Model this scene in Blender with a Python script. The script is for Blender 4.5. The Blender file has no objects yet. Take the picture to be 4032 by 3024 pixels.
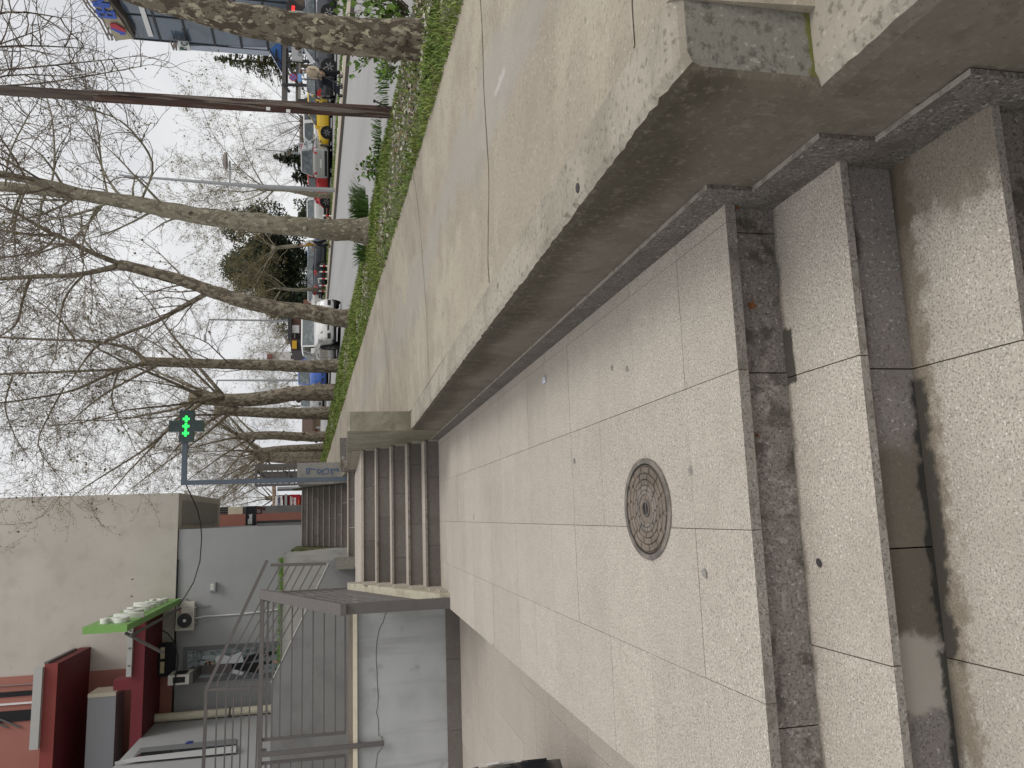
import bpy, math, random
from mathutils import Vector, Matrix
R = math.radians
scene = bpy.context.scene
col = scene.collection

# ---------------------------------------------------------------- camera
CAMZ, FPX = 1.10, 3100.0
PITCH, YAW = R(12.02), R(9.47)
FW = Vector((math.sin(YAW)*math.cos(PITCH), math.cos(YAW)*math.cos(PITCH), -math.sin(PITCH)))
RT = Vector((math.cos(YAW), -math.sin(YAW), 0))
UP = RT.cross(FW)
cam_d = bpy.data.cameras.new('camera')
cam_d.sensor_fit = 'HORIZONTAL'; cam_d.sensor_width = 36; cam_d.lens = FPX/4032*36
cam_d.clip_start = 0.05; cam_d.clip_end = 2000
cam = bpy.data.objects.new('camera', cam_d); col.objects.link(cam)
m = Matrix.Identity(4)
for i, v in enumerate((-UP, RT, -FW)):            # the phone was held upright: world up is to the left in the picture
    for k in range(3): m[k][i] = v[k]
m.translation = Vector((0, 0, CAMZ))
cam.matrix_world = m
scene.camera = cam

# ---------------------------------------------------------------- world, sun, exposure
w = bpy.data.worlds.new('World'); scene.world = w; w.use_nodes = True
nt = w.node_tree; nt.nodes.clear()
def N(t, nt_=None, **k):
    n = (nt_ or nt).nodes.new(t)
    for a, b in k.items(): setattr(n, a, b)
    return n
SUN_EL, SUN_AZ = R(52), R(125)                    # azimuth clockwise from +Y: high on the right, a little behind
out = N('ShaderNodeOutputWorld'); bg = N('ShaderNodeBackground'); sky = N('ShaderNodeTexSky')
sky.sky_type = 'NISHITA'; sky.sun_disc = False; sky.sun_elevation = SUN_EL; sky.sun_rotation = SUN_AZ
sky.dust_density = 4; sky.air_density = 1.0
hs = N('ShaderNodeHueSaturation'); hs.inputs['Saturation'].default_value = 0.12; hs.inputs['Value'].default_value = 1.0
tc = N('ShaderNodeTexCoord'); mp = N('ShaderNodeMapping'); mp.inputs['Scale'].default_value = (1.0, 1.0, 2.6)
no = N('ShaderNodeTexNoise'); no.inputs['Scale'].default_value = 2.2; no.inputs['Detail'].default_value = 4; no.inputs['Roughness'].default_value = .5
cr = N('ShaderNodeValToRGB')
cr.color_ramp.elements[0].position = .36; cr.color_ramp.elements[0].color = (8.3, 8.45, 8.8, 1)
cr.color_ramp.elements[1].position = .62; cr.color_ramp.elements[1].color = (10.8, 10.85, 10.9, 1)
mx = N('ShaderNodeMixRGB'); mx.inputs['Fac'].default_value = .88
L = nt.links.new
L(tc.outputs['Generated'], mp.inputs['Vector']); L(mp.outputs['Vector'], no.inputs['Vector']); L(no.outputs['Fac'], cr.inputs['Fac'])
L(sky.outputs['Color'], hs.inputs['Color']); L(hs.outputs['Color'], mx.inputs['Color1']); L(cr.outputs['Color'], mx.inputs['Color2'])
L(mx.outputs['Color'], bg.inputs['Color']); bg.inputs['Strength'].default_value = 0.092
L(bg.outputs['Background'], out.inputs['Surface'])
sd = bpy.data.lights.new('sun', 'SUN'); sd.energy = 1.3; sd.angle = R(25); sd.color = (1, .96, .9)
so = bpy.data.objects.new('sun', sd); col.objects.link(so)
sdir = Vector((math.sin(SUN_AZ)*math.cos(SUN_EL), math.cos(SUN_AZ)*math.cos(SUN_EL), math.sin(SUN_EL)))
so.rotation_euler = sdir.to_track_quat('Z', 'Y').to_euler(); so.location = sdir*60
vs = scene.view_settings; vs.view_transform = 'Standard'; vs.look = 'None'; vs.gamma = 1; vs.exposure = 0.0
scene.cycles.max_bounces = 6; scene.cycles.diffuse_bounces = 3; scene.cycles.transparent_max_bounces = 6

# ---------------------------------------------------------------- materials
MATS = {}
def mat(name, base, rough=.8, layers=(), bump=None, spec=.3, metal=0, emit=None, trans=0, coat=0, attr=0.0):
    """base colour with procedural layers; layer = ('noise', scale, detail, lo, hi, colour, fac, stretch) or
    ('band', axis, a, b, noise_amp, noise_scale, colour, fac) or ('box', x0,x1,y0,y1,soft,noise_amp,noise_scale,colour,fac)"""
    if name in MATS: return MATS[name]
    m_ = bpy.data.materials.new(name); m_.use_nodes = True; t = m_.node_tree
    b = t.nodes['Principled BSDF']; lk = t.links.new
    def n(ty): return t.nodes.new(ty)
    b.inputs['Roughness'].default_value = rough; b.inputs['Specular IOR Level'].default_value = spec
    b.inputs['Metallic'].default_value = metal; b.inputs['Base Color'].default_value = (*base, 1)
    if coat: b.inputs['Coat Weight'].default_value = coat; b.inputs['Coat Roughness'].default_value = .08
    if trans: b.inputs['Transmission Weight'].default_value = trans
    if emit: b.inputs['Emission Color'].default_value = (*emit[0], 1); b.inputs['Emission Strength'].default_value = emit[1]
    if layers or bump or attr:
        tcn = n('ShaderNodeTexCoord'); sep = n('ShaderNodeSeparateXYZ'); lk(tcn.outputs['Object'], sep.inputs[0])
        cur = n('ShaderNodeRGB'); cur.outputs[0].default_value = (*base, 1); cur = cur.outputs[0]
        def noise(scale, det, stretch=None, rough_=.6, off=0):
            x = n('ShaderNodeTexNoise'); x.inputs['Scale'].default_value = scale; x.inputs['Detail'].default_value = det; x.inputs['Roughness'].default_value = rough_
            if stretch or off:
                mpn = n('ShaderNodeMapping'); mpn.inputs['Scale'].default_value = stretch or (1, 1, 1); mpn.inputs['Location'].default_value = (off, off*.7, off*1.3)
                lk(tcn.outputs['Object'], mpn.inputs[0]); lk(mpn.outputs[0], x.inputs['Vector'])
            else: lk(tcn.outputs['Object'], x.inputs['Vector'])
            return x.outputs['Fac']
        def mathn(op, a, bb, c=None):
            x = n('ShaderNodeMath'); x.operation = op
            for i, vv in enumerate((a, bb) + ((c,) if c is not None else ())):
                if isinstance(vv, (int, float)): x.inputs[i].default_value = vv
                else: lk(vv, x.inputs[i])
            return x.outputs[0]
        def mrange(v, a, bb):
            x = n('ShaderNodeMapRange'); x.interpolation_type = 'SMOOTHSTEP'
            x.inputs['From Min'].default_value = a; x.inputs['From Max'].default_value = bb; lk(v, x.inputs['Value']); return x.outputs['Result']
        for li, ly in enumerate(layers):
            if ly[0] == 'noise':
                _, sc, det, lo, hi, c, fac, *st = ly
                msk = mrange(noise(sc, det, st[0] if st else None, off=li*3.7+.01), lo, hi)
            elif ly[0] == 'vor':
                _, sc, lo, hi, c, fac, *st = ly
                x = n('ShaderNodeTexVoronoi'); x.inputs['Scale'].default_value = sc
                lk(tcn.outputs['Object'], x.inputs['Vector']); g = n('ShaderNodeSeparateColor'); lk(x.outputs['Color'], g.inputs[0])
                msk = mrange(g.outputs[0], lo, hi)
            elif ly[0] == 'band':
                _, ax, a, bb, na, ns, c, fac = ly
                nn = mathn('SUBTRACT', noise(ns, 5, off=li*2.3), .5)
                msk = mrange(mathn('MULTIPLY_ADD', nn, na, sep.outputs['XYZ'.index(ax)]), min(a, bb), max(a, bb))
                if a > bb: msk = mathn('SUBTRACT', 1, msk)
            elif ly[0] == 'box':
                _, x0, x1, y0, y1, sf, na, ns, c, fac, *axs = ly
                ax = axs[0] if axs else 'XY'
                nn = mathn('MULTIPLY', mathn('SUBTRACT', noise(ns, 6, off=li*2.3), .5), na)
                def one(o, a, bb):
                    o2 = mathn('ADD', o, nn)
                    return mathn('MULTIPLY', mrange(o2, a-sf, a+sf), mathn('SUBTRACT', 1, mrange(o2, bb-sf, bb+sf)))
                msk = mathn('MULTIPLY', one(sep.outputs['XYZ'.index(ax[0])], x0, x1), one(sep.outputs['XYZ'.index(ax[1])], y0, y1))
            mxn = n('ShaderNodeMixRGB'); mxn.inputs['Color2'].default_value = (*c, 1)
            lk(mathn('MULTIPLY', msk, fac), mxn.inputs['Fac']); lk(cur, mxn.inputs['Color1']); cur = mxn.outputs[0]
        if attr:
            an = n('ShaderNodeAttribute'); an.attribute_name = 'var'
            k = mathn('MULTIPLY_ADD', mathn('SUBTRACT', an.outputs['Fac'], .5), attr*2, 1.0)
            vm = n('ShaderNodeVectorMath'); vm.operation = 'SCALE'; lk(cur, vm.inputs[0]); lk(k, vm.inputs['Scale']); cur = vm.outputs[0]
        lk(cur, b.inputs['Base Color'])
        if bump:
            bn = n('ShaderNodeBump'); bn.inputs['Strength'].default_value = bump[1]; bn.inputs['Distance'].default_value = bump[2] if len(bump) > 2 else .01
            lk(noise(bump[0], 6, bump[3] if len(bump) > 3 else None), bn.inputs['Height']); lk(bn.outputs[0], b.inputs['Normal'])
    MATS[name] = m_; return m_

GR_L = [('noise', 9, 3, .35, .7, (.43, .385, .33), .5), ('noise', 170, 2, .50, .64, (.175, .15, .128), .74), ('noise', 120, 2, .585, .70, (.79, .735, .67), .75),
        ('noise', 1.3, 4, .45, .75, (.34, .295, .25), .4), ('noise', 48, 4, .56, .70, (.31, .27, .235), .5)]
granite = mat('granite_flamed', (.495, .448, .385), .75, GR_L + [('noise', 5.5, 1, .78, .80, (.16, .15, .145), .6)], (140, .3, .003), attr=.045)
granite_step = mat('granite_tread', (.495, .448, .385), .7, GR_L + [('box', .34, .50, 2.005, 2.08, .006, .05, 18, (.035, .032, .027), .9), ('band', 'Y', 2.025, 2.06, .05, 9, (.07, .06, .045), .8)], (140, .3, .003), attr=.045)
granite_step2 = mat('granite_tread_stained', (.495, .448, .385), .7, GR_L + [
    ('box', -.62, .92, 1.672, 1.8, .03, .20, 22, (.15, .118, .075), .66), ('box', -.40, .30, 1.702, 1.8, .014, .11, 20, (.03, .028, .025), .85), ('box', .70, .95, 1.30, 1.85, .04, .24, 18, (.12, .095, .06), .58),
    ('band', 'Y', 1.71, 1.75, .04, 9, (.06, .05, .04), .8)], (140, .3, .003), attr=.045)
granite_edge = mat('granite_edge', (.27, .245, .22), .8, [('noise', 130, 2, .5, .64, (.12, .105, .095), .8), ('noise', 100, 2, .6, .72, (.46, .42, .38), .7), ('noise', 9, 4, .5, .68, (.13, .115, .095), .7)], (90, .6, .006), attr=.12)
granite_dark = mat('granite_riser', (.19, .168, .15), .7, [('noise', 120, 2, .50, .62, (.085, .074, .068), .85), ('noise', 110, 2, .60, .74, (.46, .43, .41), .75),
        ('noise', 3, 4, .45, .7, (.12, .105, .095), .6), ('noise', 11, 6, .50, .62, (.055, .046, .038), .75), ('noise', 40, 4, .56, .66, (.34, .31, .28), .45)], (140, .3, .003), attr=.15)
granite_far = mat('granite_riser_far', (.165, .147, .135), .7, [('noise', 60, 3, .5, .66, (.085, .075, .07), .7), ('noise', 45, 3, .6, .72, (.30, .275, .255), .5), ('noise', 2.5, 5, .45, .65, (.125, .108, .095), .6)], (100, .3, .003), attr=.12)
granite_near = mat('granite_riser_stain_shade', (.20, .18, .168), .7, [('noise', 150, 2, .52, .66, (.095, .085, .085), .8), ('noise', 110, 2, .60, .74, (.46, .43, .41), .75),
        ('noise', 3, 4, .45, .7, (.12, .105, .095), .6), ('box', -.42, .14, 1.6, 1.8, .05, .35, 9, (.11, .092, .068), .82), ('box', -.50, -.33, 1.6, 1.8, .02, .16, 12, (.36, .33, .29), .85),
        ('box', -.9, .3, -.36, -.318, .008, .09, 14, (.02, .02, .018), .9, 'XZ'), ('box', .1, .9, -.205, -.165, .012, .07, 9, (.02, .018, .015), .9, 'XZ')], (140, .3, .003), attr=.12)  # stains, plus black drips and crease shade painted in under the nosing
conc_wall = mat('concrete_wall', (.172, .152, .122), .85, [('noise', 2.0, 4, .4, .62, (.125, .108, .082), .75), ('band', 'Z', .18, .33, .42, 1.3, (.062, .052, .035), .88), ('noise', 7, 5, .52, .66, (.095, .082, .06), .45), ('noise', 50, 4, .54, .68, (.24, .215, .175), .4), ('noise', 70, 3, .60, .70, (.05, .042, .03), .5),
        ('noise', 24, 5, .52, .75, (.30, .27, .22), .3), ('noise', 6, 5, .56, .72, (.10, .085, .06), .35, (1, 1, .25))], (60, .35, .006))
conc_top = mat('concrete_coping', (.365, .332, .275), .85, [('noise', 2.5, 5, .40, .62, (.25, .225, .18), .8), ('noise', 45, 4, .52, .68, (.12, .108, .08), .65),
        ('noise', 75, 3, .58, .72, (.62, .57, .48), .4), ('noise', 9, 3, .68, .76, (.10, .09, .07), .7)], (70, .4, .006))
conc_front = mat('concrete_block_front', (.20, .19, .165), .85, [('noise', 45, 4, .48, .68, (.08, .075, .06), .75), ('noise', 60, 3, .6, .75, (.46, .44, .40), .5), ('box', .8, 1.2, .070, .096, .006, .035, 30, (.12, .125, .02), .85, 'XZ')], (60, .5, .008))
pave = mat('concrete_sidewalk', (.395, .352, .278), .85, [('noise', 1.1, 5, .38, .62, (.315, .275, .22), .85), ('noise', 4.5, 5, .48, .66, (.27, .235, .185), .5), ('noise', 55, 4, .52, .68, (.20, .172, .135), .6), ('noise', 85, 3, .585, .70, (.60, .54, .46), .6),
        ('box', 1.82, 2.20, 1.0, 14, .09, 1.2, 1.6, (.33, .308, .28), .65), ('noise', 2.0, 6, .56, .64, (.27, .24, .19), .45, (1, .5, 1)), ('noise', 6, 3, .70, .74, (.15, .13, .105), .6), ('box', 1.955, 1.99, 3.2, 3.42, .01, .12, 14, (.54, .52, .50), .5)], (80, .4, .005))
asphalt = mat('road_asphalt', (.34, .335, .33), .85, [('noise', .35, 4, .4, .65, (.29, .285, .28), .7, (1, .12, 1)), ('noise', 2.2, 3, .5, .7, (.39, .385, .38), .5, (1, .05, 1)), ('noise', 70, 3, .55, .75, (.24, .24, .24), .4)], (60, .3, .004))
plaster = mat('render_grey', (.372, .372, .376), .9, [('noise', 1.2, 5, .4, .7, (.33, .332, .34), .6), ('noise', 7, 5, .5, .8, (.41, .412, .417), .3)], (80, .12, .003))
plaster_stained = mat('render_grey_stained', (.42, .43, .435), .9, [('noise', 1.0, 5, .4, .7, (.30, .31, .31), .7), ('noise', 5, 5, .50, .70, (.20, .20, .20), .4, (1, 1, .09)), ('band', 'Z', .55, .98, .7, 3, (.24, .245, .245), .5), ('noise', 3, 3, .62, .7, (.20, .2, .2), .35)], (80, .2, .003))
plaster_dark = mat('render_dark_grey', (.205, .208, .206), .95, [('noise', 2, 5, .4, .7, (.155, .155, .155), .7), ('noise', 60, 4, .5, .7, (.25, .25, .25), .3)], (70, .6, .01))
cream = mat('stone_ledge_cream', (.66, .60, .47), .7, [('noise', 8, 4, .45, .7, (.55, .48, .36), .5)])
cream_side = mat('render_cream_weathered', (.50, .46, .36), .85, [('noise', 5, 5, .45, .7, (.36, .32, .24), .7), ('noise', 20, 4, .56, .7, (.18, .16, .11), .5)], (60, .3, .004))
beige = mat('render_beige', (.53, .492, .435), .9, [('noise', .5, 5, .42, .64, (.47, .435, .38), .8), ('noise', 1.8, 5, .5, .70, (.42, .385, .33), .55), ('noise', 6, 4, .60, .70, (.40, .37, .31), .35), ('noise', .8, 4, .60, .68, (.53, .50, .44), .5, (.2, 1, 2.5))], (50, .15, .004))
salmon = mat('render_salmon', (.37, .165, .13), .9, [('noise', 1.2, 4, .4, .7, (.36, .145, .11), .6)])
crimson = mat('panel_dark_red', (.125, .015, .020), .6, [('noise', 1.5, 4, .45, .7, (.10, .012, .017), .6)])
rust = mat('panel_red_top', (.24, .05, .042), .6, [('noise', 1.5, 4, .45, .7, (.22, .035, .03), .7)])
steel = mat('rail_paint_grey', (.115, .104, .10), .5, [('noise', 12, 4, .5, .7, (.09, .082, .078), .5), ('noise', 60, 3, .62, .7, (.25, .2, .17), .4)], spec=.4)
steel_lt = mat('galvanised_grey', (.36, .37, .38), .5, [('noise', 5, 4, .4, .7, (.29, .3, .31), .6)], metal=.3)
pole_blue = mat('pole_blue_grey', (.115, .14, .175), .5, [('noise', 3, 3, .4, .7, (.095, .115, .145), .6)])
white_paint = mat('white_paint', (.74, .74, .73), .5)
black_pl = mat('black_plastic', (.018, .018, .02), .45)
dark = mat('dark_void', (.012, .012, .014), .6)
rubber = mat('tyre_rubber', (.02, .02, .021), .85)
cast_iron = mat('cast_iron', (.13, .115, .105), .6, [('noise', 8, 4, .4, .7, (.30, .26, .22), .8), ('noise', 60, 3, .5, .7, (.09, .08, .075), .5)], (90, .3, .003))
cast_pale = mat('cast_iron_worn', (.20, .162, .13), .65, [('noise', 5, 4, .4, .65, (.125, .102, .082), .85), ('noise', 60, 3, .5, .7, (.33, .285, .24), .4)], (90, .3, .003))
soil = mat('verge_soil', (.13, .12, .07), .95, [('noise', 3, 5, .35, .55, (.075, .105, .028), .85), ('noise', 14, 5, .5, .7, (.28, .24, .19), .6), ('noise', 50, 4, .55, .7, (.36, .32, .27), .5)], (30, .8, .03))
kerb_st = mat('kerb_stone', (.15, .13, .115), .8, [('noise', 4, 4, .4, .7, (.11, .1, .09), .6)])
grass_m = mat('grass_blade', (.15, .215, .04), .6, [('noise', 2.2, 3, .42, .60, (.20, .235, .055), .85), ('noise', 1.3, 3, .55, .65, (.085, .15, .025), .7), ('noise', 5, 3, .58, .7, (.26, .23, .10), .6)], attr=.4)
bark = mat('plane_bark', (.185, .155, .115), .9, [('noise', 13, 3, .47, .51, (.085, .066, .048), .95, (1, 1, .6)), ('noise', 17, 2, .575, .60, (.40, .36, .26), .9, (1, 1, .65)), ('noise', 11, 3, .60, .63, (.27, .245, .18), .8, (1, 1, .6)), ('noise', 30, 4, .58, .64, (.05, .04, .03), .7, (1, 1, .5)), ('noise', 60, 5, .5, .7, (.13, .11, .085), .35, (1, 1, .3))], (20, .9, .03, (1, 1, .6)))
bark_pale = mat('plane_bark_pale', (.27, .245, .18), .9, [('band', 'Z', 2.2, .9, 1.6, 5, (.15, .12, .088), .85), ('noise', 9, 3, .50, .54, (.165, .145, .105), .85, (1, 1, .5)), ('noise', 15, 3, .60, .63, (.43, .41, .31), .75, (1, 1, .6)), ('noise', 10, 4, .62, .66, (.05, .042, .034), .8, (1, 1, .8)), ('noise', 22, 4, .55, .60, (.36, .33, .25), .5, (1, 1, .6)), ('noise', 50, 5, .5, .7, (.17, .15, .115), .4, (1, 1, .3))], (20, .8, .03, (1, 1, .6)))
bark_mid = mat('plane_bark_brown', (.225, .192, .142), .9, [('noise', 12, 3, .48, .53, (.095, .075, .055), .9, (1, 1, .5)), ('noise', 17, 3, .60, .63, (.33, .295, .215), .8, (1, 1, .6)), ('noise', 40, 5, .5, .7, (.12, .10, .075), .5, (1, 1, .3))], (20, .9, .03, (1, 1, .6)))
twig_m = mat('twig', (.14, .112, .088), .9, [('noise', 3, 2, .4, .7, (.19, .155, .12), .7)])
bud_m = mat('bud', (.12, .095, .045), .8, [('noise', 1.5, 2, .42, .6, (.21, .19, .06), .8)], attr=.4)
bud_y = mat('bud_spring', (.24, .20, .075), .8, [('noise', .7, 2, .45, .65, (.13, .105, .05), .8)], attr=.4)
cedar_m = mat('cedar_needles', (.075, .085, .03), .9, [('noise', .9, 3, .4, .65, (.12, .12, .045), .8)], attr=.5)
conifer_m = mat('conifer_needles', (.022, .036, .018), .9, [('noise', .8, 3, .4, .65, (.045, .055, .022), .8)], attr=.5)
wood = mat('pole_wood', (.075, .048, .04), .9, [('noise', 14, 4, .50, .56, (.21, .175, .15), .85, (2.2, 2.2, .10)), ('noise', 18, 3, .54, .58, (.022, .015, .013), .9, (2.0, 2.0, .07)), ('noise', 5, 3, .5, .58, (.10, .05, .04), .6, (1.5, 1.5, .2))], (12, .7, .02, (3, 3, .15)))
glass_d = mat('window_dark', (.03, .037, .04), .08, spec=.6)

# ---------------------------------------------------------------- mesh helpers
class MB:
    def __init__(s): s.v = []; s.f = []; s.mi = []; s.var = []; s.cur = 0; s.cv = .5
    def face(s, idx): s.f.append(idx); s.mi.append(s.cur); s.var.append(s.cv)
    def poly(s, pts):
        b = len(s.v); s.v.extend(tuple(p) for p in pts); s.face(tuple(range(b, b+len(pts))))
    def box(s, x0, x1, y0, y1, z0, z1):
        b = len(s.v)
        s.v.extend([(x0,y0,z0),(x1,y0,z0),(x1,y1,z0),(x0,y1,z0),(x0,y0,z1),(x1,y0,z1),(x1,y1,z1),(x0,y1,z1)])
        for q in ((0,3,2,1),(4,5,6,7),(0,1,5,4),(1,2,6,5),(2,3,7,6),(3,0,4,7)): s.face(tuple(b+i for i in q))
        return s
    def hexa(s, p):                                   # eight corners, bottom ring then top ring
        b = len(s.v); s.v.extend(tuple(q) for q in p)
        for q in ((0,3,2,1),(4,5,6,7),(0,1,5,4),(1,2,6,5),(2,3,7,6),(3,0,4,7)): s.face(tuple(b+i for i in q))
        return s
    def prism(s, pts, d):                             # planar polygon pushed along vector d
        b = len(s.v); n = len(pts); d = Vector(d)
        s.v.extend(tuple(p) for p in pts); s.v.extend(tuple(Vector(p)+d) for p in pts)
        s.face(tuple(range(b+n-1, b-1, -1))); s.face(tuple(range(b+n, b+2*n)))
        for i in range(n): j = (i+1) % n; s.face((b+i, b+j, b+n+j, b+n+i))
        return s
    def tube(s, pts, rad, sides=6, cap=True):
        pts = [Vector(p) for p in pts]; n = len(pts); b = len(s.v)
        u = None
        for i in range(n):
            d = pts[min(i+1, n-1)] - pts[max(i-1, 0)]
            if d.length < 1e-9: d = Vector((0, 0, 1))
            d.normalize()
            if u is None: u = d.orthogonal().normalized()
            else:
                u = u - d*u.dot(d)
                u = u.normalized() if u.length > 1e-6 else d.orthogonal().normalized()
            w_ = d.cross(u); r = rad[i] if isinstance(rad, (list, tuple)) else rad
            for k in range(sides):
                a = 2*math.pi*k/sides; q = pts[i] + (u*math.cos(a) + w_*math.sin(a))*r
                s.v.append((q.x, q.y, q.z))
        for i in range(n-1):
            for k in range(sides):
                k2 = (k+1) % sides
                s.face((b+i*sides+k, b+i*sides+k2, b+(i+1)*sides+k2, b+(i+1)*sides+k))
        if cap and sides > 2:
            s.face(tuple(b+k for k in range(sides-1, -1, -1))); s.face(tuple(b+(n-1)*sides+k for k in range(sides)))
        return s
    def bar(s, a, c, wx, wy, up=(0, 0, 1)):           # rectangular bar from a to c
        a = Vector(a); c = Vector(c); d = (c-a).normalized(); up = Vector(up)
        if abs(d.dot(up)) > .98: up = Vector((0, 1, 0))
        x = d.cross(up).normalized()*wx/2; y = x.cross(d).normalized()*wy/2
        return s.hexa([a-x-y, a+x-y, a+x+y, a-x+y, c-x-y, c+x-y, c+x+y, c-x+y])
    def disc(s, c, n, r, th, sides=24, sx=1.0):
        c = Vector(c); n = Vector(n).normalized(); u = n.orthogonal().normalized(); w_ = n.cross(u)
        return s.prism([c + (u*math.cos(2*math.pi*k/sides)*sx + w_*math.sin(2*math.pi*k/sides))*r for k in range(sides)], n*th)
    def build(s, name, mats, parent=None, smooth=False, loc=None):
        me = bpy.data.meshes.new(name); me.from_pydata(s.v, [], s.f)
        if not isinstance(mats, (list, tuple)): mats = [mats]
        for q in mats: me.materials.append(q)
        if any(s.mi): me.polygons.foreach_set('material_index', s.mi)
        at = me.attributes.new('var', 'FLOAT', 'FACE'); at.data.foreach_set('value', s.var)
        if smooth: me.polygons.foreach_set('use_smooth', [True]*len(s.f))
        me.update()
        o = bpy.data.objects.new(name, me); col.objects.link(o)
        if parent is not None:
            o.parent = parent
            if loc is None: o.location = -parent.location    # world-coordinate mesh under its thing's base
            else: o.location = loc
        return o
def tag(o, label=None, cat=None, group=None, kind=None):
    if label: o['label'] = label
    if cat: o['category'] = cat
    if group: o['group'] = group
    if kind: o['kind'] = kind
    return o
def thing(name, label, cat, loc=(0, 0, 0), group=None):
    o = bpy.data.objects.new(name, None); col.objects.link(o); o.location = loc; o.empty_display_size = .2
    return tag(o, label, cat, group)
def children(o): return [c for c in bpy.data.objects if c.parent is o]
def dup(root, loc, rz=0, label=None, sc=None):
    def cp(o, par):
        c = o.copy(); col.objects.link(c)
        if par is not None: c.parent = par
        for ch in children(o): cp(ch, c)
        return c
    r = cp(root, None); r.location = loc; r.rotation_euler = (0, 0, rz)
    if sc: r.scale = (sc, sc, sc)
    if label: r['label'] = label
    return r
def ray(x, y):                                        # photograph pixel to a viewing direction (used to read positions off the picture)
    d = RT*((3024-y-1512)/FPX) - UP*((x-2016)/FPX) + FW
    return d
def at(x, y, Y=None, X=None, Z=None):                 # where that sight line meets a wall, side or floor of the place
    d = ray(x, y)
    t = Y/d.y if Y is not None else X/d.x if X is not None else (Z-CAMZ)/d.z
    return Vector((0, 0, CAMZ)) + d*t
GS = .042                                             # the street climbs 4.2 %
def prof(x):
    pts = [(1.075,.27),(2.9,.27),(3.0,.285),(4.05,.285),(4.5,.2),(4.8,.055),(17.0,-.27),(60,-.2)]
    if x <= pts[0][0]: return pts[0][1]
    for (a, za), (b, zb) in zip(pts, pts[1:]):
        if x <= b: return za + (zb-za)*(x-a)/(b-a)
    return pts[-1][1]
def gy(y): return GS*min(y, 95)
def street(x, y): return prof(x) + gy(y)
def slope_at(x, y, a):                                # sight line meets the climbing street plane a + GS*Y
    d = ray(x, y); t = (a-CAMZ)/(d.z-GS*d.y); return Vector((0, 0, CAMZ)) + d*t
rnd = random.Random(7)
TXT = {}
def text(body, size, mats, origin, right, up, parent, name='lettering', depth=.004, bold=0, sx=1.0, align='LEFT'):
    cu = bpy.data.curves.new('t', 'FONT'); cu.body = body; cu.size = size; cu.extrude = depth; cu.offset = bold; cu.align_x = align; cu.resolution_u = 3
    o = bpy.data.objects.new('t', cu); col.objects.link(o)
    dg = bpy.context.evaluated_depsgraph_get(); dg.update()
    me = bpy.data.meshes.new_from_object(o.evaluated_get(dg)); bpy.data.objects.remove(o); bpy.data.curves.remove(cu)
    rgt = Vector(right).normalized(); upv = Vector(up).normalized(); nn = rgt.cross(upv)
    og = Vector(origin)
    mm = Matrix(((rgt.x*sx, upv.x, nn.x, og.x), (rgt.y*sx, upv.y, nn.y, og.y), (rgt.z*sx, upv.z, nn.z, og.z), (0, 0, 0, 1)))
    me.transform(mm); me.materials.clear(); me.materials.append(mats)
    ob = bpy.data.objects.new(name, me); col.objects.link(ob)
    if parent is not None: ob.parent = parent; ob.location = -parent.location
    return ob
# ================================================================ SETTING: ground, landing, stairs
XW, XL = .88, -.99                                     # faces of the right wall and left edge of the landing
# --- base earth under everything
b = MB(); b.box(-90, 1.09, -6, 150, -3.0, -.76); tag(b.build('base_ground', soil), kind='structure')
# --- granite landing of separate slabs
lb = MB(); lb.cv = 0; 
xs = [XL, -.529, -.071, .381, .822, XW-.001]; ysl = [2.03, 2.39] + [2.39+.4555*k for k in range(1, 15)] + [9.40]
for j, (y0, y1) in enumerate(zip(ysl, ysl[1:])):
    for i, (x0, x1) in enumerate(zip(xs, xs[1:])):
        if y1-y0 < .05: continue
        lb.cv = .5 + rnd.uniform(-.5, .5); g = .0011; dz = rnd.uniform(-.0012, .0012)
        lb.box(x0+(g if i else 0), x1-g, y0+(g if j else 0), y1-g, -.032, dz)
        if j == 0: lb.mi[-4] = 1
o = lb.build('granite_landing', [granite, granite_edge]); tag(o, kind='structure')
lb = MB(); lb.box(XL+.006, XW, 2.09, 9.46, -.7, -.005); tag(lb.build('landing_bed', mat('joint_dark', (.05, .043, .035), .95)), kind='structure')
def slab(mb, q, x, w):                                 # step slab whose front edge is rough sawn, darker stone
    n0 = len(mb.f); mb.prism([(x, y_, z_) for y_, z_ in q], (w, 0, 0))
    for k in (n0+2, n0+7): mb.mi[k] = 1
def flight(name, label, y0, n, rise, tread, z0, x0, x1, mt, mr, joints, depth_last=None, down=False):
    """stairs climbing away from the viewer: riser planes at y0 + k*tread; z0 = level in front of the first riser"""
    t = thing(name, label, 'stairs', (0, y0, z0))
    for k in range(n):
        yr = y0 + k*tread; zt = z0 + rise*(k+1)
        r_ = MB(); xs_ = [x0] + joints[k % len(joints)] + [x1]
        for a, c in zip(xs_, xs_[1:]):
            r_.cv = .5 + rnd.uniform(-.5, .5); r_.box(a+.0015, c-.0015, yr, yr+.03, zt-rise-.02, zt-.0325)
        r_.build('riser', mr, t)
        if k == n-1 and depth_last is None: continue
        d = depth_last if k == n-1 else tread
        tb = MB(); js = joints[(k+1) % len(joints)]; xs_ = [x0] + js + [x1]
        for a, c in zip(xs_, xs_[1:]):
            tb.cv = .5 + rnd.uniform(-.5, .5); e = .0012
            # slab with a small worn bevel on the nosing
            yb, ya = yr-.02, yr+d+.005
            q = [(yb, zt-.029), (yb+.003, zt-.032), (ya, zt-.032), (ya, zt), (yb+.004, zt), (yb, zt-.004)]
            slab(tb, q, a+e, c-a-2*e)
        tb.build('tread', [mt, granite_edge], t)
    return t
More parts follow.
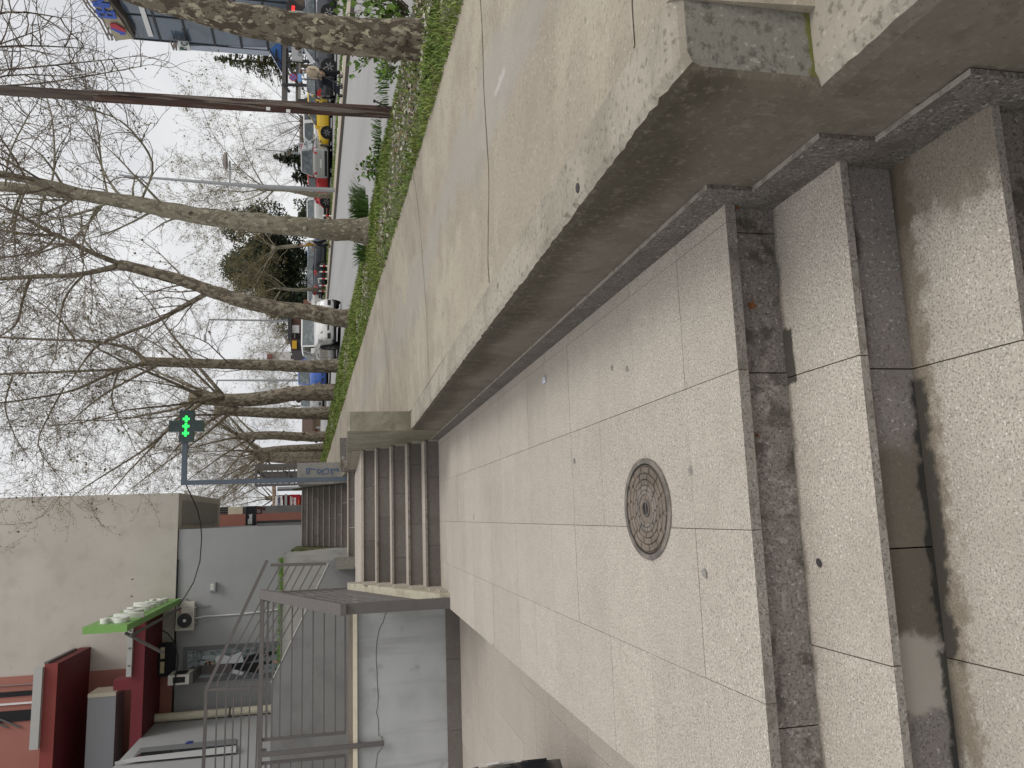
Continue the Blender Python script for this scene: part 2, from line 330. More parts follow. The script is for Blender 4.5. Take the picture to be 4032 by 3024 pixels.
# near flight: three risers below the landing (the landing edge is the top nosing)
nf = thing('granite_steps', 'wide shallow granite steps in the foreground up to the landing, stained dark along the risers', 'stairs', (0, 1.42, -.67))
def nriser(y, zt, h, xj, m_):
    r_ = MB(); xs_ = [XL-1.2] + xj + [XW]
    for a, c in zip(xs_, xs_[1:]):
        r_.cv = .5+rnd.uniform(-.5, .5); r_.box(a+.0018, c-.0018, y, y+.028, zt-h-.01, zt-.031)
    r_.build('riser', m_, nf)
nj = [[.355, .80], [.36], [.33]]
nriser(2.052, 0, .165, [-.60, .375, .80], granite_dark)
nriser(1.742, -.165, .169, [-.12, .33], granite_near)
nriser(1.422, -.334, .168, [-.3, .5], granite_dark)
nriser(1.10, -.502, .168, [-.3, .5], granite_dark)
for yb, ya, zt, xj in ((1.72, 2.057, -.165, [-.39, .36]), (1.40, 1.747, -.334, [-.385, .33]), (1.08, 1.427, -.502, [-.38, .3])):
    tb = MB(); xs_ = [XL-1.2] + xj + [XW]
    for a, c in zip(xs_, xs_[1:]):
        tb.cv = .5+rnd.uniform(-.5, .5); e = .0016
        q = [(yb, zt-.027), (yb+.004, zt-.031), (ya, zt-.031), (ya, zt), (yb+.005, zt), (yb, zt-.005)]
        slab(tb, q, a+e, c-a-2*e)
    tb.build('tread', [granite_step if zt > -.2 else granite_step2, granite_edge], nf)
b = MB(); b.box(XL-1.2, XW, -4, 1.10, -.75, -.672); b.box(XL-1.2, XW, 1.45, 2.05, -.75, -.54); tag(b.build('lower_paving', granite), kind='structure')
# fallen leaves on the first riser ledge are small dry things
# --- far flight one, single step, far flight two
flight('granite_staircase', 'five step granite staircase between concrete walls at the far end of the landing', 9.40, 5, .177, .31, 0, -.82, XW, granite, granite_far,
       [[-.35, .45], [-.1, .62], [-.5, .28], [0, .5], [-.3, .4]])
ZP = .885
b = MB()
for j in range(14):
    for i, (a, c) in enumerate(((-.98, -.37), (-.37, .25), (.25, XW))):
        b.cv = rnd.random(); b.box(a+.002, c-.002, 10.62+.477*j+(.002 if j else 0), 10.62+.477*(j+1)-.002, ZP-.032, ZP)
b.cv = .5; b.box(-8, -.985, 11.16, 17.29, ZP-.05, ZP-.01); b.box(-8, XW, 11.16, 17.3, -.7, ZP-.051); b.box(-.975, XW-.005, 10.7, 11.15, -.7, ZP-.006)
tag(b.build('upper_platform', granite), kind='structure')
flight('granite_step', 'single low granite step crossing the upper platform beyond the first staircase', 17.30, 1, .145, 4.0, ZP, -.84, 1.02, granite, granite_far, [[-.2, .4]], depth_last=4.0)
flight('upper_staircase', 'long dark granite staircase of eight steps beside the graffiti wall', 21.30, 8, .158, .31, 1.03, -.735, .885, granite, granite_far,
       [[-.2, .4], [-.4, .1, .6], [0], [-.3, .3]], depth_last=3.0)
# --- courtyard on the left, lower than the landing
ZC = -.415
b = MB()
for i in range(16):
    for j in range(24):
        x1 = XL-.006-.486*i; y1 = 10.9-.482*j; b.cv = .5+rnd.uniform(-.4, .4); b.box(x1-.4846, x1, y1-.4806, y1, ZC-.04, ZC+rnd.uniform(-.001, .001))
tag(b.build('courtyard_paving', mat('granite_court', (.45, .40, .345), .75, GR_L[:3] + [('noise', 1.1, 4, .45, .7, (.38, .335, .285), .6)], (140, .2, .003), attr=.06)), kind='structure')
b = MB(); b.box(-20, XL-.004, -4, 11.2, -.7, ZC-.041); b.box(XL-.004, XL, 2.03, 9.3, -.7, -.033); tag(b.build('courtyard_bed', plaster_dark), kind='structure')

# ================================================================ right retaining wall
def grid_patch(P, nx, ny):                             # bilinear patch helper, P(u,v)
    return [[P(i/nx, j/ny) for i in range(nx+1)] for j in range(ny+1)]
rw = thing('retaining_wall', 'low concrete retaining wall with stepped coping and damp dark face right of the landing', 'wall', (.98, 1.42, 0))
def rough_wall(mb, x0, x1, y0, y1, z0, z1, ny, nz, seed, rr=.012, rend=0):
    """concrete wall seen from its left side: slightly wavy face and worn, rounded arris"""
    rg = random.Random(seed); ys_ = [y0+(y1-y0)*i/ny for i in range(ny+1)]
    prof_ = [(0, z0)] + [(0, z0+(z1-rr*1.6-z0)*k/nz) for k in range(1, nz+1)] + [(rr*.5, z1-rr*.5), (rr*1.6, z1)] + [(x1-x0, z1)] + [(x1-x0, z0)]
    rows = []
    if rend: ys_ = [y0, y0+rend*.12, y0+rend*.45, y0+rend*1.0] + [y for y in ys_ if y > y0+rend*1.1]; ny = len(ys_)-1
    for i, y in enumerate(ys_):
        ins = (rend, rend*.55, rend*.16, 0)[i] if rend and i < 4 else 0
        base = len(mb.v); rows.append(base); ed = rg.gauss(0, .0022); chip = .012 if rg.random() < .03 else 0
        for k, (dx, z) in enumerate(prof_):
            ex = (rg.gauss(0, .0008) if k <= nz else 0) + (chip if k in (nz, nz+1) else 0); ez = (ed - chip*.7) if k in (nz, nz+1) else (ed*.4 if k == nz+2 else 0)
            mb.v.append((x0+dx+ex+(ins if dx < .1 else 0), y, z+ez-(ins if k > nz-1 else 0)))
    n = len(prof_)
    for i in range(ny):
        for k in range(n-1):
            a = rows[i]+k; c = rows[i+1]+k
            mb.cur = 1 if k >= nz+1 and k < n-2 else 0
            mb.face((a, c, c+1, a+1))
    mb.cur = 2 if rend else 0
    mb.face(tuple(rows[0]+k for k in range(n))); mb.cur = 0; mb.face(tuple(rows[-1]+k for k in range(n-1, -1, -1)))
w_ = MB(); rough_wall(w_, .889, 1.078, 1.425, 8.239, -.8, .42, 220, 5, 3, .02, .035)
w_.build('wall_body', [conc_wall, conc_top, conc_front], rw)
w_ = MB(); rough_wall(w_, .891, 1.092, -3.0, 1.440, -.9, .084, 160, 4, 5, .028); w_.build('lower_wall', [conc_wall, conc_top], rw)
sk = MB()
zz = [(9.25, .105), (1.925, .115), (1.925, -.035), (1.60, -.035), (1.60, -.19), (1.29, -.19), (1.29, -.355), (.97, -.355), (.97, -.52), (-1, -.52)]
def stepped_plate(mb, zz, zb, x0, x1):
    """upright plate in a Y-Z plane with a stepped top, made of butted boxes"""
    for (ya, za), (yb, zb_) in zip(zz, zz[1:]):
        if abs(ya-yb) > 1e-6: mb.box(x0, x1, min(ya, yb), max(ya, yb), zb, za)
stepped_plate(sk, zz, -.75, .8765, .8886)
sk.build('skirting', mat('granite_skirting', (.155, .14, .125), .7, [('noise', 120, 2, .5, .62, (.06, .052, .046), .85), ('noise', 90, 2, .58, .70, (.40, .37, .33), .8), ('noise', 3, 4, .45, .7, (.1, .085, .07), .6), ('noise', 14, 5, .5, .65, (.09, .075, .06), .6)], (140, .3, .003)), rw)
sl = MB()                                                # pale worn top edge of the skirting
for (ya, za), (yb, zb_) in zip(zz, zz[1:]):
    if abs(ya-yb) > 1e-6: sl.box(.8758, .8884, min(ya, yb)+.001, max(ya, yb)-.001, za+.0005, za+.003)
sl.build('skirting_edge', mat('skirting_edge', (.36, .33, .28), .8, [('noise', 20, 4, .45, .65, (.2, .18, .15), .8)]), rw)
# end pier of the wall
pr = thing('concrete_pier', 'high blocky concrete wall end stepping up beside the far staircase', 'wall', (.98, 8.24, .4))
w_ = MB()
pts = [(8.24, -.3), (8.24, 1.045), (8.27, 1.07), (14.7, 1.062), (14.7, -.3)]
w_.prism([(.885, y, z) for y, z in pts], (.2, 0, 0)); w_.build('pier_body', mat('concrete_pier', (.26, .245, .19), .85, [('noise', 4, 5, .42, .62, (.17, .155, .11), .8), ('noise', 30, 4, .55, .72, (.40, .38, .31), .4), ('band', 'Z', .62, .40, .25, 6, (.13, .12, .08), .6), ('noise', 8, 4, .55, .7, (.13, .115, .08), .6, (1, .2, 1))], (50, .5, .006)), pr)
sk = MB()
zz2 = [(9.25, .12), (9.40, .12)] + sum([[(9.40+.31*k, .12+.177*(k+1)), (9.40+.31*(k+1), .12+.177*(k+1))] for k in range(4)], []) + [(10.64, 1.0), (14.6, 1.0)]
zz2b = []
for q in zz2: zz2b.append(q)
for (ya, za), (yb, zb_) in zip(zz2b, zz2b[1:]):
    if yb-ya > .01: sk.box(.872, .8845, ya, yb, -.1, za)
sk.build('stepped_skirting', mat('granite_skirting_pale', (.30, .275, .22), .75, [('noise', 60, 3, .5, .68, (.17, .15, .12), .7), ('noise', 4, 4, .45, .7, (.2, .18, .13), .6)]), pr)
# broken second block and graffiti wall further up
bb = thing('broken_block', 'small crumbling concrete block past the pier, on the pavement edge', 'block', (1.3, 16.2, ZP))
P0 = at(1338, 1724, Y=16.2); P1 = at(1365, 1812, Y=16.2)
w_ = MB(); w_.prism([(P1.x, 16.2, .7), (P0.x, 16.2, .7), (P0.x, 16.2, P0.z), (P0.x-.1, 16.2, P0.z+.004), (P1.x+.05, 16.2, P0.z-.006), (P1.x, 16.2, P0.z-.02)], (0, 1.0, 0)); w_.build('block_body', mat('old_block', (.16, .145, .135), .9, [('noise', 30, 4, .45, .65, (.08, .07, .065), .8), ('noise', 9, 3, .6, .66, (.42, .40, .36), .6)], (40, .6, .01)), bb)
P2 = at(1338, 1812, Y=16.15); P3 = at(1365, 1853, Y=16.15)
w_ = MB(); w_.prism([(P3.x, 16.18, .7), (P2.x, 16.18, .7), (P2.x, 16.18, P2.z-.02), (P2.x-.08, 16.18, P2.z), (P3.x, 16.18, P2.z-.03)], (0, .6, 0)); w_.build('rubble_end', mat('old_block2', (.12, .10, .085), .9, [('noise', 12, 4, .5, .6, (.4, .37, .33), .7)], (40, .6, .01)), bb)
YG = 21.28
ga, gb = at(1170, 1823, Y=YG), at(1345, 1878, Y=YG)
gw = thing('graffiti_wall', 'grey board marked concrete wall end with blue graffiti at the top of the pavement', 'wall', (ga.x, YG, 1.0))
w_ = MB(); w_.box(.90, ga.x, YG, YG+4.2, .9, ga.z); 
w_.build('wall_body', mat('concrete_boarded', (.30, .29, .27), .85, [('noise', 3, 4, .42, .65, (.23, .22, .2), .7, (1, 1, 3)), ('noise', 25, 4, .55, .7, (.38, .37, .35), .4)], (40, .4, .006)), gw)
# sloping stair wall of the upper staircase (right side)
w_ = MB(); w_.prism([(.886, 21.0, .9), (.886, 21.0, 1.25), (.886, 23.9, 2.62), (.886, 25.3, 2.62), (.886, 25.3, .9)], (.0139, 0, 0)); w_.build('stair_side', conc_wall, gw)
inkm = mat('graffiti_ink', (.10, .17, .33), .7)
def stroke(mb, pts, r_, yy):
    mb.tube([at(1080+.18083*x, 1700+.18083*y, Y=yy) for x, y in pts], r_, 5)
gi = MB(); yy = YG-.004
stroke(gi, [(700, 800), (740, 800), (900, 815)], .013, yy); stroke(gi, [(700, 800), (695, 905), (745, 915), (755, 800)], .013, yy)
stroke(gi, [(1000, 820), (950, 820), (930, 870), (965, 920), (1010, 870), (985, 815)], .013, yy)
stroke(gi, [(1075, 810), (1040, 860), (1050, 920), (1165, 910), (1175, 800), (1130, 800), (1110, 825), (1085, 810), (1030, 850), (1010, 870)], .013, yy)
stroke(gi, [(1225, 830), (1320, 820), (1405, 835)], .016, yy); stroke(gi, [(1225, 800), (1245, 915), (1270, 915)], .016, yy); stroke(gi, [(1370, 795), (1380, 860)], .016, yy)
gi.build('graffiti', inkm, gw)

# ================================================================ sidewalk, verge, road, far pavement, car park
def z_in(y):                                            # sidewalk level along the wall
    p = .27+gy(y)
    if y < 8: return .418 if y > 1.41 else .088
    return min(p, .421+(y-8)*.082)
def side_z(x, y):
    t = min(1, max(0, (x-1.075)/(2.9-1.075))); a, c = z_in(y), .27+gy(y)
    if y < 1.41 and x < 1.095: return .0835
    return a + (c-a)*t + .006*math.sin(y*.9+x*2) - .02*math.sin(math.pi*t)
s = MB(); ys_ = sorted([-3+.25*k for k in range(70)]+[1.40, 1.424]) + [14.5+1.0*k for k in range(135)]; xs_ = [1.0783] + [1.0785+ (2.9-1.0785)*k/12 for k in range(13)]
joints = [1.65, 3.62, 6.3, 9.6]
base = len(s.v)
for y in ys_:
    for x in xs_:
        xx = x
        if x == xs_[-1]: xx = x + .03*math.sin(y*1.7)+.02*math.sin(y*5.1+1)
        s.v.append((xx, y, side_z(x, y) - (.9 if x == xs_[0] else 0)))
nx = len(xs_)
for j in range(len(ys_)-1):
    for i in range(nx-1): a = j*nx+i; s.face((a, a+1, a+nx+1, a+nx))
tag(s.build('sidewalk', pave), kind='structure')
jm = MB()
rj = random.Random(11)
for jy in joints:                                       # expansion joints: thin dark strips of filler
    pts = [(1.10+ (2.86-1.10)*k/14, jy + rj.gauss(0, .006) + (.02*math.sin(k)) ) for k in range(15)]
    for (xa, ya), (xb, yb) in zip(pts, pts[1:]):
        jm.poly([(xa, ya-.007, side_z(xa, ya)+.004), (xb, yb-.007, side_z(xb, yb)+.004), (xb, yb+.007, side_z(xb, yb)+.004), (xa, ya+.007, side_z(xa, ya)+.004)])
tag(jm.build('sidewalk_joints', mat('joint_filler', (.22, .19, .15), .9, [('noise', 6, 4, .45, .6, (.38, .335, .27), .9)])), kind='structure')
def strip(name, x0, x1, nx_, m_, z_off=0, ya=-4, yb=150, zf=None, amp=0, seed=1):
    s = MB(); rg = random.Random(seed); ys_ = [ya+.4*k for k in range(int((34-ya)/.4))]; 
    while ys_[-1] < yb: ys_.append(ys_[-1]+2.0)
    xs_ = [x0+(x1-x0)*k/nx_ for k in range(nx_+1)]
    for y in ys_:
        for i, x in enumerate(xs_):
            s.v.append((x, y, (zf(x, y) if zf else street(x, y)) + z_off + (rg.gauss(0, amp) if amp and 0 < i < nx_ else 0)))
    n = nx_+1
    for j in range(len(ys_)-1):
        for i in range(nx_): a = j*n+i; s.face((a, a+1, a+n+1, a+n))
    return tag(s.build(name, m_, smooth=True), kind='structure')
strip('verge', 2.84, 4.85, 18, soil, z_off=.0, amp=.012, seed=4, zf=lambda x, y: street(x, y) - (.03 if x < 2.9 else 0))
strip('road', 4.79, 17.02, 12, asphalt, yb=240)
XK = 17.0
kb = MB()
for k in range(160):
    y0 = 2+1.0*k; kb.cv = rnd.random(); zz0 = -.27+gy(y0); zz1 = -.27+gy(y0+1)
    kb.hexa([(XK, y0, zz0-.2), (XK+.16, y0, zz0-.2), (XK+.16, y0+.985, zz1-.2), (XK, y0+.985, zz1-.2), (XK, y0, zz0+.13), (XK+.16, y0, zz0+.13), (XK+.16, y0+.985, zz1+.13), (XK, y0+.985, zz1+.13)])
tag(kb.build('kerb', kerb_st), kind='structure')
paving_far = mat('pavement_far', (.42, .37, .29), .85, [('noise', 2, 4, .4, .7, (.34, .3, .24), .7)])
strip('far_pavement', XK+.16, 18.9, 3, paving_far, zf=lambda x, y: -.145+gy(y), ya=2)
strip('far_grass_strip', 18.9, 20.0, 2, mat('lawn', (.10, .15, .03), .9, [('noise', 3, 4, .4, .6, (.14, .17, .05), .7)], (40, .8, .03)), zf=lambda x, y: -.12+gy(y), ya=2)
strip('car_park', 20.0, 140, 8, asphalt, zf=lambda x, y: -.15+gy(y), ya=-20, yb=260)
b = MB(); b.poly([(-90, 30, 2.2), (1.0, 30, 2.2), (1.0, 260, 5.5), (-90, 260, 5.5)]); b.poly([(1.0, 150, 3.95), (140, 260, 3.9), (140, 420, 4), (1.0, 420, 4)])
tag(b.build('far_ground', soil), kind='structure')
# far hills closing the view
# ================================================================ LEFT: courtyard wall, railings
cw = thing('courtyard_wall', 'pale grey stained courtyard wall with a long crack, cream ledge and granite plinth', 'wall', (-4, 10.9, ZC))
b = MB(); b.box(-9, -.985, 10.9, 11.15, ZC, .935); b.build('wall_body', plaster_stained, cw)
b = MB(); b.box(-9, -.93, 10.86, 11.1, .936, .992); b.build('ledge', cream, cw)
b = MB(); b.box(-9, -.93, 10.93, 11.12, .993, 1.05); b.build('granite_curb', mat('curb_brown', (.22, .19, .16), .8, [('noise', 90, 3, .5, .7, (.13, .11, .1), .8)]), cw)
b = MB()
for k in range(9): b.box(-1.0-.9*(k+1)+.004, -1.0-.9*k, 10.878, 10.899, ZC, ZC+.19)
b.build('plinth', granite_far, cw)
ck = MB(); pts = [(1280, 395), (1240, 440), (1225, 500), (1195, 550), (1180, 620), (1170, 700), (1168, 800), (1175, 900), (1178, 1000), (1185, 1100), (1180, 1170), (1170, 1215), (1185, 1270), (1190, 1400), (1215, 1410), (1215, 1500), (1180, 1540), (1165, 1657)]
Pc = [at(900+.4973*x, 2200+.4973*y, Y=10.8985) for x, y in pts]
ck.tube([p for p in Pc], .0035, 4); ck.build('crack', mat('crack_dark', (.06, .055, .05), .95), cw)
# stair side wall (left) with stepped skirting
sw = thing('stair_side_wall', 'cream weathered side wall of the far staircase with stepped granite trim, under the grey railing', 'wall', (-.92, 8.66, 0))
b = MB(); b.prism([(-.985, 8.66, -.3), (-.985, 8.66, .10), (-.985, 8.9, .19), (-.985, 10.86, 1.06), (-.985, 10.89, 1.06), (-.985, 10.89, -.3)], (.15, 0, 0)); b.build('wall_body', cream_side, sw)
b = MB()
for k in range(6):
    ya = 9.06+.31*k; za = .07+.177*k
    b.box(-.834, -.815, ya, min(ya+.31, 10.62), za-.22, za+.10)
b.box(-.834, -.815, 8.78, 9.06, -.05, .085)
b.build('stepped_trim', granite, sw)
# railing beside the stairs and along the court wall
rl = thing('stair_railing', 'grey painted steel railing climbing beside the far staircase, with a flat handrail and sloping bars', 'railing', (-.93, 8.63, 0))
b = MB()
b.box(-.985, -.875, 8.60, 8.66, .0, 1.13); b.build('post', steel, rl)
b = MB(); b.hexa([(-.99, 8.56, 1.08), (-.87, 8.56, 1.08), (-.87, 10.95, 2.12), (-.99, 10.95, 2.12), (-.99, 8.56, 1.14), (-.87, 8.56, 1.14), (-.87, 10.95, 2.18), (-.99, 10.95, 2.18)]); b.build('handrail', steel, rl)
for k in range(7):
    b = MB(); zb = .14+.13*k; b.bar((-.93, 8.66, zb+.0), (-.93, 10.9, zb+1.0*.98), .02, .02 if k else .05); b.build('bar', steel, rl)
b = MB(); b.box(-.955, -.905, 10.9, 10.95, 1.07, 2.12); b.build('top_post', steel, rl)
wr = thing('wall_railing', 'grey steel railing with long horizontal bars standing on the courtyard wall', 'railing', (-3, 10.97, 1.05))
b = MB(); b.box(-9, -.99, 10.93, 11.0, 2.115, 2.165); b.build('handrail', steel, wr)
segs = [(-.99, -2.74), (-2.985, -5.0), (-5.2, -7.2)]
for (xa, xb) in segs:
    b = MB(); b.box(xa-.035, xa, 10.95, 10.985, 1.08, 2.114); b.box(xb, xb+.035, 10.95, 10.985, 1.08, 2.114); b.box(xb+.036, xa-.036, 10.95, 10.985, 1.075, 1.10); b.box(xb+.036, xa-.036, 10.95, 10.985, 2.055, 2.08); b.build('panel_frame', steel, wr)
    for z in (1.214, 1.357, 1.497, 1.63, 1.763, 1.903, 2.0):
        b = MB(); b.box(xb+.036, xa-.036, 10.958, 10.976, z-.009, z+.009); b.build('bar', steel, wr)
for xp in (-2.865, -5.1):
    b = MB(); b.box(xp-.03, xp+.03, 10.83, 10.857, .60, 2.114); b.box(xp-.03, xp+.03, 10.858, 11.0, 2.06, 2.114); b.build('post', steel, wr)
# second stair parapet climbing to the left behind
YS = 17.3
def S_(x, y, dy=0): return at(900+.4973*x, 2200+.4973*y, Y=YS+dy)
sp = thing('stair_parapet', 'dark grey roughcast parapet of a stair climbing left toward the shops', 'wall', (-2, YS, ZP))
q0 = at(1294, 2197, Y=YS); q1 = at(1069, 2687, Y=YS)
qe = Vector((-7.5, YS, q1.z+.05)); 
b = MB(); b.prism([(q0.x, YS, ZP-.1), (q0.x, YS, q0.z-.1), (q0.x-.12, YS, q0.z), (q1.x, YS, q1.z), (-7.5, YS, q1.z+.02), (-7.5, YS, ZP-.1)], (0, .16, 0)); b.build('wall_body', plaster_dark, sp)
b = MB(); d_ = (q1-q0); b.prism([(q0.x-.12, YS-.012, q0.z+.001), (q1.x, YS-.012, q1.z+.001), (q1.x, YS-.012, q1.z+.02), (q0.x-.12, YS-.012, q0.z+.02)], (0, .185, 0)); b.build('coping', mat('coping_pale', (.5, .49, .46), .8), sp)
pb = MB(); e0, e1 = at(600+.5425*1335, 1500+.5425*1285, Y=YS-.3), at(600+.5425*1408, 1500+.5425*1366, Y=YS-.3)
e0 = at(1324, 2197, Y=YS-.3); e1 = at(1364, 2241, Y=YS-.3)
pb.box(e1.x, e0.x, YS-.3, YS-.02, ZP, e0.z); pb.build('end_block', conc_front, sp)
b = MB(); b.prism([(q0.x-.2, YS+.17, ZP-.1), (q0.x-.2, YS+.17, ZP+.1), (q1.x, YS+.17, q1.z-1.0), (-7.5, YS+.17, q1.z-.9), (-7.5, YS+.17, ZP-.1)], (0, 1.5, 0)); tag(b.build('side_steps', granite), kind='structure')
r2 = thing('sloping_railing', 'grey railing sloping up to the left, then level in front of the shops', 'railing', (-2, YS+.08, 2))
TR = [(1059, 2213), (813, 2713), (802, 3024)]
def RB(x, y): return at(x, y, Y=YS+.08)
def rail(mb, pts, t_): 
    for a, c in zip(pts, pts[1:]): mb.bar(RB(*a), RB(*c), t_, t_, up=(0, 1, 0))
b = MB(); rail(b, [(1052, 2206), (813, 2713), (800, 3040)], .06); b.build('handrail', steel, r2)
b = MB(); rail(b, [(1066, 2225), (1285, 2220)], .06); b.build('end_post', steel, r2)
b = MB(); rail(b, [(815, 2716), (1055, 2706)], .05); b.build('corner_post', steel, r2)
offs = [42, 78, 108, 140, 172, 205]
for i, o_ in enumerate(offs):
    b = MB(); xk = 1064+o_*.98
    rail(b, [(xk, 2223), (813+o_*1.0+3, 2680), (813+o_+0, 2712)] if i < 5 else [(1268, 2222), (1040, 2640), (1019, 2708)], .026)
    rail(b, [(813+o_, 2718), (806+o_*.98, 3040)], .026); b.build('bar', steel, r2)
# planter retaining wall with grass in front of the shop wall
YP = 21.3
p_ = at(1112, 2300, Y=YP).z
pw = thing('planter_wall', 'light concrete planter wall with curved end beside the upper staircase', 'wall', (-2.4, YP, ZP))
b = MB(); xr = -.75
arc = [(xr, YP, 1.0), (xr, YP, 1.35)] + [tuple(at(x, y, Y=YP)) for x, y in ((1290, 2160), (1240, 2165), (1190, 2172), (1160, 2172), (1130, 2178), (1116, 2190))] + [(-8, YP, p_), (-8, YP, 1.0)]
b.prism(arc, (0, .2, 0)); b.build('wall_body', mat('concrete_pale', (.40, .39, .36), .9, [('noise', 2, 5, .42, .65, (.33, .32, .29), .7), ('noise', 7, 5, .55, .7, (.22, .21, .19), .5, (1, 1, .2)), ('band', 'Z', p_-.15, p_, .2, 4, (.24, .23, .2), .6)], (50, .3, .005)), pw)
b = MB(); b.poly([(-8, YP+.2, p_-.03), (-.95, YP+.2, p_-.1), (-.95, 24.2, p_-.05), (-8, 24.2, p_)]); b.box(-.95, -.752, YP+.2, 24.3, .9, 2.45); tag(b.build('planter_soil', soil), kind='structure')
# ================================================================ shop building with grey wall, beige upper storey
YB = 24.2
def B(x, y, Y=YB): return at(x, y, Y=Y)
sh = thing('shop_building', 'beige and grey two storey shop building with blank upper wall overhanging on the right', 'building', (-4, YB, 2.4))
g0 = B(706, 2085); gx = g0.x
zg = B(704, 2100).z; zt = 14.0
b = MB(); b.box(-8.5, gx, YB, YB+9, 1.0, zg); b.build('lower_wall', plaster, sh)
bx = B(711, 1941).x
b = MB(); ztop = 14.5
b.box(-5.15, bx, YB-.06, YB+7.7, zg+.02, 22.0); b.build('upper_wall', beige, sh)
b = MB(); b.box(-8.5, -.99, YB-.065, YB-.001, zg-.02, zg+.019); b.build('joint_line', dark, sh)
# recess under the overhang
u0 = B(730, 2080); b = MB(); b.box(gx+.15, bx-.2, YB+.5, YB+6.8, zg-.03, zg+.018); b.build('soffit_panel', mat('soffit_grey', (.30, .285, .26), .9), sh)
# poster shop window
def quad_xy(mb, px, Y, t_=.05):
    mb.prism([at(x, y, Y=Y) for x, y in px], (0, t_, 0))
s3 = 500/1659
def D3(x, y, Y=YB): return at(600+s3*x, 2250+s3*y, Y=Y)
sw_ = thing('poster_window', 'shop window with a poster of a person in a white jacket, lettered Second Hand Shop', 'window', tuple(D3(1100, 1200)))
def rect3(x0, y0, x1, y1, Y): a = D3(x0, y1, Y); c = D3(x1, y0, Y); return a.x, c.x, c.z, a.z     # xmin,xmax,zmin,zmax
xa, xb, za, zb = rect3(455, 1040, 1650, 1420, YB)
xb = D3(490, 1040).x; xa = D3(490, 1400).x; zb = D3(455, 1200).z; za = 2.75
fr = MB(); f_ = .11
fr.box(xa-f_, xa, YB-.05, YB-.001, za, zb); fr.box(xb, xb+f_, YB-.05, YB-.001, za, zb); fr.box(xa-f_, xb+f_, YB-.05, YB-.001, zb+.001, zb+f_)
fr.build('frame', mat('frame_grey', (.16, .16, .165), .6), sw_)
ps = MB(); ps.box(xa+.001, xb-.001, YB-.02, YB-.001, za, zb-.001); ps.build('poster', mat('poster_street', (.16, .20, .205), .5, [('noise', 3, 2, .45, .55, (.36, .40, .41), .6, (3, 1, .4)), ('noise', 4, 1, .5, .56, (.05, .06, .065), .8, (2.4, 1, .5)), ('noise', 9, 1, .55, .6, (.45, .48, .48), .5, (1, 1, 3))]), sw_)
def fig(px, m_, nm, dy): 
    q = MB(); q.prism([D3(x, y, YB-.022-dy) for x, y in px], (0, -.004, 0)); return q.build(nm, m_, sw_)
sign_w = mat('poster_white', (.70, .71, .73), .6); blk = mat('poster_black', (.012, .012, .014), .6); skin = mat('poster_skin', (.50, .33, .25), .6)
stf = MB()                                                # pale street facades printed behind the figure
for (x0, y0, x1, y1) in ((500, 1070, 640, 1160), (660, 1090, 820, 1150), (640, 1165, 760, 1200), (580, 1290, 830, 1330), (600, 1360, 760, 1400), (980, 1350, 1180, 1390)):
    xa_, xb_, za_, zb_ = rect3(x0, y0, x1, y1, YB-.0215); stf.box(xa_, xb_, YB-.0235, YB-.021, za_, zb_)
stf.build('printed_facades', mat('poster_facade', (.38, .43, .44), .6), sw_)
fig([(910, 1085), (840, 1110), (822, 1140), (830, 1195), (880, 1225), (905, 1215), (990, 1230), (1195, 1185), (1160, 1045), (1010, 1110)], sign_w, 'printed_jacket', .001)
fig([(860, 1260), (1010, 1268), (1080, 1280), (1195, 1320), (1165, 1360), (1050, 1330), (880, 1310)], sign_w, 'printed_sleeve', .001)
fig([(910, 1222), (1190, 1185), (1195, 1120), (1380, 1060), (1600, 1035), (1650, 1060), (1400, 1130), (1220, 1200), (1560, 1165), (1570, 1200), (1380, 1230), (1400, 1330), (1250, 1310), (1100, 1285), (915, 1262)], blk, 'printed_trousers', .006)
fig([(685, 1205), (700, 1180), (740, 1165), (790, 1180), (835, 1225), (910, 1228), (910, 1255), (830, 1248), (780, 1272), (720, 1275), (685, 1240)], skin, 'printed_face', .008)
fig([(680, 1225), (690, 1190), (720, 1175), (715, 1270), (690, 1250)], mat('poster_hair', (.10, .06, .045), .7), 'printed_hair', .012)
for cy in (1190, 1222): fig([(732, cy-14), (750, cy-18), (768, cy-10), (768, cy+8), (750, cy+14), (734, cy+10)], blk, 'printed_sunglasses', .013)
fig([(1640, 1150), (1655, 1200), (1570, 1200), (1560, 1162)], skin, 'printed_foot', .007)
for i, tx in enumerate(('Second', 'Hand', 'Shop')):
    p = D3(552+46*i, 1165, YB-.03); text(tx, .135, blk, p, (1, 0, 0), (0, 0, 1), sw_, 'lettering', .002, 0, .95)
# wall lamp
wl = thing('wall_lamp', 'small box wall lamp on the plain grey wall', 'lamp', tuple(D3(800, 200)))
xa, xb, za, zb = rect3(745, 138, 835, 262, YB); b = MB(); b.box(xa, xb, YB-.05, YB-.0005, za, zb); b.build('housing', steel_lt, wl)
b = MB(); b.box(xa+.04, xb-.04, YB-.13, YB-.051, za+.05, zb-.04); b.build('diffuser', mat('lamp_diffuser', (.62, .61, .56), .4), wl)
b = MB(); b.box(xa, xb, YB-.15, YB-.051, za, za+.045); b.build('base_lip', steel_lt, wl)
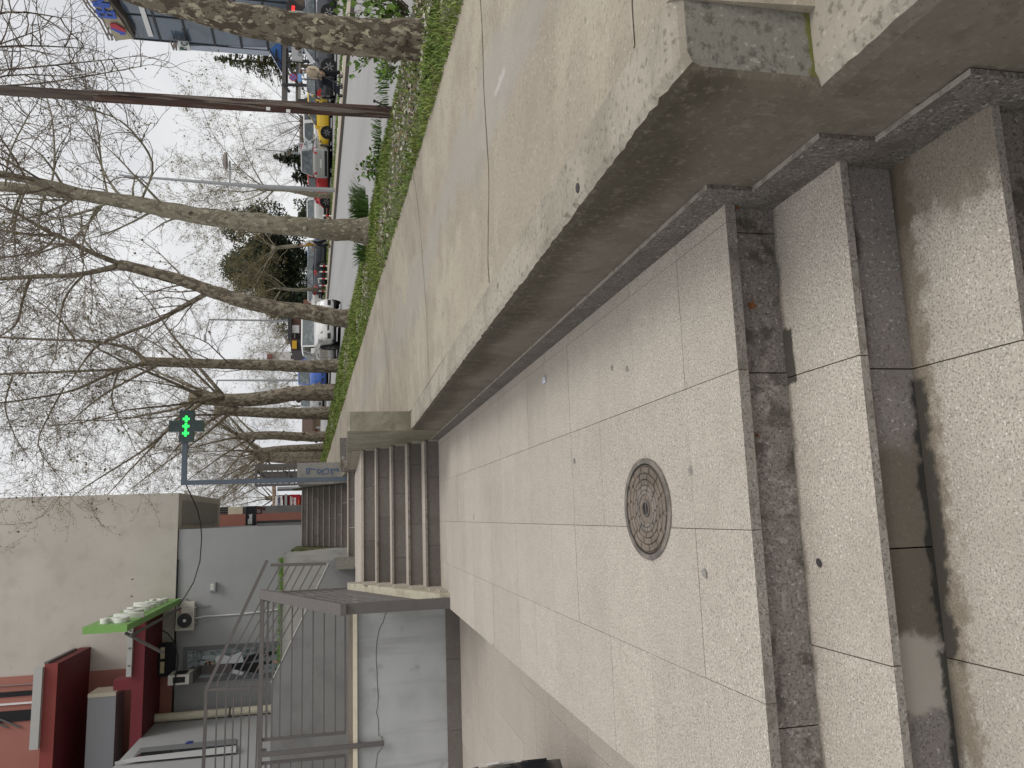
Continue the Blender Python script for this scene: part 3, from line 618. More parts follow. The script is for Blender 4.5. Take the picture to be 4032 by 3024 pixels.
# outdoor AC unit
def ac_unit(px, Y, label, depth=.36):
    x0, y0, x1, y1 = px; a = at(x0, y1, Y=Y-depth); c = at(x1, y0, Y=Y-depth)
    t = thing('air_conditioner', label, 'air conditioner', ((a.x+c.x)/2, Y, c.z))
    b = MB(); b.box(a.x, c.x, Y-depth, Y-.06, c.z, a.z); b.build('casing', mat('ac_case', (.58, .56, .49), .5, [('noise', 3, 4, .5, .7, (.50, .48, .42), .5)]), t)
    return t, a.x, c.x, c.z, a.z
t, xa, xb, za, zb = ac_unit((690, 2370, 765, 2485), YB, 'beige outdoor air conditioner with black round fan grille high on the grey wall')
h_ = zb-za; fx = xa+.05+h_*.46
b = MB(); b.box(fx-h_*.44, fx+h_*.44, YB-.372, YB-.3605, za+.03, zb-.04); b.build('fan_panel', mat('ac_panel', (.40, .37, .32), .5), t)
b = MB(); b.disc((fx, YB-.373, za+h_*.5), (0, -1, 0), h_*.41, .012, 28); b.build('fan_grille', mat('grille_black', (.03, .03, .034), .5), t)
b = MB(); 
for k in range(5): 
    rr = h_*.41*(.25+.17*k); b.tube([(fx+rr*math.cos(2*math.pi*i/24), YB-.389, za+h_*.5+rr*math.sin(2*math.pi*i/24)) for i in range(25)], .006, 4)
b.build('grille_rings', mat('grille_ring', (.07, .07, .075), .4), t)
b = MB(); b.disc((fx, YB-.392, za+h_*.5), (0, -1, 0), h_*.09, .01, 16); b.build('fan_hub', white_paint, t)
b = MB()
for k in range(3): b.box(xb-.28+.07*k, xb-.262+.07*k, YB-.366, YB-.3602, za+.05, zb-.22)
b.build('vent_ribs', mat('ac_rib', (.44, .42, .37), .5), t)
text('VIVAX', .075, mat('ac_red', (.5, .03, .06), .5), (xb-.35, YB-.362, zb-.13), (1, 0, 0), (0, 0, 1), t, 'lettering', .001, .003)
for xx in (xa+.2, xb-.15):
    b = MB(); b.box(xx-.02, xx+.02, YB-.40, YB-.001, za-.05, za-.001); b.box(xx-.02, xx+.02, YB-.03, YB-.001, za-.35, za-.051); b.build('bracket', steel_lt, t)
b = MB(); cpt = D3(610, 600, YB-.03); b.tube([(cpt.x, YB-.25, za), (cpt.x+.02, YB-.05, za-.2), (cpt.x+.02, YB-.02, za-1.2), (cpt.x+.1, YB-.02, 2.9)], .018, 6); b.build('drain_pipe', white_paint, t)
b = MB(); b.tube([(xb+.02, YB-.2, zb-.1), (xb+.1, YB-.22, zb-.02), (xb+.09, YB-.2, zb-.22), (xb+.02, YB-.15, zb-.3)], .022, 6); b.build('hose', steel_lt, t)
# canopies (dark red frames) and wall pieces of the left wing
s6 = .5569
def Q(x, y, Y): return at(s6*x, 2100+s6*y, Y=Y)
YA = 22.2
wing = thing('shop_wing', 'grey side wing of the shops with tall dark windows, under the red canopies', 'building', (-7, 22, 2.4))
XWG = -6.62; XLW = -5.2
b = MB(); b.box(XWG-3, XWG, 14, YB-.002, 1.0, 12); b.build('side_wall', plaster, wing)
b = MB(); b.box(XWG+.001, XLW, 14, YB-.002, 1.0, 6.05); b.build('lower_wall', plaster, wing)
def wing_px(x, y): return at(300+.27125*x, 2600+.27125*y, X=XLW)
def wq(mb, px, t_=.05, off=0): mb.prism([at(300+.27125*x, 2600+.27125*y, X=XLW+off) for x, y in px], (t_, 0, 0))
b = MB(); wq(b, [(1480, 500), (2320, 440), (2320, 790), (1190, 800)], .03); b.build('window_surround', mat('frame_light', (.30, .30, .31), .6), wing)
b = MB(); wq(b, [(1560, 560), (2320, 500), (2320, 590), (1480, 630)], .02, .0305); wq(b, [(1430, 680), (2320, 620), (2320, 720), (1340, 775)], .02, .0305); b.build('pane', glass_d, wing)
b = MB(); wq(b, [(930, 1290), (2320, 1150), (2320, 1250), (830, 1420)], .03, .001); b.build('door_surround', mat('frame_mid', (.19, .195, .2), .6), wing)
b = MB(); wq(b, [(950, 1350), (2320, 1230), (2320, 1290), (840, 1420)], .02, .032); b.build('door_pane', glass_d, wing)
b = MB(); wq(b, [(560, 1510), (850, 1440), (2320, 1270), (2320, 1340), (700, 1490)], .05, .053); b.build('white_trim', mat('trim_grey_white', (.52, .52, .52), .6), wing)
np_ = MB(); wq(np_, [(1610, 1185), (1705, 1172), (1685, 1205), (1580, 1218)], .015, .035); npo = np_.build('number_plate', mat('plate_blue', (.05, .06, .25), .5), wing)
dp = thing('drain_pipe', 'cream downpipe running down the shop wall beside the dark windows', 'pipe', tuple(at(900, 2806, X=XLW+.25)))
pa = at(598, 2829, X=XLW+.13); pb_ = Vector((pa.x, pa.y, 2.5))
b = MB(); b.tube([pa, pb_], .11, 12); b.build('pipe', cream, dp)
for z in (pa.z-2.0, pa.z-4.0):
    b = MB(); b.tube([(pa.x, pa.y, z), (pa.x, pa.y, z+.05)], .125, 12); b.build('clamp', steel, dp)
ca = thing('red_canopy', 'dark red shop canopy under the green letter sign', 'canopy', tuple(Q(1000, 1000, YA)))
z1 = Q(1035, 590, YA).z; z2 = Q(968, 620, YA).z; xr_ = Q(1035, 590, YA).x
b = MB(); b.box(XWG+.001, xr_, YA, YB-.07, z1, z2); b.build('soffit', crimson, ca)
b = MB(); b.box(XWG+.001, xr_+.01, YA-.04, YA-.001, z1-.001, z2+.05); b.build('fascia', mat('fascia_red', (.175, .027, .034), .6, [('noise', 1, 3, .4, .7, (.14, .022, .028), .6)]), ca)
zc_ = Q(805, 1040, YA).z
b = MB(); b.box(Q(900, 1105, YA).x, Q(900, 1030, YA).x, YA-.03, YA+.5, z2+.051, zc_); b.box(XWG, Q(900, 1105, YA).x-.001, YA+.2, YA+.6, z2-.1, z2+.05); b.build('upright', mat('fascia_red', (.24, .03, .04), .6), ca)
b = MB(); xg0, xg1 = Q(945, 1010, YA-.1).x, Q(985, 620, YA-.1).x; b.box(xg0, xg1, YA-.14, YA-.041, z2+.051, z2+.17); b.build('light_strip', mat('strip_grey', (.42, .41, .39), .5), ca)
b = MB()
for k in range(6): b = MB(); b.box(xg0+.25+k*.42, xg0+.28+k*.42, YA-.16, YA-.141, z2+.08, z2+.14); b.build('strip_clip', steel, ca)
YC = 21.6
cb = thing('upper_red_canopy', 'nearer and higher red brown canopy box with a dark underside at the left edge', 'canopy', tuple(Q(400, 1200, YC)))
z1 = Q(412, 920, YC).z; z2 = Q(322, 930, YC).z; xr_ = Q(412, 920, YC).x
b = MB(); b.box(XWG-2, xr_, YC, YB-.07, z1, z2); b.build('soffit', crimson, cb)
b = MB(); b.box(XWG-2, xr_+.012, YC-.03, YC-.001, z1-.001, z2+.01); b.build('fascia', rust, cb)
b = MB(); b.box(xr_+.001, xr_+.05, YC, YB-.5, z2-.06, z2+.03); b.build('edge_gutter', steel, cb)
b = MB(); xg0, xg1 = Q(260, 1525, YC-.1).x, Q(320, 945, YC-.1).x; b.box(xg0, xg1, YC-.15, YC-.031, z2+.011, z2+.2); b.build('light_strip', mat('strip_grey', (.42, .41, .39), .5), cb)
gb_ = thing('grey_wall_beam', 'plain light grey boxed beam between the two red canopies', 'beam', tuple(Q(700, 1300, YA)))
k0 = at(300+.27125*170, 2600+.27125*545, Y=YA+.3); k1 = at(300+.27125*578, 2600+.27125*548, Y=YA+.3)
b = MB(); b.box(XWG-2, k0.x, YA+.3, YB-.9, k1.z, k0.z); b.build('beam_body', mat('beam_grey', (.34, .34, .355), .9), gb_)
b = MB(); b.box(k0.x+.001, k0.x+.09, YA+.28, YB-.9, k1.z, k0.z); b.build('lit_end_face', cream, gb_)  # lit end face of the beam, its brightness painted on in cream
uw = thing('upper_wing', 'salmon painted upper wing with dark shuttered windows and white bands at the top left', 'building', tuple(Q(0, 1300, YB)))
xs0, xs1 = -9.5, Q(500, 985, YB-.1).x
b = MB(); b.box(xs0, xs1, YB-.1, YB+3, zg+.02, 22); b.build('wall', salmon, uw)
def uq(x0, y0, x1, y1, Y): a = Q(x0, y1, Y); c = Q(x1, y0, Y); return a.x, c.x, c.z, a.z
for (q, m_, nm, d) in (((-400, 1195, 275, 1235), white_paint, 'white_band', .06), ((-400, 1060, 280, 1105), mat('band_grey', (.3, .28, .27), .7), 'grey_band', .05), ((-400, 1105, 275, 1190), dark, 'window', .03), ((-400, 1240, 265, 1370), dark, 'window', .03)):
    xa, xb, za, zb = uq(*q, YB-.1); b = MB(); b.box(xa, xb, YB-.1-d, YB-.101, za, zb+6); b.build(nm, m_, uw)
for k in range(7):
    xa, xb, za, zb = uq(-400+90*k, 1240, -370+90*k, 1370, YB-.1); b = MB(); b.prism([(xa, YB-.16, za), (xb, YB-.16, za+.9), (xb, YB-.16, za+1.0), (xa, YB-.16, za+.1)], (0, .025, 0)); b.build('shutter_slat', steel, uw)
# second AC unit hung in the dark corner
t, xa, xb, za, zb = ac_unit((660, 2655, 745, 2700), YB-.5, 'old beige air conditioner in the dark corner under the red canopy', .8)
b = MB(); b.box(xa+.05, xb-.05, YB-1.31, YB-1.3005, za+.1, zb-.12); b.build('fan_panel', dark, t)
b = MB(); b.box(xb+.001, xb+.012, YB-1.2, YB-.7, za+.1, zb-.12); b.build('side_grille', dark, t)
b = MB(); b.box(xa, xb, YB-1.25, YB-.001, za-.08, za-.001); b.box(xa, xb, YB-.06, YB-.001, za-.9, za-.081); b.build('bracket', steel, t)
yp = thing('lit_panel', 'small cream lamp panel in a dark frame under the red canopy', 'lamp', tuple(D3(140, 1130)))
xa, xb, za, zb = rect3(100, 990, 165, 1330, YB-.5); b = MB(); b.box(xa-.1, xb+.1, YB-.5, YB-.3, za-.25, zb+.25); b.build('frame', dark, yp)
b = MB(); b.box(xa, (xa+xb)/2-.04, YB-.53, YB-.501, za, zb); b.box((xa+xb)/2+.04, xb, YB-.53, YB-.501, za, zb); b.build('diffuser', mat('panel_cream', (.62, .54, .33), .5), yp)
cm_ = thing('wall_camera', 'small dark camera under the grey beam at the left edge', 'camera', tuple(at(498, 2958, Y=YB-.2)))
p = at(498, 2958, X=XWG+.15); b = MB(); b.tube([(p.x-.15, p.y, p.z), (p.x+.1, p.y, p.z)], [.06, .12], 10); b.build('dome', black_pl, cm_)
b = MB(); b.box(XWG+.001, p.x-.15, p.y-.05, p.y+.05, p.z-.05, p.z+.05); b.build('arm', steel, cm_)
# green sign with white raised letters, on the canopy
gs = thing('green_sign', 'green slanted sign board with raised white letters above the red canopy', 'sign', tuple(Q(900, 600, YA)))
YN, YF = 18.4, 24.0                                    # the board stands out from the shop wall toward the viewer
cb_, ct_ = at(501, 2460, Y=YN), at(325, 2467, Y=YN); XG = cb_.x; zb0, hz = cb_.z, ct_.z-cb_.z
b = MB(); b.box(XG-.14, XG, YN, YF, zb0, zb0+hz); b.build('board', mat('sign_green', (.19, .38, .10), .5, [('noise', 1, 3, .4, .7, (.16, .33, .085), .5)]), gs)
lw = mat('letter_white', (.72, .72, .68), .5)
for i_, (ch, k_) in enumerate((('a', 1.0), ('p', .8), ('o', .8), ('t', .8), ('e', .8), ('k', .8), ('a', .8))):
    y_ = (18.75, 19.62, 20.32, 21.02, 21.55, 22.25, 22.95)[i_]
    text(ch, hz*(1.3 if i_ == 0 else 1.05), lw, (XG+.052, y_, zb0+hz*(.17 if i_ == 0 else .22)), (0, 1, 0), (0, 0, 1), gs, 'raised_letter', .05, .012, .95)
b = MB(); b.bar((XG-.2, YN+.3, zb0+.1), (XG-.75, YN+.9, zb0-.55), .05, .05); b.build('strut', steel, gs)
b = MB(); b.bar((XG-.25, YN+.2, zb0-.03), (XG-.25, YF, zb0-.03), .05, .05); b.build('support_rail', steel, gs)
c_near_b = Vector((XG, 23.7, zb0))
# cable from the sign to the cross
cbx = thing('overhead_cable', 'thin black cable sagging from the green sign to the cross pole', 'cable', tuple(c_near_b))
pts = [(185, 1640), (240, 1560), (300, 1460), (345, 1310), (358, 1140), (350, 1030), (325, 930), (280, 830), (240, 745)]
b = MB(); n_ = len(pts); b.tube([at(600+.5425*x, 1500+.5425*y, Y=YB-.4-(YB-.4-20.3)*i/(n_-1)) for i, (x, y) in enumerate(pts)], .014, 6); b.build('cable', black_pl, cbx)
c2 = thing('hanging_cable', 'black cable drooping along the grey wall to the old air conditioner', 'cable', tuple(D3(330, 1000)))
b = MB(); b.tube([D3(x, y, YB-1.35) for x, y in ((130, 770), (200, 810), (270, 900), (310, 1000), (332, 1120), (330, 1220), (305, 1350), (270, 1540))], .02, 6); b.build('cable', black_pl, c2)
# ================================================================ pharmacy cross on its pole
YX = 20.3
px_ = thing('pharmacy_cross', 'green lit cross sign on a thin blue grey bracket pole in front of the trees', 'sign', tuple(at(1345, 1885, Y=YX)))
pb0 = at(1345, 1886, Y=YX); pt0 = at(722, 1895, Y=YX)
b = MB(); b.box(pb0.x-.055, pb0.x+.055, YX-.05, YX+.05, 1.0, pt0.z+.05); b.build('pole', pole_blue, px_)
ae = at(735, 1740, Y=YX); b = MB(); b.box(pb0.x+.0551, ae.x, YX-.05, YX+.05, pt0.z-.07, pt0.z+.045); b.build('arm', pole_blue, px_)
def K(x, y): return at(600+.5425*x, 1500+.5425*y, Y=YX)
cx0, cx1 = K(250, 445).x, K(250, 215).x; ch0, ch1 = K(250, 372).x, K(250, 290).x
zx0, zx1 = K(375, 330).z, K(125, 330).z; zh0, zh1 = K(302, 330).z, K(200, 330).z
b = MB(); xm = (cx0+cx1)/2; hw = (ch1-ch0)/2; zm = (zh0+zh1)/2; hz_ = (zh1-zh0)/2
b.prism([(cx0, YX-.09, zm-hz_), (xm-hw, YX-.09, zm-hz_), (xm-hw, YX-.09, zx0), (xm+hw, YX-.09, zx0), (xm+hw, YX-.09, zm-hz_), (cx1, YX-.09, zm-hz_), (cx1, YX-.09, zm+hz_), (xm+hw, YX-.09, zm+hz_), (xm+hw, YX-.09, zx1), (xm-hw, YX-.09, zx1), (xm-hw, YX-.09, zm+hz_), (cx0, YX-.09, zm+hz_)], (0, .18, 0))
b.build('cross_case', mat('cross_case', (.012, .035, .03), .15, [('noise', 9, 4, .5, .62, (.03, .06, .055), .6)], spec=.6), px_)
led = mat('led_green', (.02, .5, .08), .5, emit=((.02, 1.0, .10), 2.2))
for xk, yk in ((251, 279), (249, 331), (246, 382)):
    c = K(xk, yk); b = MB(); u_ = .035
    for dx, dz in ((0, 0), (1, 0), (-1, 0), (0, 1), (0, -1)): b.box(c.x+dx*u_*1.45-u_*.72, c.x+dx*u_*1.45+u_*.72, YX-.098, YX-.0905, c.z+dz*u_*1.45-u_*.72, c.z+dz*u_*1.45+u_*.72)
    b.build('led_mark', led, px_)
# railing on top of the graffiti wall and beside the upper stairs
hr = thing('stair_top_railing', 'dark grey metal barrier above the graffiti wall', 'railing', (1.1, YG, 2.4))
xa = .90; xb = at(1100, 1826, Y=YG).x; za = ga.z+.001; zb = at(1013, 1830, Y=YG).z
b = MB(); b.box(xb-.09, xb, YG+.02, YG+.08, za, zb); b.box(xa-.02, xa+.04, YG+.02, YG+.08, za, zb); b.box(xa-.02, xb, YG+.02, YG+.08, zb+.001, zb+.06); b.build('frame', steel, hr)
for k in range(7): 
    z = za+(zb-za)*(k+.3)/7; b = MB(); b.box(xa+.041, xb-.091, YG+.03, YG+.06, z, z+.035); b.build('bar', steel, hr)
for k in range(9):
    b = MB(); b.bar((xb-.2, YG+.4+.55*k, za), (xb-.2, YG+.4+.55*k, zb), .05, .03); b.build('upright', steel, hr)
b = MB(); b.bar((xb-.2, YG+.1, zb), (xb-.2, YG+5, zb+.1), .05, .05); b.bar((xb-.2, YG+.1, za+.3), (xb-.2, YG+5, za+.4), .05, .05); b.build('side_rail', steel, hr)
h2 = thing('upper_handrail', 'flat pale handrail sloping up beside the upper staircase', 'railing', (.82, 20.9, 2))
a_ = at(1187, 1890, Y=20.9); c_ = at(1015, 1912, Y=24.0)
b = MB(); b.bar(a_, c_, .09, .05); b.build('handrail', steel_lt, h2)
b = MB(); b.bar((a_.x, 20.93, 1.2), (a_.x, 20.93, a_.z-.03), .06, .05); b.build('post', steel, h2); b = MB(); b.bar((c_.x, 23.95, 2.3), (c_.x, 23.95, c_.z-.03), .05, .05); b.build('post', steel, h2)
# ================================================================ shops far up on the left
def F(x, y, Y): return at(850+.18083*x, 1850+.18083*y, Y=Y)
def fbox(mb, x0, y0, x1, y1, Y, d): a = F(x0, y1, Y); c = F(x1, y0, Y); mb.box(a.x, c.x, Y, Y+d, c.z, a.z); return a, c
YR = 33.0
rs = thing('red_shop_building', 'low red rendered building with cream band and small window, beside the black betting sign', 'building', tuple(F(300, 1200, YR)))
b = MB(); a = F(575, 1600, YR); c = F(975, 960, YR); b.box(a.x, F(300, 960, YR).x, YR, YR+8, 2.3, F(80, 1000, YR).z+3.2) ; 
b = MB(); x_l = F(300, 1400, YR).x; x_r = F(300, 970, YR).x; b.box(x_l-1.5, x_r, YR, YR+8, 2.2, F(60, 1100, YR).z); b.build('red_wall', salmon, rs)
b = MB(); xr2 = F(400, 805, YR).x; b.box(x_r+.001, xr2, YR+.02, YR+8, F(580, 900, YR).z, F(265, 900, YR).z); b.build('cream_wall', cream, rs)
b = MB(); b.box(x_r+.001, xr2, YR+.15, YR+8, F(262, 900, YR).z, F(75, 900, YR).z); b.build('window_band', glass_d, rs)
for yy in (860, 905, 950):
    b = MB(); q0_, q1_ = F(262, yy+8, YR), F(80, yy-8, YR); b.box(q0_.x, q1_.x, YR+.08, YR+.149, q0_.z, q1_.z); b.build('window_mullion', steel, rs)
b = MB(); b.box(x_l, xr2, YR+.1, YR+8, 2.2, F(585, 900, YR).z); b.build('base_wall', plaster_dark, rs)
YS2 = 31.5
sg = thing('betting_sign', 'tall black sign lettered SBbet with a bright green block', 'sign', tuple(F(750, 1100, YS2)))
b = MB(); a = F(640, 1280, YS2); c = F(870, 785, YS2); b.box(a.x, c.x, YS2, YS2+.3, c.z, a.z); b.build('board', mat('sign_black', (.018, .02, .026), .4), sg)
b = MB(); a = F(650, 1270, YS2-.01); c = F(780, 1205, YS2-.01); b.box(a.x, c.x, YS2-.03, YS2-.001, c.z, a.z); b.build('green_block', mat('sign_lime', (.16, .60, .02), .5), sg)
hs_ = F(690, 1180, YS2).z-F(780, 1180, YS2).z
text('SBbet', hs_*1.30, white_paint, F(782, 1180, YS2-.02), (1, 0, 0), (0, 0, 1), sg, 'lettering', .006, .012, .80)
b = MB(); a = F(880, 1250, YS2); c = F(1000, 1110, YS2); b.box(a.x, c.x, YS2+.1, YS2+1.0, 2.2, a.z); b.build('base_cabinet', mat('cabinet_dark', (.06, .055, .06), .6), sg)
YT = 40.0
wh = thing('white_shop', 'low white shop with a red fascia and barred door, beyond the betting sign', 'building', tuple(F(1200, 1000, YT)))
b = MB(); a = F(960, 1180, YT); c = F(1250, 900, YT); b.box(a.x-2, c.x, YT, YT+6, 1.5, F(975, 950, YT).z); b.build('wall', white_paint, wh)
b = MB(); a = F(905, 1180, YT); c = F(970, 905, YT); b.box(a.x-2, c.x+.02, YT-.1, YT-.001, c.z, a.z); b.build('fascia', salmon, wh)
b = MB(); a = F(985, 1140, YT); c = F(1190, 980, YT); b.box(a.x, c.x, YT-.05, YT-.001, c.z, a.z); b.build('door_glass', glass_d, wh)
for k in range(5):
    a = F(985, 1000+32*k, YT-.06); c = F(1185, 995+32*k, YT-.06); b = MB(); b.box(a.x, a.x+.07, YT-.1, YT-.051, c.z, a.z); b.build('door_bar', white_paint, wh)
bz = thing('metal_bracket', 'thin dark red bracket frame standing beside the betting sign', 'bracket', tuple(F(930, 850, YS2)))
b = MB(); b.bar(F(880, 815, YS2), F(1080, 855, YS2), .12, .12); b.bar(F(990, 860, YS2), F(990, 945, YS2), .05, .05); b.bar(F(990, 945, YS2), F(880, 950, YS2), .05, .05); b.bar(F(880, 815, YS2), F(880, 950, YS2), .05, .05); b.build('frame', mat('dark_frame', (.07, .03, .03), .6), bz)
YV = 44.0
pk = thing('market_pavilion', 'dark red timber market kiosk with a steep tiled roof', 'building', tuple(F(1500, 800, YV)))
b = MB(); a = F(1290, 1170, YV); c = F(1860, 540, YV); b.box(a.x+.2, c.x, YV+.5, YV+7, 1.5, F(1440, 700, YV).z); b.build('wall', crimson, pk)
ra, rb_, rc, rd = F(1290, 900, YV), F(1290, 545, YV), F(1150, 500, YV), F(1185, 880, YV)
b = MB(); b.prism([(ra.x, YV, ra.z), (rb_.x+1.2, YV, rb_.z), (rc.x+.9, YV+4, rc.z+.1), (rd.x, YV+4, rd.z)], (0, .05, .12)); b.build('roof', mat('roof_tiles', (.17, .12, .085), .9, [('noise', 5, 2, .45, .6, (.38, .29, .2), .8, (3, 1, 1)), ('noise', 9, 3, .55, .65, (.06, .045, .035), .8)]), pk)
for (x0, y0, x1, y1, nm, m_) in ((1300, 1160, 1400, 900, 'post', plaster_dark), (1440, 1170, 1500, 1000, 'window', glass_d), (1600, 1160, 1700, 1080, 'counter', white_paint), (1520, 1170, 1590, 890, 'door', dark)):
    b = MB(); fbox(b, x0, y0, x1, y1, YV+.3, .15); b.build(nm, m_, pk)
cs = thing('market_sign_white', 'white kiosk sign lettered CUNGU with a round blue emblem', 'sign', tuple(F(1370, 740, YV-.3)))
b = MB(); a, c = fbox(b, 1295, 890, 1440, 575, YV-.3, .2); b.build('board', white_paint, cs)
hh = a.z-c.z; navy = mat('sign_navy', (.015, .02, .09), .5)
text('CUNGU', hh*.50, navy, F(1393, 785, YV-.32), (1, 0, 0), (0, 0, 1), cs, 'lettering', .006, .008, .78)
b = MB(); e_ = F(1365, 830, YV-.31); b.tube([(e_.x+hh*.2*math.cos(t_), YV-.315, e_.z+hh*.2*math.sin(t_)) for t_ in [i*5.2/16+.5 for i in range(17)]], hh*.055, 6); b.disc((e_.x, YV-.33, e_.z), (0, -1, 0), hh*.07, .01, 12); b.build('emblem', mat('sign_blue', (.03, .10, .20), .5), cs)
ms = thing('market_sign_red', 'red sign lettered LE MARKET JADRAS with a yellow arrow', 'sign', tuple(F(1720, 700, YV-1)))
b = MB(); a, c = fbox(b, 1600, 840, 1830, 540, YV-1, .12); b.build('board', mat('sign_red', (.36, .012, .03), .5), ms)
hh = a.z-c.z
text('MARKET', hh*.30, white_paint, F(1665, 832, YV-1.02), (1, 0, 0), (0, 0, 1), ms, 'lettering', .006, .01, .98)
text('JADRAS', hh*.30, white_paint, F(1742, 805, YV-1.02), (1, 0, 0), (0, 0, 1), ms, 'lettering', .006, .01, .86)
text('LE', hh*.30, white_paint, F(1665, 925, YV-1.02), (1, 0, 0), (0, 0, 1), ms, 'lettering', .006, .008, .95)
b = MB(); b.prism([F(1800, 805, YV-1.02), F(1785, 760, YV-1.02), F(1795, 760, YV-1.02), F(1795, 640, YV-1.02), F(1805, 640, YV-1.02), F(1805, 760, YV-1.02), F(1815, 760, YV-1.02)], (0, -.01, 0)); b.build('arrow', mat('sign_yellow', (.65, .33, .02), .5), ms)
b = MB(); b.bar(F(1525, 870, YV-1.1), F(1860, 870, YV-1.1), .2, .1); b.bar(F(1525, 870, YV-1.1), F(1525, 530, YV-1.1), .1, .12); b.build('sign_frame', steel_lt, ms)
# grey flank wall next to the shops
fw_ = thing('low_grey_wall', 'dark grey low flank wall beside the shop building corner', 'wall', tuple(F(1400, 1200, 26)))
b = MB(); q_ = at(1012, 2062, Y=26.0); b.box(gx-.3, q_.x, 26.0, 26.6, 1.5, q_.z); b.build('wall_body', plaster_dark, fw_)
# street lamp poles beside the shops
for (x, y0, x1) in ((1870, 400, 1330),):
    lp = thing('lamp_post', 'short grey post seen past the top of the upper staircase', 'post', tuple(F(x, y0, 34)))
    p0, p1 = F(1880, 402, 34), F(1340, 415, 34); b = MB(); b.tube([(p0.x, 34, 2.0), (p0.x, 34, p1.z)], .09, 8); b.build('shaft', steel_lt, lp)
    b = MB(); b.tube([(p0.x, 34, 2.0), (p0.x, 34, 2.3)], .14, 8); b.build('foot', steel, lp)
import mathutils.noise as mnoise
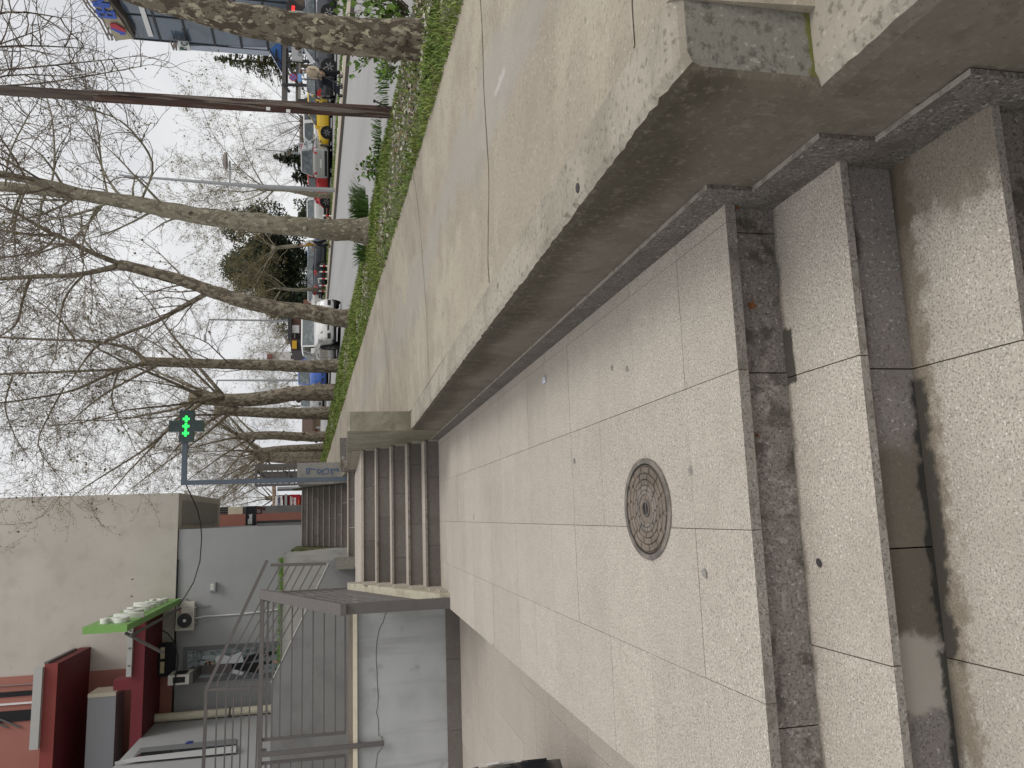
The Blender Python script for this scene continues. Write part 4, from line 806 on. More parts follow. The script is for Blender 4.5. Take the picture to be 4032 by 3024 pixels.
# ================================================================ TREES
def rot_about(v, ax, a): return Matrix.Rotation(a, 3, ax) @ v
class Tree:
    """bare plane tree: limbs given as polylines with radii, branches and budding twigs grown from them"""
    def __init__(s, seed, leaf=.5, droop=.35, sides=3, detail=1.0, bud=.022):
        s.r = random.Random(seed); s.T = MB(); s.C = MB(); s.leaf = leaf; s.droop = droop; s.sides = sides; s.detail = detail; s.bud = bud; s.nt = 0
    def rv(s):
        while True:
            v = Vector((s.r.uniform(-1, 1), s.r.uniform(-1, 1), s.r.uniform(-1, 1)))
            if .05 < v.length < 1: return v.normalized()
    def wander(s, p, d, ln, n, amp, trop):
        pts = [Vector(p)]; d = Vector(d).normalized(); st = ln/n
        for i in range(n):
            d = (d + s.rv()*amp + Vector((0, 0, trop))).normalized(); pts.append(pts[-1]+d*st)
        return pts
    def buds(s, p, d):
        k = 1 + (s.r.random() < s.leaf) + (s.r.random() < s.leaf*.6)
        for _ in range(k):
            c = p + s.rv()*s.bud*1.6; z = s.bud*s.r.uniform(.6, 1.5); a = s.rv()*z; e = s.rv()*z*.8
            s.C.cur = 1; s.C.cv = s.r.random()
            s.C.poly([c-a*.5, c+e*.5, c+a*.7]); 
            if s.r.random() < .5: s.C.poly([c-e*.5, c+a*.4, c+e*.6+a*.2])
            s.C.cur = 0
    def twig(s, p, d, ln, r):
        s.nt += 1
        pts = s.wander(p, d, ln, 3, .42, s.r.uniform(-.12, .2)); s.C.cur = 0; s.C.cv = s.r.random()
        s.C.tube(pts, [r, r*.85, r*.7, r*.5], 3, False)
        for q in pts[1:]:
            if s.r.random() < .85: s.buds(q, d)
        if s.r.random() < .035:                           # hanging seed ball
            q = pts[-1]-Vector((0, 0, .05)); r_ = s.bud*.9; s.C.cur = 1; s.C.cv = .1; n0 = len(s.C.v)
            s.C.v.extend([(q.x+r_, q.y, q.z), (q.x, q.y+r_, q.z), (q.x-r_, q.y, q.z), (q.x, q.y-r_, q.z), (q.x, q.y, q.z+r_), (q.x, q.y, q.z-r_)])
            for f_ in ((0, 1, 4), (1, 2, 4), (2, 3, 4), (3, 0, 4), (1, 0, 5), (2, 1, 5), (3, 2, 5), (0, 3, 5)): s.C.face(tuple(n0+k for k in f_))
            s.C.cur = 0
    def branch(s, p, d, ln, r, lvl):
        n = 5 if lvl == 1 else 4
        pts = s.wander(p, d, ln, n, .26 if lvl == 1 else .34, (.06 if lvl == 1 else s.r.uniform(-.10, .10)) - s.droop*.12*(lvl == 2))
        rad = [max(.0036, r*(1-.78*i/n)) for i in range(n+1)]
        tgt = s.T if r > .02 else s.C
        s.C.cur = 0; s.C.cv = s.r.random()
        tgt.tube(pts, rad, 6 if r > .03 else (5 if r > .015 else 3), False)
        if lvl == 1: cnt, fl, nx = int(max(3, ln*3.6*s.detail)), (.30, .58), 2
        else: cnt, fl, nx = int(max(3, ln*6.5*s.detail)), (.22, .5), 3
        for c in range(cnt):
            t = s.r.uniform(.18, 1.0); f = t*n; i = min(n-1, int(f)); q = pts[i].lerp(pts[i+1], f-i)
            dd = (pts[i+1]-pts[i]).normalized(); ax = dd.cross(s.rv()).normalized()
            nd = rot_about(dd, ax, s.r.uniform(.5, 1.15)); l2 = ln*s.r.uniform(*fl)
            if nx == 2 and l2 > .30: s.branch(q, nd, l2, max(.0045, rad[i]*.55), 2)
            else: s.twig(q, nd, s.r.uniform(.13, .34), .0034)
        s.twig(pts[-1], pts[-1]-pts[-2], .3, .0034)
    def limb(s, pts, rad, spawn=(0.3, 1.0), cnt=8, ln=(1.2, 2.6), sides=10, smooth=4, end=True):
        # Catmull-Rom through the given points
        P = [Vector(p) for p in pts]; q, rr = [], []
        for i in range(len(P)-1):
            a, b_, c, d = P[max(0, i-1)], P[i], P[i+1], P[min(len(P)-1, i+2)]
            for k in range(smooth):
                t = k/smooth; q.append(.5*((2*b_)+(c-a)*t+(2*a-5*b_+4*c-d)*t*t+(3*b_-a-3*c+d)*t**3)); rr.append(rad[i]+(rad[i+1]-rad[i])*t)
        q.append(P[-1]); rr.append(rad[-1])
        v0 = len(s.T.v); s.T.tube(q, rr, sides, True); n = len(q)-1
        for i in range(len(q)):                          # lumpy surface: push every ring vertex in or out
            for k in range(sides):
                p = Vector(s.T.v[v0+i*sides+k]); o_ = p-q[i]; f = 1 + .11*mnoise.noise(p*4.5) + .06*mnoise.noise(p*13) + (.16*max(0, mnoise.noise(p*6+Vector((9, 3, 1)))) if rr[i] > .06 else 0)
                p = q[i]+o_*f; s.T.v[v0+i*sides+k] = (p.x, p.y, p.z)
        for c in range(cnt):
            t = spawn[0]+(spawn[1]-spawn[0])*((c+s.r.random())/cnt); f = t*n; i = min(n-1, int(f)); pp = q[i].lerp(q[i+1], f-i)
            dd = (q[i+1]-q[i]).normalized(); ax = dd.cross(s.rv()).normalized(); nd = rot_about(dd, ax, s.r.uniform(.6, 1.3))
            nd = (nd + Vector((0, 0, .15))).normalized()
            s.branch(pp, nd, s.r.uniform(*ln), min(.021, max(.0085, rr[i]*.30)), 1)
        if end: s.branch(q[-1], q[-1]-q[-2], s.r.uniform(*ln), rr[-1]*.95, 1)
    def stubs(s, pts, rad, n):
        for _ in range(n):
            i = s.r.randrange(len(pts)-1); p = Vector(pts[i]).lerp(Vector(pts[i+1]), s.r.random()); v = s.rv(); v.z *= .3; v.normalize()
            s.T.tube([p+v*rad[i]*.75, p+v*rad[i]*1.12], [rad[i]*.35, rad[i]*.2], 7)
    def flare(s, base, r, n=7):
        for k in range(n):
            a = 2*math.pi*k/n + s.r.uniform(-.3, .3); v = Vector((math.cos(a), math.sin(a), 0))
            s.T.tube([base+v*r*.5+Vector((0, 0, r*2.2)), base+v*r*.8+Vector((0, 0, r*.8)), base+v*r*1.15+Vector((0, 0, -.05))], [r*.35, r*.42, r*.3], 6)
    def finish(s, name, label, loc, bk=None, bd=None, group=None):
        t = thing(name, label, 'tree', loc, group)
        s.T.build('trunk', bk or bark, t, smooth=True); s.C.build('crown', [twig_m, bd or bud_m], t); return t
TG = 'plane trees in the row along the verge'
def px_limb(pts, Y, dys=None, wsc=1.0, base=False):
    """limb centre line read off the picture: (x, y, width in pixels) at distance Y (+ optional depth drift)"""
    P, Rr = [], []
    for i, (x, y, w_) in enumerate(pts):
        yy = Y + (dys[i] if dys else 0); p = at(x, y, Y=yy); dep = (p-Vector((0, 0, CAMZ))).dot(FW)
        P.append(p); Rr.append(w_*wsc/2/FPX*dep)
    if base: P.insert(0, P[0]-Vector((0, 0, .3))); Rr.insert(0, Rr[0]*1.1)
    return P, Rr
# --- tree 1, nearest, at the right edge: mottled trunk leaning out of the picture
b0 = slope_at(1650, 165, .30); Y1 = b0.y
T = Tree(21, leaf=.5, detail=.9, bud=.012)
P_, r_ = px_limb([(1665, 163, 166), (1560, 158, 150), (1352, 141, 134), (1126, 110, 128), (900, 62, 120), (680, 5, 112), (450, -70, 104), (200, -180, 98), (-150, -380, 92), (-500, -560, 84)], Y1, base=True)
T.limb(P_, r_, cnt=0, sides=28, smooth=9, end=False); T.flare(Vector((P_[0].x, P_[0].y, P_[0].z)), r_[0]*.8); T.stubs(P_[:5], r_, 5)
top = P_[-1]; tr = r_[-1]
for k in range(7):
    a = 2*math.pi*k/7+.4; d = Vector((math.cos(a)*.7, math.sin(a)*.7, .55)).normalized(); d.x = abs(d.x)+.3; pts = T.wander(top, d, 3.4, 4, .2, .04)
    T.limb(pts, [tr*.6, tr*.45, tr*.35, tr*.25, tr*.15], (.25, 1), 8, (1.0, 2.2), 7, 2)
for (x, y), (x2, y2), dy in (((-320, 250), (150, 120), 1.6), ((-260, 380), (250, 300), 2.2), ((-250, 130), (240, 70), 1.3), ((-350, 300), (470, 230), 2.0), ((-300, 350), (560, 260), 2.6), ((-200, 200), (330, 190), 1.8)):   # hanging twigs in the top right
    p0, p1 = at(x, y, Y=Y1+dy), at(x2, y2, Y=Y1+dy+.5); mid = (p0+p1)/2 + T.rv()*.12
    T.limb([p0, mid, p1], [.014, .009, .0045], (.25, 1), 8, (.3, .6), 5, 3)
T.finish('plane_tree', 'nearest plane tree with a thick mottled patchy trunk at the right edge of the pavement', tuple(b0), group=TG)
# --- tree 2
b0 = slope_at(1458, 908, .30); Y2_ = b0.y
T = Tree(5, leaf=.65, detail=1.15, bud=.021)
P_, r_ = px_limb([(1462, 910, 118), (1420, 906, 96), (1307, 902, 80), (1126, 890, 74), (994, 874, 70), (768, 847, 66), (542, 803, 58), (316, 766, 48), (90, 742, 40), (-150, 722, 34), (-420, 700, 28), (-700, 690, 20)], Y2_, [0, 0, 0, 0, 0, .05, .1, .2, .3, .4, .5, .6], base=True)
T.limb(P_, r_, (.50, 1), 22, (.7, 1.5), 24, 8); T.flare(P_[0], r_[0]*.7); T.stubs(P_[3:8], r_[3:], 9)
P2, r2_ = px_limb([(330, 762, 36), (200, 725, 32), (70, 700, 30), (-200, 640, 26), (-500, 560, 18)], Y2_, [.2, .1, 0, -.2, -.4]); T.limb(P2, r2_, (.2, 1), 12, (.7, 1.5), 12, 4)
for pts, dys in (([(430, 790, 14), (400, 650, 12), (380, 480, 9), (330, 330, 6)], [.1, .3, .5, .7]), ([(560, 780, 15), (600, 640, 13), (480, 480, 10), (300, 420, 7)], [.1, -.2, -.5, -.7]), ([(400, 810, 16), (330, 900, 13), (250, 960, 10), (110, 1010, 7)], [.1, .4, .8, 1.1]), ([(380, 815, 14), (340, 905, 12), (320, 1000, 9), (330, 1040, 6)], [.1, -.2, -.4, -.6]), ([(200, 740, 14), (215, 620, 12), (200, 440, 9), (150, 300, 6)], [.2, .4, .8, 1]), ([(100, 745, 14), (60, 870, 12), (60, 960, 8)], [.2, .5, .8]), ([(20, 730, 12), (40, 600, 10), (120, 440, 7)], [.2, -.3, -.8])):
    P2, r2_ = px_limb(pts, Y2_, dys); T.limb(P2, [q*.66 for q in r2_], (.12, 1), 13, (.45, 1.1), 7, 4)
T.finish('plane_tree', 'pale barked plane tree with long grass tufts round its foot, second from the right edge', tuple(b0), bark_pale, group=TG)
# --- tree 3
b0 = slope_at(1372, 1252, .30); Y3_ = b0.y
T = Tree(9, leaf=.65, detail=1.25, bud=.027)
P_, r_ = px_limb([(1378, 1256, 84), (1340, 1253, 72), (1216, 1231, 62), (1058, 1208, 58), (900, 1168, 52), (800, 1135, 47), (723, 1106, 45), (588, 1070, 42), (470, 1040, 38)], Y3_, base=True)
T.limb(P_, r_, (.6, 1), 5, (1.2, 2.2), 20, 7, end=False); T.flare(P_[0], r_[0]*.75); T.stubs(P_[:6], r_, 9)
for pts, dys, c in (([(470, 1045, 30), (316, 1080, 25), (136, 1089, 23), (0, 1098, 20), (-250, 1105, 16), (-500, 1120, 10)], [0, .1, .3, .4, .6, .8], 14),
                    ([(475, 1040, 30), (339, 985, 25), (235, 930, 22), (194, 915, 19), (100, 860, 15), (-30, 790, 11)], [0, -.2, -.4, -.5, -.8, -1.1], 11),
                    ([(225, 925, 16), (150, 925, 13), (60, 915, 12), (-120, 890, 9)], [-.4, -.5, -.8, -1], 7),
                    ([(225, 928, 14), (160, 985, 12), (40, 1010, 10), (-100, 1030, 8)], [-.4, 0, .3, .5], 7),
                    ([(826, 1148, 28), (770, 1180, 25), (714, 1211, 27), (610, 1268, 18), (511, 1306, 17), (393, 1356, 14), (334, 1419, 11), (280, 1500, 7)], [0, .2, .3, .5, .6, .8, 1.1, 1.4], 13),
                    ([(120, 1088, 16), (90, 1180, 13), (60, 1280, 10), (-30, 1340, 7)], [.3, .8, 1.2, 1.5], 8), ([(330, 1080, 14), (270, 1150, 12), (240, 1230, 9), (220, 1400, 6)], [.1, -.4, -.8, -1.2], 8), ([(390, 1010, 12), (330, 940, 10), (320, 850, 7)], [-.1, .5, .9], 6)):
    P2, r2_ = px_limb(pts, Y3_, dys, .75); T.limb(P2, r2_, (.12, 1), int(c*1.4), (.8, 1.7), 10, 4)
T.finish('plane_tree', 'leaning plane tree whose trunk forks widely high up, in front of the white car', tuple(b0), bark_mid, group=TG)
# --- tree 4
b0 = slope_at(1338, 1440, .30); Y4_ = b0.y
T = Tree(14, leaf=.65, detail=1.2, bud=.033)
P_, r_ = px_limb([(1345, 1440, 64), (1300, 1441, 52), (1200, 1443, 47), (1000, 1436, 42), (850, 1433, 38), (700, 1428, 37), (560, 1424, 36)], Y4_, base=True)
T.limb(P_, r_, (.55, 1), 6, (1.3, 2.4), 16, 6, end=False); T.flare(P_[0], r_[0]*.75); T.stubs(P_, r_, 9)
for pts, dys, c in (([(570, 1424, 24), (520, 1378, 18), (384, 1346, 15), (181, 1337, 13), (0, 1328, 11), (-200, 1320, 8)], [0, .2, .3, .5, .6, .8], 13),
                    ([(570, 1426, 24), (478, 1452, 16), (280, 1462, 13), (0, 1473, 11), (-200, 1480, 8)], [0, -.2, -.4, -.6, -.8], 13),
                    ([(575, 1428, 22), (441, 1469, 15), (294, 1535, 12), (120, 1570, 9), (-40, 1590, 7)], [0, -.5, -1, -1.6, -2.1], 12),
                    ([(640, 1430, 16), (520, 1490, 12), (400, 1560, 9), (300, 1640, 6)], [0, .6, 1.2, 1.7], 9), ([(470, 1450, 12), (440, 1560, 9), (470, 1650, 6), (500, 1700, 5)], [-.2, -.7, -1.0, -1.2], 8),
                    ([(300, 1345, 12), (230, 1250, 9), (140, 1180, 6)], [.4, 1, 1.5], 7), ([(250, 1530, 11), (190, 1640, 8), (150, 1750, 6), (210, 1850, 4)], [-1, -1.6, -2.0, -2.2], 9), ([(50, 1480, 11), (20, 1600, 8), (60, 1720, 6)], [-.6, -1.2, -1.6], 9)):
    P2, r2_ = px_limb(pts, Y4_, dys, .75); T.limb(P2, r2_, (.12, 1), int(c*1.4), (.9, 2.0), 9, 4)
T.finish('plane_tree', 'plane tree with a straight upright trunk left of the white car', tuple(b0), bark_mid, group=TG)
# --- generic plane trees for the rest of the row and the far side of the road
def plane_proto(seed, h, r0, lean, leaf, bud, detail, bd, spread=1.0, nl=7, fork=.42):
    T = Tree(seed, leaf=leaf, detail=detail, bud=bud); rg = T.r
    top = Vector((lean[0], lean[1], h*fork)); P = [Vector((0, 0, -.3)), top*.25+Vector((rg.gauss(0, .05), rg.gauss(0, .05), 0)), top*.6+Vector((rg.gauss(0, .1), rg.gauss(0, .1), 0)), top]
    rr = [r0*1.15, r0*.95, r0*.82, r0*.7]; T.limb(P, rr, (.7, 1), 3, (1.4, 2.4), 10, 4, end=False); T.flare(P[0]+Vector((0, 0, .1)), r0*.9, 6); T.stubs(P, rr, 6)
    for k in range(nl):
        a = 2*math.pi*(k+rg.uniform(-.3, .3))/nl; up = rg.uniform(.55, 1.3); d = Vector((math.cos(a)*spread, math.sin(a)*spread, up)).normalized()
        st = top*rg.uniform(.75, 1.0); pts = T.wander(st, d, h*(1-fork)*rg.uniform(.75, 1.1), 5, .2, .07 if spread < 1.2 else .0)
        T.limb(pts, [r0*.27, r0*.18, r0*.12, r0*.08, r0*.05, r0*.025], (.2, 1), 13, (.9, 2.0), 7, 2)
    return T
protoA = plane_proto(31, 11, .27, (-.15, .2), .75, .042, .85, bud_m).finish('plane_tree', 'plane tree with a forked crown, just right of the pharmacy cross pole', (0, 0, 0), bark_mid, group=TG)
protoB = plane_proto(47, 10.5, .25, (.2, -.1), .75, .042, .85, bud_y, 1.15).finish('plane_tree', 'plane tree with a spreading crown hanging over the pavement behind the pharmacy cross', (0, 0, 0), bark_mid, bud_y, group=TG)
used = {}
row = [(1305, 1545, 'A', 1.0, 'plane tree with a forked trunk standing in front of the silver van'), (1293, 1626, 'B', 1.0, 'plane tree behind the pharmacy cross, right of the brown roofed house'), (1281, 1718, 'A', .95, 'leaning plane tree far up the row, left of the brown roofed house'),
       (1272, 1762, 'B', .95, 'slim plane tree far up the row, second left of the brown roofed house'), (1266, 1792, 'A', .95, 'plane tree far up the row beside the bus shelter'), (1262, 1812, 'B', 1.0, 'plane tree near the top of the row, right of the graffiti wall'), (1259, 1826, 'A', 1.0, 'last visible plane tree of the row, half behind the graffiti wall')]
for i, (x, y, k, sc, lab) in enumerate(row):
    d_ = ray(1300, y); p = Vector((4.15, 4.15/d_.x*d_.y, 0)); p.z = street(4.15, p.y)
    src = protoA if k == 'A' else protoB
    if k not in used: used[k] = 1; o = src; o.location = p; o['label'] = lab; o.scale = (sc,)*3; o.rotation_euler = (0, 0, 1.3*i)
    else: o = dup(src, p, 1.3*i, lab, sc)
for k, (X_, Y_, lab) in enumerate(((3.6, 72, 'distant plane tree past the end of the row, behind the black barrier'), (2.2, 84, 'distant plane tree over the shop roofs, left of the cross pole'), (-1.5, 66, 'budding tree behind the betting sign and kiosks'))):
    dup(protoB if k % 2 == 0 else protoA, (X_, Y_, street(4, Y_) if k < 2 else 3.6), .7+2*k, lab, 1.1)
# trees on the far side of the road
FG = 'bare trees across the road'
fp = plane_proto(61, 8.5, .13, (.3, .2), .95, .05, .85, bud_y, 1.25, 7, .36); farA = fp.finish('street_tree', 'slim budding tree across the road beside the grey lamp post', (0, 0, 0), bark_pale, bud_y, FG)
fp = plane_proto(77, 9.5, .16, (-.2, .1), .35, .02, .7, bud_m, 1.0, 8, .22); farB = fp.finish('bare_tree', 'bare dark twigged tree behind the white delivery board', (0, 0, 0), twig_m, bud_m, FG)
def ground_far(x, y): return -.15+gy(y)
def place_far(src, first, x, X_, lab, sc, rz):          # x = picture row (y pixel) of the trunk, X_ = lateral distance
    d = ray(1300, x); Yw = X_/d.x*d.y
    p = (X_, Yw, ground_far(X_, Yw))
    if first: src.location = p; src.rotation_euler = (0, 0, rz); src.scale = (sc,)*3; src['label'] = lab; return src
    return dup(src, p, rz, lab, sc)
place_far(farA, True, 768, 19.4, 'slim budding tree across the road beside the grey lamp post', 1.4, .3)
place_far(farA, False, 960, 20.5, 'budding tree across the road behind the person in the mustard waistcoat', 1.35, 2.1)
place_far(farA, False, 1142, 19.8, 'budding tree across the road leaning over the white road car', 1.3, 4.0)
place_far(farA, False, 1365, 16.5, 'budding tree in front of the orange house across the road', 1.15, 5.2)
place_far(farA, False, 1475, 18.5, 'budding tree across the road above the blue van', 1.2, 1.1)
place_far(farA, False, 1590, 14.5, 'budding tree across the road behind the silver van', 1.2, 3.3)
place_far(farB, True, 480, 34, 'bare dark twigged tree behind the wooden pole', 1.0, .5)
place_far(farB, False, 560, 40, 'bare tree behind the white delivery board', .95, 2.0)
place_far(farB, False, 690, 46, 'bare tree behind the red parked car', 1.1, 3.6)
place_far(farB, False, 380, 42, 'bare bush like tree beside the no stopping sign', .62, 5.0)
place_far(farA, False, 1270, 30, 'hazy budding tree behind the white road car', 1.4, .9)
# --- evergreens
def conifer(seed, h, r, n, dens, name, label, loc, wide=.9, up=.1, m_=None):
    rg = random.Random(seed); T_ = MB(); C_ = MB(); T_.tube([(0, 0, -.2), (0, 0, h*.5), (0, 0, h)], [h*.022, h*.014, .02], 7)
    for k in range(n):
        t = rg.random()**.8; z = h*(.06+.93*t); ln = r*(1-t)**wide*rg.uniform(.55, 1.15)+.15; a = rg.uniform(0, 6.283)
        d = Vector((math.cos(a), math.sin(a), up-rg.uniform(0, .25))); p0 = Vector((0, 0, z)); C_.cv = rg.random()
        for q in range(int(dens*ln)+3):
            s_ = rg.uniform(.12, 1); p = p0+d*ln*s_+Vector((0, 0, -.12*ln*s_*s_)); w2 = rg.uniform(.10, .24)
            v1 = Vector((rg.gauss(0, 1), rg.gauss(0, 1), rg.gauss(-.2, .6))).normalized()*w2; v2 = Vector((rg.gauss(0, 1), rg.gauss(0, 1), rg.gauss(0, .5))).normalized()*w2*.5
            C_.cv = min(1, max(0, rg.gauss(.5, .25))); C_.poly([p-v1*.5-v2*.4, p+v2, p+v1, p-v2*.6])
    t = thing(name, label, 'tree', (0, 0, 0)); T_.build('trunk', bark, t); C_.build('crown', m_ or conifer_m, t); t.location = loc; return t
def far_pos(y, X_): d = ray(1300, y); Yw = X_/d.x*d.y; return (X_, Yw, ground_far(X_, Yw))
def broad_evergreen(seed, h, r, n, name, label, loc, m_):
    rg = random.Random(seed); C_ = MB(); T_ = MB(); T_.tube([(0, 0, -.2), (.1, 0, h*.35), (0, .1, h*.8)], [.22, .16, .05], 8)
    blobs = [(Vector((rg.gauss(0, r*.42), rg.gauss(0, r*.42), h*rg.uniform(.16, .9))), r*rg.uniform(.28, .5)) for _ in range(26)]
    for k in range(n):
        c, rr = rg.choice(blobs); v = Vector((rg.gauss(0, 1), rg.gauss(0, 1), rg.gauss(0, 1))).normalized(); p = c+v*rr*rg.uniform(.55, 1.05)*Vector((1, 1, 1)).length/1.732
        if p.z < .1: continue
        w2 = rg.uniform(.10, .26); v1 = Vector((rg.gauss(0, 1), rg.gauss(0, 1), rg.gauss(0, 1))).normalized()*w2; v2 = v1.orthogonal().normalized()*w2*.6
        C_.cv = min(1, max(0, rg.gauss(.5, .25))); C_.poly([p-v1, p+v2, p+v1*.8, p-v2])
    t = thing(name, label, 'tree', (0, 0, 0)); T_.build('trunk', bark, t); C_.build('crown', m_, t); t.location = loc; return t
p = far_pos(1050, 27); broad_evergreen(3, 10.2, 4.3, 27000, 'evergreen_tree', 'large dense dark evergreen tree behind the parked grey and blue cars', p, conifer_m)
p = far_pos(1180, 30); broad_evergreen(4, 7.6, 3.9, 14000, 'evergreen_tree', 'lower dark evergreen tree behind the blue and green road sign', p, conifer_m)
conifer(5, 5.0, 2.3, 260, 26, 'conifer_tree', 'small dark conifer behind the silver and red parked cars', far_pos(630, 36))
conifer(6, 3.6, 2.2, 180, 24, 'conifer_tree', 'low dark conifer behind the red parked car', far_pos(700, 40), .7)
conifer(8, 10.5, 3.4, 330, 16, 'conifer_tree', 'tall thin fir in front of the glass office, beside the no stopping sign', far_pos(268, 44), 1.0, .1, cedar_m)
broad_evergreen(12, 3.0, 1.6, 2500, 'evergreen_shrub', 'round dark evergreen shrub by the cars behind the second plane tree', far_pos(835, 36), conifer_m)
# ================================================================ GRASS, STONES, PLANTS
gm = MB(); rg = random.Random(5)
def clump(x, y): return math.sin(x*1.9+y*.6)+math.sin(y*1.13+x*.7+1)+.7*math.sin(y*2.7-x*2.2)+.5*math.sin(y*5.3+x*4.1)
def blade(mb, x, y, z, h, wd, lean):
    a = rg.uniform(0, 6.283); dx, dy = math.cos(a), math.sin(a); px, py = -dy*wd/2, dx*wd/2
    mb.cv = rg.random(); lx, ly = dx*lean*h, dy*lean*h
    b_ = len(mb.v); mb.v.extend([(x-px, y-py, z), (x+px, y+py, z), (x+lx*.4+px*.7, y+ly*.4+py*.7, z+h*.6), (x+lx*.4-px*.7, y+ly*.4-py*.7, z+h*.6), (x+lx, y+ly, z+h*(1-.25*lean))])
    mb.face((b_, b_+1, b_+2, b_+3)); mb.face((b_+3, b_+2, b_+4))
cnt = 0
for k in range(170000):
    y = 2.5 + 60*rg.random()**2.1; x = 2.86+1.9*rg.random()
    c = clump(x, y); edge = (x < 3.12) or (x > 4.4)
    p_ = (.95 if c > .25 else .42 if c > -.7 else .14); 
    if edge: p_ = max(p_, .6)
    if 3.2 < x < 3.6 and c < .6: p_ *= .45
    if rg.random() > p_: continue
    if rg.random() > 1.15-(y/70): continue
    hh = rg.uniform(.02, .07)*(1.5 if c > .8 and not x < 3.1 else 1)*(1+ (y > 14)*.5); blade(gm, x, y, street(x, y)-.008, hh, rg.uniform(.004, .009)*(1+y/9), rg.uniform(.1, 1.0)); cnt += 1
tag(gm.build('grass', grass_m), kind='stuff')
gm = MB()
for k in range(9000):
    y = 2+75*rg.random()**1.3; x = 18.9+1.05*rg.random(); blade(gm, x, y+5, street(17.2, y+5)+.13, rg.uniform(.05, .14), .05, rg.uniform(.1, .7))
tag(gm.build('far_grass', grass_m), kind='stuff')
gm = MB()
for k in range(6000):
    x = rg.uniform(-6, -.95); y = 21.5+rg.random()**1.6*2.4; blade(gm, x, y, p_ if False else at(1112, 2300, Y=21.3).z-.08, rg.uniform(.10, .30), .016, rg.uniform(.1, .8))
tag(gm.build('planter_grass', mat('grass_bright', (.14, .26, .03), .6, attr=.35)), kind='stuff')
sm = MB()
for k in range(9000):
    y = 2.6+34*rg.random()**1.9; x = 2.95+rg.random()*1.45
    if not (3.1 < x < 3.8 or clump(x, y) < -.5): continue
    r0 = rg.choice((.006, .009, .012, .02))*rg.uniform(.8, 1.3)*(1+y/40); z = street(x, y)+r0*.25; sm.cv = rg.random(); n0 = len(sm.v)
    a = rg.uniform(0, 6.28); e = rg.uniform(.6, 1.0)
    for i in range(6): t_ = a+i*1.047; sm.v.append((x+math.cos(t_)*r0, y+math.sin(t_)*r0*e, z+rg.uniform(-.2, .2)*r0))
    sm.v.append((x, y, z+r0*.65))
    for i in range(6): sm.face((n0+i, n0+(i+1) % 6, n0+6))
tag(sm.build('gravel', mat('verge_stone', (.36, .33, .28), .9, attr=.7)), kind='stuff')
lm = MB()
for k in range(3500):
    y = 2.6+22*rg.random()**1.5; x = 3.0+rg.random()*1.4; z = street(x, y)+.012; v = Vector((rg.gauss(0, 1), rg.gauss(0, 1), rg.gauss(0, .3))).normalized()*rg.uniform(.012, .035); u_ = Vector((-v.y, v.x, rg.gauss(0, .01)))*.5
    lm.cv = rg.random(); q = Vector((x, y, z)); lm.poly([q-v, q+u_, q+v, q-u_])
tag(lm.build('leaf_litter', mat('litter', (.17, .115, .065), .9, attr=.6)), kind='stuff')
def tuft(label, base, h, n, rad):
    t = MB()
    for k in range(n):
        a = rg.uniform(0, 6.283); rr = rad*rg.random()**.5; x, y = base[0]+math.cos(a)*rr, base[1]+math.sin(a)*rr
        dx, dy = math.cos(a+rg.gauss(0, .5)), math.sin(a+rg.gauss(0, .5)); hh = h*rg.uniform(.5, 1.1); ln = rg.uniform(.2, .8)*hh; wd = rg.uniform(.008, .016)
        z = base[2]; t.cv = rg.random(); b_ = len(t.v)
        for s_, wz in ((0, 1), (.35, .95), (.7, .7), (1, .08)):
            px, py = -dy*wd*wz/2, dx*wd*wz/2; cx, cy, cz = x+dx*ln*s_**1.7, y+dy*ln*s_**1.7, z+hh*(s_-.35*s_**3)
            t.v.extend([(cx-px, cy-py, cz), (cx+px, cy+py, cz)])
        for i in range(3): t.face((b_+2*i, b_+2*i+1, b_+2*i+3, b_+2*i+2))
    o = t.build('grass_tuft', mat('tuft_blade', (.065, .125, .025), .55, attr=.4)); tag(o, label, 'grass', 'long grass tufts at the tree feet'); return o
q = slope_at(1450, 838, .30); tuft('large tuft of long grass right of the pale second plane tree', q, .42, 260, .26)
q = slope_at(1440, 800, .30); tuft('long grass tuft furthest right of the pale second plane tree', (q.x+.1, q.y+.1, q.z), .40, 160, .2)
q = slope_at(1440, 985, .30); tuft('smaller grass tuft just left of the pale second plane tree', (q.x-.05, q.y, q.z), .30, 120, .15)
q = slope_at(1530, 300, .30); tuft('wispy grass tuft between the mottled trunk and the wooden pole', q, .22, 120, .35)
q = slope_at(1500, 560, .30); tuft('low grass tuft left of the wooden pole', q, .18, 110, .3)
# leafy sucker shrubs
def shrub(label, base, h, n, rad, lf, name='leafy_shrub'):
    S = MB(); Lf = MB(); t = thing(name, label, 'shrub', base)
    for k in range(n):
        a = rg.uniform(0, 6.283); d = Vector((math.cos(a)*rg.uniform(.1, .9), math.sin(a)*rg.uniform(.1, .9), 1)).normalized(); p = Vector(base)+Vector((math.cos(a), math.sin(a), 0))*rad*.3
        ln = h*rg.uniform(.5, 1.1); pts = [p+d*ln*i/4+Vector((rg.gauss(0, .02), rg.gauss(0, .02), 0)) for i in range(5)]; S.tube(pts, [.006, .005, .004, .003, .002], 4, False)
        for i in range(1, 5):
            for _ in range(4):
                v = Vector((rg.gauss(0, 1), rg.gauss(0, 1), rg.gauss(0, .7))).normalized(); c = pts[i]+v*rg.uniform(.02, .08); u_ = v.cross(Vector((rg.gauss(0, 1), rg.gauss(0, 1), rg.gauss(0, 1)))).normalized(); z = lf*rg.uniform(.6, 1.2)
                Lf.cv = rg.random(); Lf.poly([c, c+v*z*.5+u_*z*.35, c+v*z+u_*.1*z, c+v*z*.5-u_*z*.35])
    S.build('stems', twig_m, t); Lf.build('leaves', mat('leaf_green', (.075, .15, .018), .5, [('noise', 6, 2, .4, .6, (.15, .23, .04), .7)], attr=.4), t); return t
